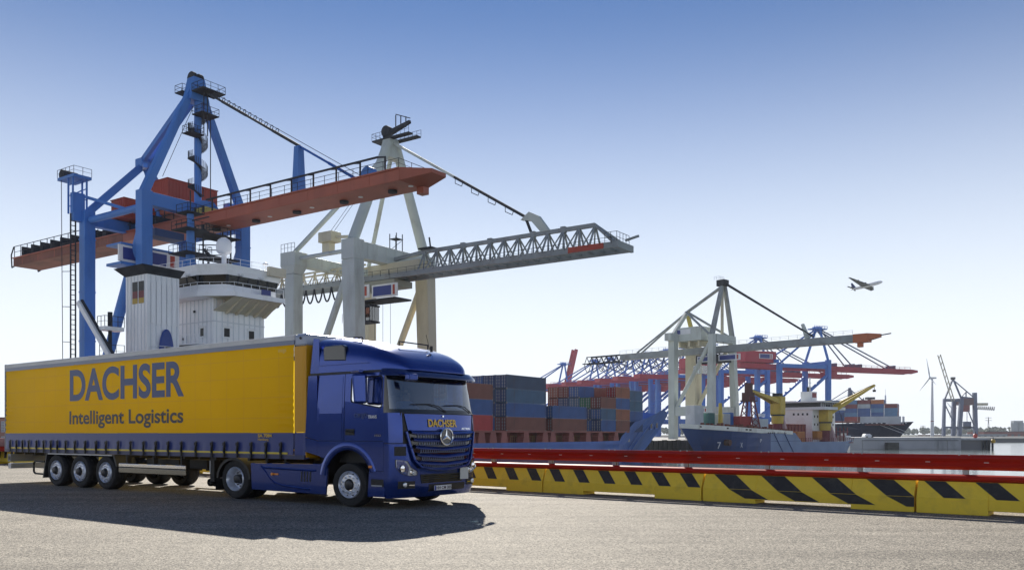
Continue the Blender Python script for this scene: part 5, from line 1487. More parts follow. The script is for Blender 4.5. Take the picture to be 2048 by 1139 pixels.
# hatch side: pillars, dark recess and gear
g = MB(); g.box(9, 100, 2.6, 19, -.25, 1.95); g.build('hatch_coaming', M_coam, ship)
g = MB(); g.box(9, 102, .1, 19.5, 1.70, 1.98); g.build('hatch_cover', M_coam, ship)
def t_of_px(x, b=0.0):
    """distance along the ship at which its side plane b crosses photo column x"""
    r = (x - 1024) / F_PX; p = S0 + SB * b
    return (r * p.y - p.x) / (SA.x - r * SA.y)
for x in (905, 925, 945, 965, 988, 1010, 1054, 1092, 1107.6, 1144, 1178, 1202, 1234):
    t = t_of_px(x)
    g = MB(); g.hexa([(t - 1.1, .12, -.25), (t + 1.1, .12, -.25), (t + 1.1, 1.5, -.25), (t - 1.1, 1.5, -.25)], [(t - .7, .12, 1.69), (t + .7, .12, 1.69), (t + .7, 1.5, 1.69), (t - .7, 1.5, 1.69)]); g.build('stanchion', M_coam, ship)
for x in (1031, 1066, 1075, 1122, 1158, 1190, 1216):
    t = t_of_px(x, -1.8)
    g = MB()
    for d in (-1, -.4, .3, .9): g.beam((t + d, 2.2, -.25), (t + d, 2.2, 1.2), .1)
    g.beam((t - 1, 2.2, 1.1), (t + .9, 2.2, 1.1), .1); g.build('deck_gear', mat('gear_ochre', (.35, .25, .1), .7), ship)
railing(ship, [(9, .15, .0), (97, .15, .0)], 1.0, 3.0, m=M_coam, r=.04)
# ---- bridge house
def plated(name, x0, x1, y0, y1, z0, z1, parent, m=M_sup, pitch=.75, faces='sa'):
    g = MB(); g.box(x0, x1, y0, y1, z0, z1); o = g.build(name, m, parent)
    g = MB()
    if 's' in faces:
        x = x0 + .35
        while x < x1 - .2: g.box(x, x + .1, y0 - .06, y0, z0, z1); x += pitch
    if 'a' in faces:
        y = y0 + .35
        while y < y1 - .2: g.box(x0 - .06, x0, y, y + .1, z0, z1); y += pitch
    g.build('plate_seams', mat('seam_grey', (.68, .72, .76), .6), o)
    return o
blk = plated('deckhouse', 0, 7, 0, 10.5, -.25, 16.6, ship)
for z in (3.2, 5.9, 8.6, 11.3, 14.0):
    g = MB(); g.box(-.06, 7.05, -.06, 10.5, z, z + .12); g.build('deck_line', mat('seam_grey', (.68, .72, .76), .6), blk)
def ship_window(parent, face, u, z, w=.75, h=.95):
    """face s: near side at y=0 (u along x); a: aft face at x=0 (u along y)"""
    g = MB(); f = .16
    if face == 's': g.box(u - w / 2 - f, u + w / 2 + f, -.12, -.04, z - h / 2 - f, z + h / 2 + f)
    else: g.box(-.12, -.04, u - w / 2 - f, u + w / 2 + f, z - h / 2 - f, z + h / 2 + f)
    o = g.build('window', M_sup, parent)
    g = MB()
    if face == 's': g.box(u - w / 2, u + w / 2, -.135, -.122, z - h / 2, z + h / 2)
    else: g.box(-.135, -.122, u - w / 2, u + w / 2, z - h / 2, z + h / 2)
    g.build('pane', M_win, o)
    g = MB()
    if face == 's': g.box(u - w / 2 - .25, u + w / 2 + .25, -.3, -.12, z + h / 2 + .2, z + h / 2 + .25)
    else: g.box(-.3, -.12, u - w / 2 - .25, u + w / 2 + .25, z + h / 2 + .2, z + h / 2 + .25)
    g.build('eyebrow', M_sup, o)
for z in (12.9, 10.2, 7.4, 4.6):
    for u in (1.7, 5.1): ship_window(blk, 's', u, z)
    ship_window(blk, 'a', 1.9, z, .6, .9)
for z, u in ((15.2, 3.2), (12.2, 5.4)):
    g = MB(); g.box(-.14, -.04, u, u + .3, z, z + .25); g.build('deck_lamp', M_steel, blk)
g = MB(); g.box(-1.3, -.05, 4.0, 5.6, 9.2, 11.4); g.build('door_recess', M_steel, blk)
g = MB(); g.box(-1.1, 0, 1.2, 6.5, 11.5, 11.62); pl = g.build('platform', M_sup, blk); railing(pl, [(-1.1, 1.2, 11.6), (-1.1, 6.5, 11.6)], 1.0, .8, m=M_sup, r=.05)
# bridge deck slab with wing, brackets
g = MB(); g.poly([(-1.8, 10.4, 16.6), (-1.8, 0.6, 16.6), (.6, -3.2, 16.6), (7.4, -3.2, 16.6), (7.4, 10.4, 16.6)])
g.v = []; g.f = []
outl = [(-1.8, 10.9), (-1.8, .4), (.4, -3.2), (7.4, -3.2), (7.4, 10.9)]
g.prism(outl[::-1], 'z', 16.62, 17.15); sl = g.build('bridge_deck', M_sup, ship)
for x in (1.6, 2.9, 4.2, 5.5, 6.8):
    g = MB(); g.prism([(-3.05, 16.6), (-.04, 16.6), (-.04, 15.0), (-.5, 15.0)], 'x', x - .07, x + .07); g.build('wing_bracket', M_wing, sl)
g = MB(); g.quad((.45, -3.1, 16.61), (7.3, -3.1, 16.61), (7.3, -.05, 16.61), (-1.6, -.05, 16.61)); g.build('wing_soffit', M_wing, sl)
g = MB(); g.hexa([(-.1, -.1, 15.2), (7.1, -.1, 15.2), (7.1, -.04, 15.2), (-.1, -.04, 15.2)], [(.5, -3.0, 16.6), (7.2, -3.0, 16.6), (7.2, -2.94, 16.6), (.5, -2.94, 16.6)]); g.build('wing_plate', M_wing, sl)
def ring_wall(name, outl, z0, z1, off0, off1, m, parent, thick=.12):
    """wall on an outline (local x,y), may lean: off = shift outwards at the foot and top"""
    g = MB(); n = len(outl); cx = sum(p[0] for p in outl) / n; cy = sum(p[1] for p in outl) / n
    def sh(p, o): return (p[0] + (o if p[0] > cx else -o), p[1] + (o if p[1] > cy else -o))
    for k in range(n):
        a, b = outl[k], outl[(k + 1) % n]
        a0, b0, a1, b1 = sh(a, off0), sh(b, off0), sh(a, off1), sh(b, off1)
        g.quad((*a0, z0), (*b0, z0), (*b1, z1), (*a1, z1))
    return g.build(name, m, parent, solid=thick)
bh = [(-1.3, 10.4), (-1.3, .9), (.2, -2.2), (6.9, -2.2), (6.9, 10.4)]
br = ring_wall('bridge_parapet', bh, 17.15, 17.95, 0, 0, M_sup, ship)
wn = ring_wall('bridge_windows', bh, 17.95, 19.0, -.02, .18, M_winb, ship, .02)
g = MB(); g.box(.5, 6.2, -1, 10, 17.2, 17.9).box(2, 4, 3, 6, 17.9, 18.5).box(1, 1.8, -.5, 1, 17.9, 18.4); g.build('bridge_consoles', mat('console', (.12, .1, .1), .6), ship)
g = MB()
for k in range(6):
    y = .9 + k * 1.9; g.beam((-1.3, y, 17.95), (-1.48, y, 19.0), .12)
for k in range(6):
    x = .2 + k * 1.34; g.beam((x, -2.2, 17.95), (x, -2.38, 19.0), .12)
g.beam((-1.3, .9, 17.95), (-1.48, .72, 19), .25); g.beam((.2, -2.2, 17.95), (.02, -2.38, 19), .25)
g.build('window_mullions', M_steel, wn)
ring_wall('roof_fascia', bh, 19.0, 20.1, .2, .55, M_sup, ship)
g = MB(); g.prism([(p[0], p[1]) for p in [(-1.7, 10.8), (-1.7, .6), (-.1, -2.6), (7.3, -2.6), (7.3, 10.8)]][::-1], 'z', 19.5, 19.62); g.build('bridge_roof', M_sup, ship)
g = MB(); g.box(5.2, 7.6, -3.2, -2.7, 19.6, 20.6); g.build('wing_shade', M_wing, ship)
for p in ((-1.75, 2.2), (-1.75, 5.6), (1.6, -2.65), (4.4, -2.65)):
    g = MB(); g.box(p[0] - .25, p[0] + .25, p[1] - .2, p[1] + .2, 19.0, 19.25); g.build('deck_lamp', M_white, ship)
railing(ship, [(-1.75, 10.4, 17.15), (-1.75, .45, 17.15), (.42, -3.1, 17.15), (7.3, -3.1, 17.15)], 1.0, 1.2, m=M_sup, r=.04)
railing(ship, [(-1.2, 10, 20.1), (-1.2, 1, 20.1), (.5, -2, 20.1), (6.8, -2, 20.1)], .9, 1.6, m=M_sup, r=.035)
g = MB(); g.box(4.0, 5.3, -3.28, -3.21, 17.2, 17.8); g.build('wing_sign', M_sign, ship)
# radome, small mushroom aerial, radar scanner, mast
g = MB(); g.tube((2.6, 1.6, 20), (2.6, 1.6, 22.2), .28, 12); rd = g.build('radome_post', M_sup, ship, smooth=True)
g = MB(); g.lathe([(.001, 24.0), (.35, 23.95), (.68, 23.7), (.85, 23.3), (.88, 22.9), (.84, 22.4), (.6, 22.15), (.001, 22.1)], 20, (2.6, 1.6, 0), 'z'); g.build('radome', M_sup, rd, smooth=True)
g = MB(); g.tube((6.4, -1.0, 20), (6.4, -1.0, 21.2), .05, 6); g.lathe([(.001, 21.5), (.25, 21.4), (.35, 21.2), (.001, 21.15)], 12, (6.4, -1, 0), 'z'); g.build('aerial', M_sup, ship)
ms = empty('mast', (0, 0, 0)); bpy.data.objects.remove(ms)
g = MB(); g.tube((1.6, 6.5, 19.6), (1.6, 6.5, 27.5), .62, 10, .4); ms = g.build('mast', M_cblue, ship, smooth=True)
for z, w in ((22.4, 1.7), (25.2, 1.5), (27.2, 1.1)):
    g = MB(); g.box(1.6 - w, 1.6 + w, 6.5 - w, 6.5 + w, z, z + .12); pf = g.build('mast_platform', M_steel, ms)
    railing(ms, [(1.6 - w, 6.5 + w, z), (1.6 - w, 6.5 - w, z), (1.6 + w, 6.5 - w, z), (1.6 + w, 6.5 + w, z)], 1.0, .9, r=.05)
for dx, dy in ((-1.5, 0), (1.5, -.6), (0, -1.8)):
    g = MB(); g.beam((1.6 + dx, 6.5 + dy, 19.6), (1.6, 6.5, 22.4), .22); g.build('mast_strut', M_cblue, ms)
g = MB(); g.beam((1.6, 3.0, 26.4), (1.6, 9.5, 26.4), .12); g.beam((1.6, 6.5, 27.3), (1.6, 6.5, 30), .1); g.build('mast_yard', M_steel, ms)
g = MB(); g.tube((2.4, 4.2, 19.6), (2.4, 4.2, 22.4), .14, 8); g.beam((1.2, 3.4, 22.6), (3.6, 5.0, 22.2), .2, .3); g.build('radar_scanner', M_steel, ship)
for k in range(4):
    g = MB(); g.tube((3.2 + k * .5, 3.0, 20), (3.2 + k * .5, 3.0, 21.0 + .3 * (k % 2)), .12, 6); g.build('vent', M_cblue, ship)
# ---- funnel casing
fu = plated('funnel', -7.7, -3.9, .6, 4.5, -.25, 18.2, ship, pitch=.62)
g = MB(); g.hexa([(-7.75, .55, 18.2), (-3.85, .55, 18.2), (-3.85, 4.55, 18.2), (-7.75, 4.55, 18.2)], [(-8.7, -.2, 19.0), (-3.5, .1, 19.0), (-3.5, 5.2, 19.0), (-8.7, 5.2, 19.0)]); g.build('funnel_cap', M_steel, fu)
g = MB(); g.box(-7.5, -3.95, .54, .59, 13.0, 17.4); g.build('funnel_plate', M_sup, fu)
for y0 in (1.05, 2.2):
    for z0, z1, c in ((15.2, 15.75, 'gold'), (15.76, 16.5, 'red'), (16.51, 17.5, 'black')):
        col = {'gold': (.45, .3, .03), 'red': (.16, .015, .02), 'black': (.015, .015, .016)}[c]
        g = MB(); g.box(-7.78, -7.74, y0, y0 + .95, z0, z1); g.build('flag_stripe', mat('flag_' + c, col, .5), fu)
g = MB(); n = 24
el = [(-5.6 + .85 * math.cos(2 * math.pi * k / n), 10.0 + 2.6 * math.sin(2 * math.pi * k / n)) for k in range(n)]
g.prism(el, 'y', .2, .55); ov = g.build('oval_cover', M_bluep, fu, bevel=.12)
g = MB(); g.box(-5.9, -5.3, .05, .19, 10.2, 10.7); g.build('cover_handle', M_steel, ov)
g = MB(); g.box(-10, -7.8, 4.6, 6.0, 12.4, 12.8); pl = g.build('lookout_platform', M_sup, ship); railing(pl, [(-10, 6, 12.8), (-10, 4.6, 12.8), (-7.8, 4.6, 12.8)], 1.1, .7, r=.05)
g = MB(); g.tube((-9, 5.3, 12.8), (-9, 5.3, 14.4), .25, 8); g.tube((-9, 5.3, 4), (-9, 5.3, 12.4), .2, 8); g.build('searchlight', M_steel, ship)
railing(ship, [(-10, 5.6, 9.6), (-7.8, 4.6, 9.6)], 1.3, .7, r=.05)
Mi = (Matrix.Translation(S0) @ Matrix.Rotation(SHIP_RZ, 4, 'Z')).inverted()
a_, b_ = Mi @ px(158, 604, 92), Mi @ px(226, 722, 90)
g = MB(); g.beam(a_, b_, .5, .45); g.build('provision_jib', M_sup, ship)
g = MB(); g.beam(a_ + Vector((.2, -.2, .25)), b_ + Vector((.2, -.2, .3)), .22, .2); g.build('jib_hose', M_steel, ship)
railing(ship, [(-8, 0, 9.6), (0, 0, 9.6)], 1.1, 1.0, m=M_sup, r=.04)
g = MB(); g.box(-8, 0, .05, 5, 9.3, 9.55); g.build('funnel_deck', M_sup, ship)
# ---- containers
CC = {'red': (.42, .05, .05), 'blue': (.045, .10, .26), 'navy': (.03, .055, .14), 'brown': (.20, .075, .055), 'orange-brown': (.30, .11, .06), 'steel blue': (.06, .12, .20), 'green': (.03, .13, .08), 'dark red': (.25, .03, .035), 'maroon': (.14, .04, .04), 'slate blue': (.05, .075, .13), 'teal blue': (.05, .12, .19)}
def cmat(c): return mat('container_' + c.replace(' ', '_').replace('-', '_'), tuple(v * 1.2 for v in CC[c]), .55, var=.1, scale=.4, dirt=((.09, .06, .05), .4, .7), streak=1)
CM = {}
def container_meshes(L, H):
    if (L, H) in CM: return CM[(L, H)]
    W = 2.44; f = .14
    g = MB()
    for y in (0, W - f):
        g.box(0, L, y, y + f, 0, f).box(0, L, y, y + f, H - f, H)
    for x in (0, L - f):
        for y in (0, W - f): g.box(x, x + f, y, y + f, f, H - f)
    g.box(f, L - f, f, W - f, H - f * .7, H - f * .2).box(f, L - f, f, W - f, .05, f)
    frame = g.mesh('container')
    g = MB(); n = int((L - 2 * f) / .30); st = (L - 2 * f) / n; zz = [f, H - f]
    pts = []
    for k in range(n):
        x = f + k * st
        for dx, d in ((0, .09), (.33, .09), (.45, .03), (.88, .03)): pts.append((x + dx * st, d))
    pts.append((L - f, .09))
    for (a, b) in zip(pts, pts[1:]): g.quad((a[0], a[1], f), (b[0], b[1], f), (b[0], b[1], H - f), (a[0], a[1], H - f))
    side = g.mesh('side_wall')
    g = MB()
    for k in range(2):
        y0 = f + .01 + k * (W / 2 - f); g.box(.03, .08, y0, y0 + W / 2 - f - .02, f + .02, H - f - .02)
    door = g.mesh('door')
    g = MB()
    for y in (.42, .88, 1.56, 2.02):
        g.tube((.0, y, .1), (.0, y, H - .1), .035, 6)
        for z in (.35, H * .38, H * .62, H - .35): g.box(-.05, .03, y - .09, y + .09, z - .06, z + .06)
    rods = g.mesh('locking_rods')
    g = MB()
    for x in (-.02, L - .16):
        for z in (-.01, H - .15): g.box(x, x + .18, -.02, .16, z, z + .16)
    cast = g.mesh('corner_castings')
    CM[(L, H)] = (frame, side, door, rods, cast)
    return CM[(L, H)]
M_rod = mat('locking_rod', (.32, .33, .34), .5, metal=.5)
M_cast = mat('corner_casting', (.25, .24, .23), .6)
def container(t, row, z, L, H, col, label, door_col=None):
    fr, sd_, dr, rd_, cs = container_meshes(L, H)
    m = cmat(col); md = cmat(door_col or col)
    o = bpy.data.objects.new('shipping_container', fr); COL.objects.link(o)
    if not fr.materials: fr.materials.append(m)
    recolour(o, m)
    p = S0 + SA * t - SB * (row * 2.52) + Vector((0, 0, z))
    o.location = p; o.rotation_euler = (0, 0, SHIP_RZ)
    for nm, me, mm in (('side_wall', sd_, m), ('door', dr, md), ('locking_rods', rd_, M_rod), ('corner_castings', cs, M_cast)):
        if not me.materials: me.materials.append(mm)
        c = bpy.data.objects.new(nm, me); COL.objects.link(c); c.parent = o; recolour(c, mm)
    # far wall
    c = bpy.data.objects.new('side_wall', sd_); COL.objects.link(c); c.parent = o; c.location = (L, 2.44, 0); c.rotation_euler = (0, 0, math.pi); recolour(c, m)
    tag(o, label, 'container', 'containers stacked on the blue ship')
TIER = ['bottom', 'second', 'third', 'top']
ROWN = ['', 'one row inboard', 'two rows inboard', 'three rows inboard', 'four rows inboard']
t1 = t_of_px(985.7) - 12.2
for k, c in enumerate(('red', 'blue', 'brown')):
    container(t1, 0, 1.98 + k * 2.5, 12.2, 2.48, c, '%s container, %s tier of the stack beside the truck cab' % (c, ['bottom', 'middle', 'top'][k]))
t2 = t_of_px(1013.5)
for k, c in enumerate(('brown', 'blue', 'steel blue', 'slate blue')):
    container(t2, 0, 1.98 + k * 2.35, 12.2, 2.33, c, '%s long container, %s tier of the tall stack right of the cab' % (c, TIER[k]), 'navy' if k else 'maroon')
for r in (1, 2, 3, 4):
    for k in range(4):
        container(t2, r, 1.98 + k * 2.35, 12.2, 2.33, ('navy', 'blue', 'navy', 'slate blue')[(k + r) % 4], 'dark container end, %s tier, %s in the tall stack right of the cab' % (TIER[k], ROWN[r]))
t3 = t_of_px(1105.4)
for k, c in enumerate(('brown', 'blue')):
    container(t3, 0, 1.98 + k * 2.3, 12.4, 2.28, c, '%s long container, %s of the low pair amidships' % (c, ['lower', 'upper'][k]))
    container(t3, 1, 1.98 + k * 2.3, 12.4, 2.28, 'navy', 'dark container behind the low pair amidships, %s tier' % ['lower', 'upper'][k])
t4 = t_of_px(1203); t4b = t_of_px(1232) + .1
HT = 2.27
for k, c in enumerate(('blue', 'steel blue', 'brown')):
    container(t4, 0, 1.98 + k * HT, 6.05, 2.25, c, '%s short container, %s tier, aft half of the forward outer row' % (c, TIER[k]), ('navy', 'blue', 'maroon')[k])
for k, c in enumerate(('brown', 'orange-brown', 'blue', 'orange-brown')):
    container(t4b, 0, 1.98 + k * HT, 6.05, 2.25, c, '%s short container, %s tier, forward half of the outer row' % (c, TIER[k]), 'dark red' if k == 3 else None)
cols = {1: ('blue', 'navy', 'green'), 2: ('navy', 'brown', 'steel blue', 'blue'), 3: ('brown', 'navy', 'navy', 'maroon'), 4: ('navy', 'blue', 'maroon', 'brown')}
for r in (1, 2, 3, 4):
    for k, c in enumerate(cols[r]):
        container(t4, r, 1.98 + k * HT, 6.05, 2.25, c, '%s short container, %s tier, %s in the forward stack' % (c, TIER[k], ROWN[r]))
container(t4b, 2, 1.98 + 3 * HT, 6.05, 2.25, 'brown', 'brown short container on the forward stack top, two rows inboard')
for k in range(3):
    container(t4b, 2, 1.98 + k * HT, 6.05, 2.25, 'navy', 'dark short container under the forward stack top, %s tier, two rows inboard' % TIER[k])
t5 = t_of_px(1261, -.9)
for k, c in enumerate(('navy', 'blue', 'teal blue', 'steel blue')):
    container(t5, .4, 1.9 + k * 2.2, 6.05, 2.18, c, '%s container, %s tier of the foremost stack by the bow' % (c, TIER[k]))

# ------------------------------------------------------------------ cargo ship with the yellow deck cranes, bow to the left
M_hull2 = mat('hull_navy', (0.035, 0.075, 0.22), 0.5, var=0.1, scale=0.15, dirt=((0.08, 0.09, 0.12), .4, .3), streak=1)
M_hull2w = mat('hull_white', (.82, .82, .74), .55, var=.08, scale=.3, dirt=((.3, .2, .12), .5, .5), streak=1)
M_hull2g = mat('hull_greyblue', (.17, .25, .41), .5, var=.12, scale=.2)
M_dyel = mat('deck_crane_yellow', (.62, .44, .05), .5, var=.1, scale=.5, dirt=((.3, .2, .05), .4, .8))
M_dred = mat('pedestal_red', (.20, .03, .04), .6, var=.1, scale=.5)
S2 = Vector((53.2, 231.5, 0)); D2 = Vector((.7245, .689, 0)).normalized()
RZ2 = math.atan2(D2.y, D2.x)
s2 = empty('cargo_ship', S2, RZ2); s2.scale = (.88, 1, 1)
tag(s2, 'dark blue and white cargo ship with two yellow deck cranes, left of the concrete pier', 'ship', 'ships in the harbour')
BW = 16.0; C2 = BW / 2
def st2(t, top, wl, zt, rake, z0=None):
    return hull_station(t, top, wl, zt, C2, rake, -4.6, -7)
def hull_piece(name, sts, m, zlo=-5.0):
    g = loft(sts); return g.build(name, m, s2)
bowst = [(-2.4, .1, .05, 3.6, -9), (2, 2.6, .5, 3.35, -7.5), (7, 5.2, 2.4, 3.1, -5.5), (14, 7.2, 5.0, 2.8, -3), (22, 7.9, 6.8, 2.55, -1), (30, 8, 7.8, 2.35, 0), (36, 8, 8, 2.25, 0)]
hull_piece('bow_hull', [st2(*q) for q in bowst], M_hull2)
hull_piece('mid_hull', [st2(36, 8, 8, 2.2, 0), st2(52.3, 8, 8, 1.8, 0)], M_hull2g)
hull_piece('stern_hull', [st2(52.35, 8, 8, -1.0, 0), st2(90, 8, 8, -1.0, 0), st2(97, 7.6, 6.5, -.6, 1.5), st2(101, 7.0, 5.5, .4, 6)], M_hull2g)
g = MB(); g.prism([(52.3, 1.8), (57.0, -1.0), (52.3, -1.0)], 'y', -.02, .12); g.build('side_plate', M_hull2g, s2)
for (t, u) in ((37.5, 1), (44.5, 1)):
    g = MB(); g.beam((t, -.06, 2.0), (t + 7, -.06, -4.6), .35, .12); g.build('hull_strake', M_hull2, s2)
g = MB(); g.box(36.2, 56, -.05, -.01, -.75, -.6); g.build('hull_line', M_hull2, s2)
# white forecastle band and bulwark
wb = [(-2.6, .12, 4.3), (2, 2.8, 4.05), (7, 5.4, 3.8), (14, 7.35, 3.5), (22, 8.0, 3.2), (30, 8.1, 2.95), (36, 8.1, 2.8), (50.5, 8.1, 2.3)]
g = MB()
for a, b in zip(wb, wb[1:]):
    for sg in (-1, 1):
        z0a, z0b = a[2] - (1.25 if a[0] < 35 else 1.0), b[2] - (1.25 if b[0] < 35 else 1.0)
        g.quad((a[0], C2 + sg * (a[1] + .04), z0a), (b[0], C2 + sg * (b[1] + .04), z0b), (b[0], C2 + sg * (b[1] + .1), b[2]), (a[0], C2 + sg * (a[1] + .1), a[2]))
g.build('white_bulwark', M_hull2w, s2, solid=.1)
for t in (3, 12, 21, 23):
    i = max(k for k in range(len(wb)) if wb[k][0] <= t); u = (t - wb[i][0]) / (wb[i + 1][0] - wb[i][0]); hb = wb[i][1] + (wb[i + 1][1] - wb[i][1]) * u; zz = wb[i][2] + (wb[i + 1][2] - wb[i][2]) * u
    g = MB(); g.box(t - .5, t + .5, C2 - hb - .25, C2 - hb - .02, zz - .75, zz - .35); g.build('hawse_hole', M_win, s2)
for k in range(9):
    t = 34 + k * 1.3 + (1 if k > 3 else 0)
    g = MB(); g.box(t, t + .55, -.16, -.11, 1.55, 1.95); g.build('freeing_port', M_win, s2)
g = MB(); g.tube((13.2, 2.6, -.9), (13.2, 1.0, -1.0), .9, 10); g.build('anchor', mat('rust', (.12, .06, .04), .8), s2)
text_part('bow_mark', '7', M_white, s2, (8.2, 2.55, -2.6), (.92, -.38, 0), (0, 0, 1), 1.3, 1.8, bold=.0, depth=.3)
text_part('bow_mark', 'X', M_white, s2, (18.5, .9, -2.4), (1, -.1, 0), (0, 0, 1), 1.1, 1.4, bold=.0, depth=.3)
text_part('bow_mark', 'P', M_white, s2, (29, -.02, -1.0), (1, 0, 0), (0, 0, 1), 1.0, 1.0, depth=.12)
g = MB(); g.prism([(10, 5.4), (16, 2.6), (24, 1.2), (52, .6), (52, BW - .6), (24, BW - 1.2), (16, BW - 2.6), (10, BW - 5.4)], 'z', 1.4, 1.7); g.box(52, 98, .3, BW - .3, -1.6, -1.3); g.build('deck', M_dred, s2)
# rust-red hatch gear along the bulwark
g = MB(); t = 4
random.seed(11)
while t < 50:
    hb = lerp(t, [(q[0], q[1]) for q in wb]); zz = lerp(t, [(q[0], q[2]) for q in wb])
    g.box(t, t + random.uniform(.4, 1.3), C2 - hb + .4, C2 - hb + 1.2, zz - .4, zz + random.uniform(.2, .9)); t += random.uniform(.9, 1.6)
g.build('deck_fittings', mat('fitting_rust', (.18, .05, .03), .8), s2)
# holds and hatch covers
g = MB(); g.box(56, 70, 4.5, BW - 2, -1.3, 4.6); hc = g.build('hold_cargo', mat('cargo_red', (.24, .05, .035), .7, var=.25, scale=.6), s2, bevel=.2)
g = MB()
for k in range(6): g.beam((56.4 + k * 2.4, 4.35, -1.2), (57 + k * 2.4, 4.35, 4.5), .25)
g.build('cargo_frames', M_dred, hc)
railing(s2, [(56, .3, -1.0), (98, .3, -1.0)], 1.2, 1.6, m=M_dred, r=.09)
# deck boxes
def deck_box(x0, x1, y0, y1, z0, z1, c, lab):
    g = MB(); g.box(x0, x1, y0, y1, z0, z1); o = g.build('cargo_box', mat('box_' + lab.split()[0], c, .6, var=.1, scale=.5), None, bevel=.05)
    g2 = MB(); x = x0 + .3
    while x < x1 - .2: g2.box(x, x + .12, y0 - .08, y0, z0 + .15, z1 - .15); x += .6
    g2.build('wall_ribs', o.data.materials[0], o)
    o.location = S2; o.rotation_euler = (0, 0, RZ2); o.scale = (.88, 1, 1)
    tag(o, lab, 'container', 'boxes on the deck of the cargo ship')
deck_box(3.5, 8.5, 7, 10, 3.2, 9.4, (.6, .62, .62), 'white tall box on the bow of the blue and white cargo ship')
deck_box(9.6, 13.2, 6, 9, 3.0, 7.4, (.05, .17, .16), 'teal box on the foredeck of the cargo ship beside a yellow post')
deck_box(16.5, 20.5, 5, 8, 3.0, 7.2, (.45, .48, .5), 'grey box on the foredeck of the cargo ship, left of a blue one')
deck_box(20.7, 22.4, 5, 8, 3.0, 7.6, (.03, .13, .4), 'blue narrow box on the foredeck of the cargo ship')
deck_box(22.6, 29.5, 3, 6, 2.8, 6.6, (.42, .05, .05), 'red box on the foredeck of the cargo ship under the lattice tower')
deck_box(33.4, 39.2, 2.4, 5, 2.6, 5.9, (.58, .64, .66), 'pale grey-white box amidships on the cargo ship')
deck_box(55.0, 60.5, .5, 2.2, -1.0, 2.2, (.55, .22, .07), 'larger orange box on the low side deck of the cargo ship')
deck_box(69.5, 73.0, .4, 2.2, -.3, 2.4, (.5, .2, .03), 'smaller orange box on the low side deck near the right deck crane')
# foremast (yellow) and lattice tower
g = MB(); g.tube((14.6, 5, 3), (14.6, 5, 10.2), .75, 10, .5); g.build('foremast', M_dyel, s2)
def lattice_tower(x, y, z0, z1, w0, w1):
    g = MB()
    for sx in (-1, 1):
        for sy in (-1, 1): g.beam((x + sx * w0, y + sy * w0, z0), (x + sx * w1, y + sy * w1, z1), .35)
    n = 5
    for k in range(n):
        u, v = k / n, (k + 1) / n
        za, zb = z0 + (z1 - z0) * u, z0 + (z1 - z0) * v; a, b = w0 + (w1 - w0) * u, w0 + (w1 - w0) * v
        for sy in (-1, 1): g.beam((x - a, y + sy * a, za), (x + b, y + sy * b, zb), .18); g.beam((x + a, y + sy * a, za), (x - b, y + sy * b, zb), .18)
    return g.build('lattice_tower', M_dred, s2)
lt = lattice_tower(31.0, 4.5, 3.0, 12.0, 2.4, 1.0)
g = MB(); g.box(28.6, 33.4, 3.0, 6.4, 11.0, 11.3).box(29.2, 32.4, 3.4, 6, 11.3, 13.6).box(29.8, 31.6, 3.6, 5.4, 13.6, 16.4); g.build('jib_rest', mat('rest_dark', (.09, .035, .03), .8), lt)
railing(lt, [(28.6, 3, 11.3), (33.4, 3, 11.3), (33.4, 6.4, 11.3)], 1.1, .8, m=M_dred, r=.1)
def deck_crane(t, y, zb, zt, tip, wide):
    g = MB(); g.tube((t, y, -1.5), (t, y, zb), 1.75, 16, 1.5); pd = g.build('crane_pedestal', M_dred, s2, smooth=True)
    g = MB(); g.hexa([(t - .3, y - 3.4, -1.4), (t + 2.6, y - 3.4, -1.4), (t + 2.6, y - 1.6, -1.4), (t - .3, y - 1.6, -1.4)], [(t + .3, y - 1.9, zb + 1.4), (t + .9, y - 1.9, zb + 1.4), (t + .9, y - 1.2, zb + 1.4), (t + .3, y - 1.2, zb + 1.4)]); g.build('pedestal_stay', mat('stay_pink', (.45, .30, .30), .6), s2)
    g = MB(); g.tube((t, y, zb), (t, y, zb + 2.4), 1.9, 16); tb = g.build('crane_turntable', M_dyel, pd, smooth=True)
    g = MB(); g.box(t - 1.7, t + 1.9, y - 1.8, y + 1.8, zb + 2.8, zt); hs = g.build('crane_house', M_dyel, pd, bevel=.25)
    g = MB(); g.tube((t, y, zb + 2.4), (t, y, zb + 2.8), 2.2, 16); g.build('slewing_ring', M_steel, pd, smooth=True)
    base = Vector((t + (1.5 if tip[0] > t else -1.5), y, zt - 1.6)); tip = Vector(tip)
    g = MB()
    for s in (-1, 1): g.beam(base + Vector((0, s * 1.3, 0)), tip + Vector((0, s * .25, 0)), .6, 1.5, .4, .6)
    for k in range(5):
        u = (k + .5) / 5; c = base.lerp(tip, u); w = 1.3 + (.25 - 1.3) * u; g.beam(c + Vector((0, -w, 0)), c + Vector((0, w, 0)), .3)
    g.build('crane_jib', M_dyel, pd)
    g = MB(); g.box(t - 1.2, t + 1.2, y - 1.2, y + 1.2, zt, zt + .9); g.build('sheave_housing', M_steel, pd)
    g = MB(); g.tube((t, y, zt + .8), tip + Vector((0, 0, .3)), .07, 5); g.build('luffing_rope', M_steel, pd)
    g = MB(); g.tube(tip, tip + Vector((0, 0, -1.6)), .1, 5); g.box(tip.x - .4, tip.x + .4, tip.y - .4, tip.y + .4, tip.z - 2.2, tip.z - 1.5); g.build('hook', M_steel, pd)
    return pd
deck_crane(49.8, 4.6, 4.6, 13.0, (32.0, 4.5, 14.2), 1)
deck_crane(83.6, 4.0, 2.6, 10.2, (97.5, -7.0, 17.6), 1)
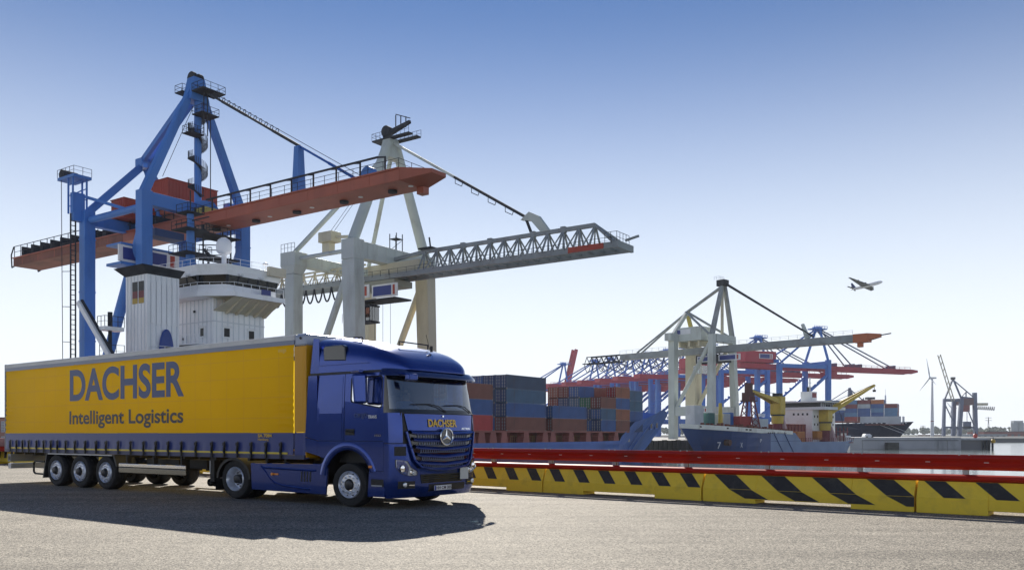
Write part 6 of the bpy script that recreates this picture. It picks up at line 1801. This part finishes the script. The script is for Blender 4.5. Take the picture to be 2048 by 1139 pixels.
# bridge house
g = MB(); g.box(77, 95, 5.5, BW - .5, -1.3, 9.4); bh2 = g.build('deckhouse', mat('house_white', (.78, .78, .76), .5, dirt=((.45, .38, .3), .3, .5)), s2)
g = MB(); g.box(76.5, 93, 1.0, BW + 1.5, 9.4, 10.3); g.build('bridge_wing', M_white, bh2)
g = MB(); g.box(77.5, 91, 3, BW, 10.3, 11.8); bb = g.build('bridge', M_win, bh2)
g = MB(); g.box(76.5, 92.5, 1.5, BW + 1, 11.8, 12.2); g.build('bridge_roof', M_white, bh2)
for k in range(9):
    g = MB(); g.box(77.8 + k * 1.55, 78.1 + k * 1.55, 2.9, 3.0, 10.3, 11.8); g.build('mullion', M_white, bb)
g = MB(); g.box(82, 86, 8, 12, 12.2, 15.6); fn = g.build('funnel', M_white, bh2)
g = MB(); g.box(82.3, 85.6, 7.96, 7.99, 13.6, 15.2); g.build('funnel_mark', M_dred, fn)
g = MB(); g.tube((84, 10, 15.6), (84, 10, 17.2), .7, 10); g.build('exhaust', M_steel, fn)
g = MB(); g.beam((80.5, 8, 12.2), (80.5, 8, 20.2), .3); g.beam((79.2, 8, 17), (81.8, 8, 17), .2); g.beam((79.6, 8, 18.4), (81.4, 8, 18.4), .2); g.build('signal_mast', M_white, bh2)
for z in (1.6, 4.2, 6.8):
    for t in (78.2, 80.6, 87, 90, 93):
        g = MB(); g.box(t, t + .6, 5.4, 5.49, z, z + .75); g.build('window', M_win, bh2)
for k in range(4):
    g = MB(); g.box(76.9, 76.98, 7 + k * 1.6, 7.6 + k * 1.6, 7.6, 8.3); g.build('window', M_win, bh2)
# stern gear
g = MB()
for t in (86, 89, 92, 95):
    g.beam((t, 1.2, -1.3), (t, 1.2, 3.6), .3)
for z in (.6, 2.2): g.beam((85, 1.2, z), (96, 1.2, z), .22)
g.build('stern_frame', M_dred, s2)
g = MB(); g.box(93, 97.5, 1, 4, -.9, .9).box(94, 95.5, 1.5, 3, .9, 1.7); g.build('stern_house', M_white, s2)
for k in range(5):
    g = MB(); g.box(94.6 + k * .9, 95.0 + k * .9, .28, .36, -.2, .15); g.build('freeing_port', M_win, s2)
g = MB(); g.tube((92, 2, 8), (94, 1.5, -1), .08, 5); g.tube((90, 2, 9.4), (95.5, 1.5, .5), .08, 5); g.build('rigging', M_steel, s2)
# ------------------------------------------------------------------ large navy container ship behind the pier
M_hull3 = mat('hull_dark_navy', (.014, .022, .065), .5, var=.1, scale=.1)
S3 = px(1823, 867, 430); S3.z = 0
D3 = Vector((-.88, .475, 0)).normalized()
s3 = empty('container_ship', S3, math.atan2(D3.y, D3.x))
tag(s3, 'large dark navy container ship with grey breakwater, bow pointing right beyond the pier', 'ship', 'ships in the harbour')
# local x runs aft; the side towards us is local +y
def st3(t, top, wl, zt, rake):
    out = []
    for f, z in ((0, zt), (.3, zt * .7 - 1), (.65, zt * .3 - 2), (1, -4.6), (1, -7)):
        hb = top + (wl - top) * f; out.append(Vector((t + rake * f, 14 - 14 + hb, z)))
    return out[::-1] + [Vector((p.x, -p.y, p.z)) for p in out]
g = loft([st3(*q) for q in ((-1, .2, .1, 7.6, 9), (5, 5, .8, 7.3, 7), (12, 9.5, 4, 7.0, 4), (22, 13, 9, 6.8, 1), (34, 14, 13, 6.6, 0), (110, 14, 14, 6.6, 0))])
g.build('hull', M_hull3, s3)
g = MB(); g.box(3, 109, -12, 12, 5.9, 6.2); g.build('deck', M_coam, s3)
g = MB(); g.box(3.4, 3.9, -4, 4, 6.3, 10.2); g.build('breakwater', M_white, s3)
g = MB(); g.box(4.2, 23, 7.9, 8.5, 6.3, 10.2); g.build('breakwater_house', mat('breakwater_grey', (.5, .53, .56), .6, var=.1, scale=.3), s3)
g = MB(); g.tube((12, 0, 10), (12, 0, 21), .6, 8, .35); g.beam((12, -2, 17), (12, 2, 17), .4); g.beam((12, 0, 21), (12, 0, 24), .15); g.build('foremast', M_white, s3)
for k in range(12):
    t = 2 + k * 2.1
    hb = lerp(t, [(-1, .2), (5, 5), (12, 9.5), (22, 13), (34, 14)])
    g = MB(); g.box(t, t + .8, hb + .05, hb + .3, 6.6, 7.0); g.build('bulwark_opening', M_white, s3)
random.seed(5)
pal = [(.08, .14, .32), (.05, .08, .2), (.4, .09, .08), (.5, .18, .07), (.14, .25, .4), (.6, .45, .09), (.24, .08, .08), (.45, .48, .5)]
fcm = [mat('far_container_%d' % k, c, .6, var=.15, scale=.3) for k, c in enumerate(pal)]
ORD = ['first', 'second', 'third', 'fourth', 'fifth', 'sixth', 'seventh', 'eighth', 'ninth']
FCN = ['blue', 'navy', 'red', 'orange', 'pale blue', 'yellow', 'maroon', 'grey']
wts = [7, 6, 3, 2, 4, 1, 3, 1]
g = MB(); g.box(0, 5.9, 0, 2.4, 0, 2.09); fcon = g.mesh('shipping_container')
for bay in range(9):
    t = 6 + bay * 6.2
    top = 4 if bay == 0 else 5
    for r in (0, 1, 2) if bay else (0, 1, 2, 3, 4):
        for k in range(top):
            if r and k < top - 1 and bay: continue
            o = bpy.data.objects.new('shipping_container', fcon); COL.objects.link(o)
            ci = random.choices(range(len(fcm)), wts)[0]; m = fcm[ci]
            if not fcon.materials: fcon.materials.append(m)
            recolour(o, m)
            loc = Matrix.Translation(S3) @ Matrix.Rotation(math.atan2(D3.y, D3.x), 4, 'Z') @ Vector((t, 7.4 - 2.4 - r * 2.5, 8.0 + k * 2.12))
            o.location = loc; o.rotation_euler = (0, 0, math.atan2(D3.y, D3.x))
            tag(o, 'far %s container on the navy ship, %s tier, %s bay%s' % (FCN[ci], ORD[k], ORD[bay], '' if r == 0 else ', %s row' % ORD[r]), 'container', 'containers on the far navy ship')
g = MB(); g.box(5.5, 64, -8, 7.6, 7.2, 7.95); g.build('hatch_cover', M_coam, s3)
for k in (0, 1):
    g = MB(); g.tube((10 + k * 4, 11 - 4 + k * 2, 6), (-4 + 3 * k, 16, .2), .1, 5); g.build('mooring_line', M_white, s3)
# ------------------------------------------------------------------ concrete pier on the right
PY = 330.0
def P2(x, y=None, Y=PY): return px(x, HORIZON, Y).x
x0, x1, x2 = P2(1700), P2(1922), P2(1990)
g = MB(); g.box(x0, x1, PY, PY + 55, -7, .1); pr = g.build('concrete_pier', mat('pier_concrete', (.46, .47, .49), .85, var=.15, scale=.1, dirt=((.1, .1, .1), .5, .15), streak=1)); tag(pr, 'long grey concrete pier in front of the navy container ship', 'pier')
for a, b in ((1725, 1874), (1876, 1893), (1895, 1916)):
    g = MB(); g.box(P2(a), P2(b), PY - .25, PY - .02, -4.4, -1.2); g.build('wall_panel', pr.data.materials[0], pr)
    g = MB(); g.box(P2(a) - .1, P2(b) + .1, PY - .3, PY - .02, -1.15, -.95); g.build('wall_ledge', M_steel, pr)
g = MB(); g.box(x1 + .01, x2, PY + .5, PY + 40, -.9, -.1); g.build('jetty_deck', pr.data.materials[0], pr)
g = MB(); g.box(x1 + .1, x2 - 1.5, PY + 1.6, PY + 30, -7, -.91); g.build('jetty_wall', mat('jetty_concrete', (.2, .2, .21), .9), pr)
for k in range(4):
    x = x2 - 4 + k * 1.2
    g = MB(); g.tube((x, PY + 1, -7), (x, PY + 1, -.9), .4, 8); g.build('pile', M_steel, pr)
g = MB(); g.box(P2(1769), P2(1792), PY - 2.6, PY - .35, -4.7, -1.8); fd = g.build('fender_box', mat('fender_dark', (.06, .065, .06), .8, var=.3, scale=1), pr)
g = MB(); g.hexa([(P2(1743), PY + 6, .1), (P2(1762), PY + 6, .1), (P2(1762), PY + 10, .1), (P2(1743), PY + 10, .1)], [(P2(1745), PY + 6.5, 1.5), (P2(1755), PY + 6.5, 1.5), (P2(1755), PY + 9.5, 1.5), (P2(1745), PY + 9.5, 1.5)])
vv = g.build('van', M_white, None, bevel=.3); tag(vv, 'white van parked on the concrete pier below the navy bow', 'van')
g = MB(); g.box(P2(1757), P2(1760.5), PY + 5.85, PY + 5.99, .6, 1.0); g.build('window', M_win, vv)
for xx in (1747, 1758):
    g = MB(); g.tube((P2(xx), PY + 5.9, .25), (P2(xx), PY + 6.1, .25), .35, 12); g.build('wheel', M_tyre, vv)
for x, c, nm, w, h, lab in ((1962, (.42, .06, .05), 'buoy', .8, 1.7, 'red buoy standing on the right end of the pier'), (1984, (.6, .36, .03), 'buoy', .8, 1.5, 'yellow marker at the very end of the jetty')):
    g = MB(); cx = P2(x); zb = -.1 if x < 1980 else -2.0
    g.lathe([(.001, zb), (w * .7, zb), (w, zb + h * .3), (w, zb + h * .7), (w * .5, zb + h), (.001, zb + h)], 14, (cx, PY + (4 if x < 1980 else -.8), 0), 'z')
    o = g.build(nm, mat('buoy_' + lab.split()[0], c, .5), None, smooth=True); tag(o, lab, 'buoy')
    g = MB(); g.tube((cx, PY + (4 if x < 1980 else -.8), zb + h), (cx, PY + (4 if x < 1980 else -.8), zb + h + .8), .12, 6); g.build('buoy_top', M_steel, o)
# ------------------------------------------------------------------ far crane with its lattice boom raised
Y5 = 900.0; s5 = F_PX / Y5
c5 = empty('gantry_crane', (px(1915, HORIZON, Y5).x, Y5, -1.0), 0)
tag(c5, 'distant slate blue crane with its lattice boom raised, beside the wind turbine', 'crane', 'harbour gantry cranes')
def e5(x, y): return ((x - 1915) / s5, (HORIZON - y) / s5 + CAM_H + 1.0)
for (xa, xb, y) in ((1885, 1883, -4), (1917, 1912, -6), (1945, 1947, -4), (1916, 1914, 8)):
    t_, b_ = e5(xa, 797), e5(xb, 874)
    g = MB(); g.beam((b_[0], y, 0), (t_[0], y, t_[1] if xa != 1945 else e5(1945, 785)[1]), 3.6 if xa != 1885 else 2.6, 3.6, 3.6 if xa != 1885 else 2.0, 3.0, up=(0, 1, 0)); g.build('leg', M_slate, c5)
g = MB(); a, b = e5(1917, 797), e5(1945, 800); g.beam((a[0], -4, a[1]), (b[0], -4, b[1]), 3, 5); g.build('portal_beam', M_slate, c5)
g = MB(); a, b = e5(1886, 800), e5(1915, 800); g.beam((a[0], -4, a[1]), (b[0], -4, b[1]), 3, 3); g.build('portal_beam', M_slate, c5)
g = MB(); a, b = e5(1885, 854), e5(1945, 854); g.beam((a[0], -4, a[1]), (b[0], -4, b[1]), 2, 2); g.build('sill_beam', M_slate, c5)
a, b = e5(1902, 757), e5(1903, 760)
for q in ((1886, 797), (1918, 795)):
    e = e5(*q); g = MB(); g.beam((a[0], -4, a[1]), (e[0], -4, e[1]), 1.4); g.build('mast_leg', M_slate, c5)
for p, q in (((1903, 760), (1944, 795)), ((1928, 783), (1917, 795)), ((1928, 783), (1928, 796)), ((1887, 810), (1907, 852)), ((1932, 820), (1943, 848))):
    u, v = e5(*p), e5(*q); g = MB(); g.beam((u[0], -4, u[1]), (v[0], -4, v[1]), .9); g.build('stay', M_slate, c5)
g = MB(); g.box(a[0] - 1.6, a[0] + 1.6, -6, -2, a[1] - 1, a[1] + 1.5); g.build('mast_head', M_steel, c5)
b0, b1 = e5(1896, 803), e5(1868, 711)
for y in (-8, 0):
    off = 0 if y == -8 else 4.2
    g = MB(); p, q = Vector((b0[0] + off, y, b0[1])), Vector((b1[0] + off, y, b1[1])); n_ = Vector((2.6, 0, .8))
    g.beam(p, q, .8); g.beam(p + n_, q + n_, .8)
    for k in range(14):
        u, v = p.lerp(q, k / 14), p.lerp(q, (k + 1) / 14); g.beam(u, v + n_ if k % 2 else v, .35); g.beam(u if k % 2 else u + n_, v + n_ if k % 2 == 0 else v, .35)
    g.build('raised_boom', M_ctan if y else M_slate, c5)
a, b = e5(1945, 806), e5(1984, 810); g = MB(); g.beam((a[0], -4, a[1] - 1), (e5(1971, 808)[0], -4, a[1] - 1), 2, 2.6); g.build('rear_girder', M_ctan, c5)
festoon(c5, (a[0], -5, a[1] - 2.4), (b[0], -5, b[1] - 1.5), 10, 4, r=.35)
g = MB(); a = e5(1928, 802); g.box(a[0] - 6, a[0] + 7, -6, 4, a[1] - 4, a[1] + 3); g.build('machinery_house', mat('house_maroon', (.14, .07, .08), .7), c5)
a = e5(1928, 815); g = MB(); g.box(a[0] - 4, a[0] + 4, -4, 2, a[1] - 4, a[1] + 3); g.build('trolley', mat('trolley_red', (.25, .05, .06), .6), c5)
a = e5(1930, 850); g = MB(); g.box(a[0] - 4, a[0] + 4, -5, -3, a[1] - 4, a[1] + 4); g.tube((a[0], -4, a[1] + 4), (a[0], -4, e5(1930, 822)[1]), .3, 5); g.build('spreader', M_slate, c5)
# crane seen over the navy ship
Y6 = 800.0
c6 = empty('gantry_crane', (px(1698, HORIZON, Y6).x, Y6, -1.0), 0); k6 = Y6 / F_PX
tag(c6, 'distant dark crane head showing above the containers of the navy ship', 'crane', 'harbour gantry cranes')
def e6(x, y): return ((x - 1698) * k6, -0.0, (HORIZON - y) * k6 + CAM_H + 1)
for p, q, w in (((1699, 775), (1694, 870), 2.0), ((1699, 775), (1712, 815), 1.8), ((1712, 815), (1712, 870), 1.8), ((1698, 777), (1662, 800), .8), ((1699, 777), (1740, 812), .8), ((1712, 810), (1727, 795), .7), ((1727, 795), (1727, 815), .7), ((1662, 806), (1748, 815), 2.2)):
    g = MB(); g.beam(e6(*p), e6(*q), w); g.build('crane_member', M_slate, c6)
g = MB(); a = e6(1739, 798); g.tube(e6(1738, 815), a, 1.6, 8); g.box(a[0] - 3, a[0] + 4, -3, 3, a[2], a[2] + 2); g.build('lamp_head', M_steel, c6)
# ------------------------------------------------------------------ wind turbines
M_turb = mat('turbine_white', (.62, .64, .67), .5)
def turbine(x, ytop, ybot, Y, blades, lab):
    k = Y / F_PX; b = px(x, HORIZON, Y); r = empty('wind_turbine', (b.x, Y, -2), 0)
    H = (HORIZON - ytop) * k + CAM_H + 2
    g = MB(); g.tube((0, 0, 0), (0, 0, H), 2.3, 16, .95); g.build('tower', M_turb, r, smooth=True)
    g = MB(); g.tube((0, 0, H * .26), (0, 0, H * .275), 1.99, 16, 1.97); g.build('tower_band', M_dred, r, smooth=True)
    g = MB(); g.box(-2.2, 5, -1.4, 1.4, H, H + 2.2); g.build('nacelle', M_turb, r, bevel=.6)
    g = MB(); g.lathe([(.001, -6.5), (1.2, -6), (1.6, -4.5), (1.6, -3.4)], 12, (1.8, 0, H + 1.1), 'x'); g.build('hub', M_turb, r, smooth=True)
    for a, L in blades:
        d = Vector((-.12, math.sin(R(a)), math.cos(R(a)))); c = Vector((-3, 0, H + 1.1))
        g = MB(); g.beam(c, c + d * L * .25, .7, .9, .5, 1.7, up=(1, 0, 0)); g.beam(c + d * L * .25, c + d * L, .5, 1.7, .1, .3, up=(1, 0, 0)); g.build('blade', M_turb, r)
    tag(r, lab, 'wind turbine', 'wind turbines on the horizon')
turbine(1864.5, 757, 872, 1100, ((6, 25), (126, 25), (246, 25)), 'white wind turbine left of the crane with the raised boom')
turbine(1907, 817, 870, 1500, ((50, 19), (170, 19), (290, 19)), 'small wind turbine seen between the legs of the slate blue crane')
# ------------------------------------------------------------------ far bank: land, woods, sheds, silo, pylons
M_land = mat('far_land', (.12, .13, .11), .9, var=.2, scale=.01)
g = MB(); g.box(-2600, 2600, 1150, 2400, -7, -1.2); o = g.build('far_bank', M_land); tag(o, kind='structure')
g = MB(); g.box(px(1925, 867, 620).x, 900, 620, 1140, -7, -1.6); o = g.build('right_bank', mat('bank_wall', (.16, .17, .17), .9, var=.2, scale=.03)); tag(o, kind='structure')
g = MB(); random.seed(3)
for k in range(900):
    x = random.uniform(-900, 1500); y = random.uniform(1900, 2300); w = random.uniform(9, 20); h = random.uniform(8, 19)
    n = 7
    for j in range(6):
        cx, cy, cz, rr = x + random.uniform(-w, w) * .6, y + random.uniform(-5, 5), random.uniform(.35, .85) * h - 1, random.uniform(.28, .5) * h * .8
        vs = [(cx + rr * random.uniform(.75, 1.2) * math.cos(2 * math.pi * i / n), cy + rr * math.sin(2 * math.pi * i / n), cz + random.uniform(-.2, .2) * rr) for i in range(n)]
        g.add(vs + [(cx, cy, cz + rr * random.uniform(.7, 1)), (cx, cy, cz - rr)], [(i, (i + 1) % n, n) for i in range(n)] + [((i + 1) % n, i, n + 1) for i in range(n)])
o = g.build('far_woods', mat('woods_green', (.10, .13, .09), .9, var=.3, scale=.05)); tag(o, 'dark green far-off woods along the horizon', 'woods', kind='stuff')
def shed(xa, xb, ya, yb, Y, depth, c, lab, roofc=None, bays=6):
    a, b = px(xa, ya, Y), px(xb, yb, Y); z0 = -1.7 if Y < 1150 else -1.3
    g = MB(); g.box(a.x, b.x, Y, Y + depth, z0, a.z); o = g.build('warehouse', mat('shed_' + lab.split()[1] + lab.split()[0], c, .8, var=.1, scale=.05)); tag(o, lab, 'warehouse', 'sheds on the far bank')
    h = a.z - z0
    g = MB(); g.box(a.x - .5, b.x + .5, Y - .5, Y + depth + .5, a.z, a.z + h * .14); g.build('roof', mat('shedroof_' + lab.split()[1] + lab.split()[0], roofc or tuple(v * .5 for v in c), .8), o)
    for k in range(bays):
        x = a.x + (b.x - a.x) * (k + .3) / bays; w = (b.x - a.x) / bays * .4
        g = MB(); g.box(x, x + w, Y - .2, Y - .02, z0 + .1, z0 + h * .5); g.build('gate', mat('gate_grey', (.14, .15, .16), .7), o)
shed(1968, 2070, 863, 872, 1080, 40, (.28, .09, .08), 'long red-brown warehouse at the right edge beneath the silo', (.06, .05, .05), 8)
shed(1940, 2014, 868, 876, 1000, 30, (.32, .36, .40), 'low pale grey warehouse right of the slate blue crane', (.4, .44, .48), 6)
shed(1985, 2070, 874, 884, 700, 20, (.36, .38, .40), 'low grey shed on the right bank close to the water', None, 6)
shed(1996, 2022, 876, 882, 640, 8, (.5, .16, .07), 'small orange-red shed on the right bank by the jetty', (.42, .12, .05), 3)
shed(1850, 1884, 869, 874, 1180, 20, (.34, .2, .17), 'low brick-coloured shed left of the slate blue crane', None, 5)
a = px(2034, 842, 1300); k = 1300 / F_PX
g = MB(); g.tube((a.x - 4, 1300, -2), (a.x - 4, 1300, a.z - 2), 5, 14); g.tube((a.x + 5, 1300, -2), (a.x + 5, 1300, a.z - 2), 5, 14); si = g.build('silo', mat('silo_grey', (.4, .43, .46), .7), None, smooth=True); tag(si, 'pale grey twin silo tower standing at the right edge of the horizon', 'silo')
g = MB(); g.box(a.x - 7, a.x + 7, 1296, 1304, a.z - 2, a.z + 1); g.build('silo_head', mat('silo_grey', (.4, .43, .46), .7), si)
for x, yt, Y, lab in ((1977, 833, 1250, 'thin pylon mast on the far bank left of the silo'), (1846, 850, 1500, 'small lattice pylon left of the wind turbine')):
    b = px(x, yt, Y); r = empty('pylon', (b.x, Y, -1.5)); h = b.z + 1.5
    g = MB()
    for s in (-1, 1): g.beam((s * 1.6, 0, 0), (0, 0, h), .5)
    for q in (.25, .5, .72): g.beam((-1.6 * (1 - q), 0, h * q), (1.6 * (1 - q), 0, h * q), .4)
    g.build('pylon_frame', M_steel, r)
    for q in (.82, .95):
        g = MB(); g.beam((-4.5, 0, h * q), (4.5, 0, h * q), .5); g.build('cross_arm', M_steel, r)
    tag(r, lab, 'pylon')
# ------------------------------------------------------------------ airliner
M_air = mat('airliner_white', (.78, .79, .8), .35); M_airu = mat('airliner_belly', (.11, .125, .12), .5)
YA = 1250.0
pc = px(1733, 571, YA)
ar = empty('airliner', pc); L_ = 54.0
g = MB(); prof = [(.05, 27), (.9, 26.2), (1.9, 24), (2.6, 20), (2.75, 14), (2.75, -8), (2.3, -16), (1.3, -23), (.3, -27.5)]
g.lathe(prof, 18, (0, 0, 0), 'x'); g.build('fuselage', M_air, ar, smooth=True)
for s in (-1, 1):
    def wing(pts, z, th, nm, m):
        g = MB(); lo = [(p[0], s * p[1], z + p[2] - th * p[3]) for p in pts]; hi = [(p[0], s * p[1], z + p[2] + th * p[3]) for p in pts]
        g.hexa(lo, hi); return g.build(nm, m, ar)
    wing([(7.5, 2, 0, 1), (-9.5, 29, 6.5, .3), (-12, 29, 6.5, .3), (-6, 2, 0, 1)], -1.2, .55, 'wing', M_airu)
    wing([(-19.5, 1, 0, 1), (-25.5, 10, 1.0, .4), (-27.5, 10, 1.0, .4), (-24.5, 1, 0, 1)], .6, .3, 'tailplane', M_airu)
    for (x, y) in ((3.0, 9.2), (-3.2, 19)):
        g = MB(); g.lathe([(.9, 2.6), (1.35, 2.3), (1.45, .5), (1.0, -2.6), (.4, -3)], 14, (x, s * y, -2.4 + y * .21), 'x'); en = g.build('engine', M_airu, ar, smooth=True)
        g = MB(); g.box(x - 3, x + .5, s * y - .15, s * y + .15, -1.8 + y * .21, -.7 + y * .21); g.build('pylon', M_airu, en)
g = MB(); g.prism([(-18.5, 2), (-25.5, 10.8), (-28, 10.8), (-25.5, 1.4)], 'y', -.25, .25); g.build('fin', mat('fin_navy', (.03, .05, .15), .4), ar)
ar.rotation_euler = (R(-15), R(-5), R(-56)); ar.scale = (.95, .95, .95)
tag(ar, 'airliner climbing to the right in the open sky', 'airplane')
# ------------------------------------------------------------------ left edge: brick building and a red wagon behind the trailer
Yb = 175.0
a, b = px(-60, 836, Yb), px(14, 908, Yb)
g = MB(); g.box(a.x, b.x, Yb, Yb + 14, -.4, a.z); bb_ = g.build('brick_building', mat('brick_pink', (.36, .19, .15), .85, var=.15, scale=.5)); tag(bb_, 'pinkish brick building with small-paned windows at the left picture edge', 'building')
for zz in (838, 868):
    for xx in (-6, 3.6, -20, -40):
        p, q = px(xx, zz + 4, Yb), px(xx + 6, zz + 25, Yb)
        g = MB(); g.box(p.x, q.x, Yb - .12, Yb - .02, q.z, p.z); wi = g.build('window', M_win, bb_)
        g = MB()
        for k in range(4): g.box(p.x + (q.x - p.x) * k / 3 - .03, p.x + (q.x - p.x) * k / 3 + .03, Yb - .2, Yb - .125, q.z, p.z)
        for k in range(5): z_ = q.z + (p.z - q.z) * k / 4; g.box(p.x, q.x, Yb - .21, Yb - .205, z_ - .03, z_ + .03)
        g.build('glazing_bars', M_white, wi)
g = MB(); g.box(a.x - .2, b.x + .2, Yb - .3, Yb + 14.3, a.z, a.z + .25); g.build('cornice', mat('brick_dark', (.2, .09, .07), .8), bb_)
# red flat wagon on the apron behind the trailer
wg = empty('flat_wagon', px(-4, 930, 42), R(-32)); wg.location.z = 0
tag(wg, 'red flatbed wagon with dark wheels just left of the trailer', 'wagon')
g = MB(); g.box(-6, .6, -1.1, 1.1, .62, .85); g.build('bed', M_rail, wg)
g = MB(); g.box(-6, .5, -1.0, 1.0, .86, 1.25); g.build('cargo', mat('cargo_pink', (.4, .22, .2), .7), wg)
for x in (-.3, -1.4):
    for s in (-1, 1):
        g = MB(); g.tube((x, s * .95, .38), (x, s * 1.15, .38), .38, 18); w_ = g.build('wheel', M_tyre, wg, smooth=True)
        g = MB(); g.tube((x, s * 1.151, .38), (x, s * 1.17, .38), .2, 14); g.build('rim', M_dyel, w_, smooth=True)

# dark timber fenders on the far quay wall, seen between the two bows
for k in range(34):
    p = quay(104 + k * 3.1, -21.3)
    g = MB(); g.box(-1.35, 1.35, -.15, .25, -6.5, -.5 + .12 * (k % 3)); o = g.build('quay_fender', mat('fender_timber', (.07, .06, .05), .9, var=.3, scale=.8), fq)
    o.location = p; o.rotation_euler = (0, 0, SHIP_RZ)
# made-up hall, unseen to the left, added for the cab side to mirror
g = MB(); g.box(-112, -92, -46, 22, 0, 5.6); hl_ = g.build('warehouse', mat('added_hall_brown', (.10, .075, .065), .85, var=.15, scale=.3)); tag(hl_, 'added low dark brick hall, unseen off to the left, for the cab side to mirror', 'warehouse')
for k in range(8):
    g = MB(); g.box(-91.98, -91.8, -43 + k * 8, -38.5 + k * 8, .05, 3.6); g.build('gate', mat('added_hall_gate', (.25, .28, .32), .6), hl_)
g = MB(); g.prism([(-112.5, 5.6), (-91.5, 5.6), (-102, 8.6)], 'y', -46.4, 22.4); g.build('roof', mat('added_hall_roof', (.08, .06, .06), .9), hl_)
# air: thin haze over the whole harbour
g = MB(); g.box(-3000, 3000, -205, 2450, -8.0, 104)
hz = g.build('haze', None); tag(hz, 'thin bright summer haze over the harbour', 'haze', kind='stuff')
hm = bpy.data.materials.new('haze'); hm.use_nodes = True
hm.node_tree.nodes.clear()
ho = hm.node_tree.nodes.new('ShaderNodeOutputMaterial'); hv = hm.node_tree.nodes.new('ShaderNodeVolumePrincipled')
hv.inputs['Color'].default_value = (.85, .92, 1, 1); hv.inputs['Density'].default_value = 0.00011
hm.node_tree.links.new(hv.outputs[0], ho.inputs['Volume'])
hz.data.materials.append(hm)
# fine pieces that stay joined in one part
for o in COL.objects:
    if o.parent and o.name.split('.')[0] in ('corner_castings', 'locking_rods', 'wheel_nuts', 'vent_holes', 'wall_ribs', 'plate_seams', 'deck_fittings', 'seams', 'grille_mesh', 'glazing_bars', 'window_mullions', 'deck_gear'):
        o['kind'] = 'stuff'
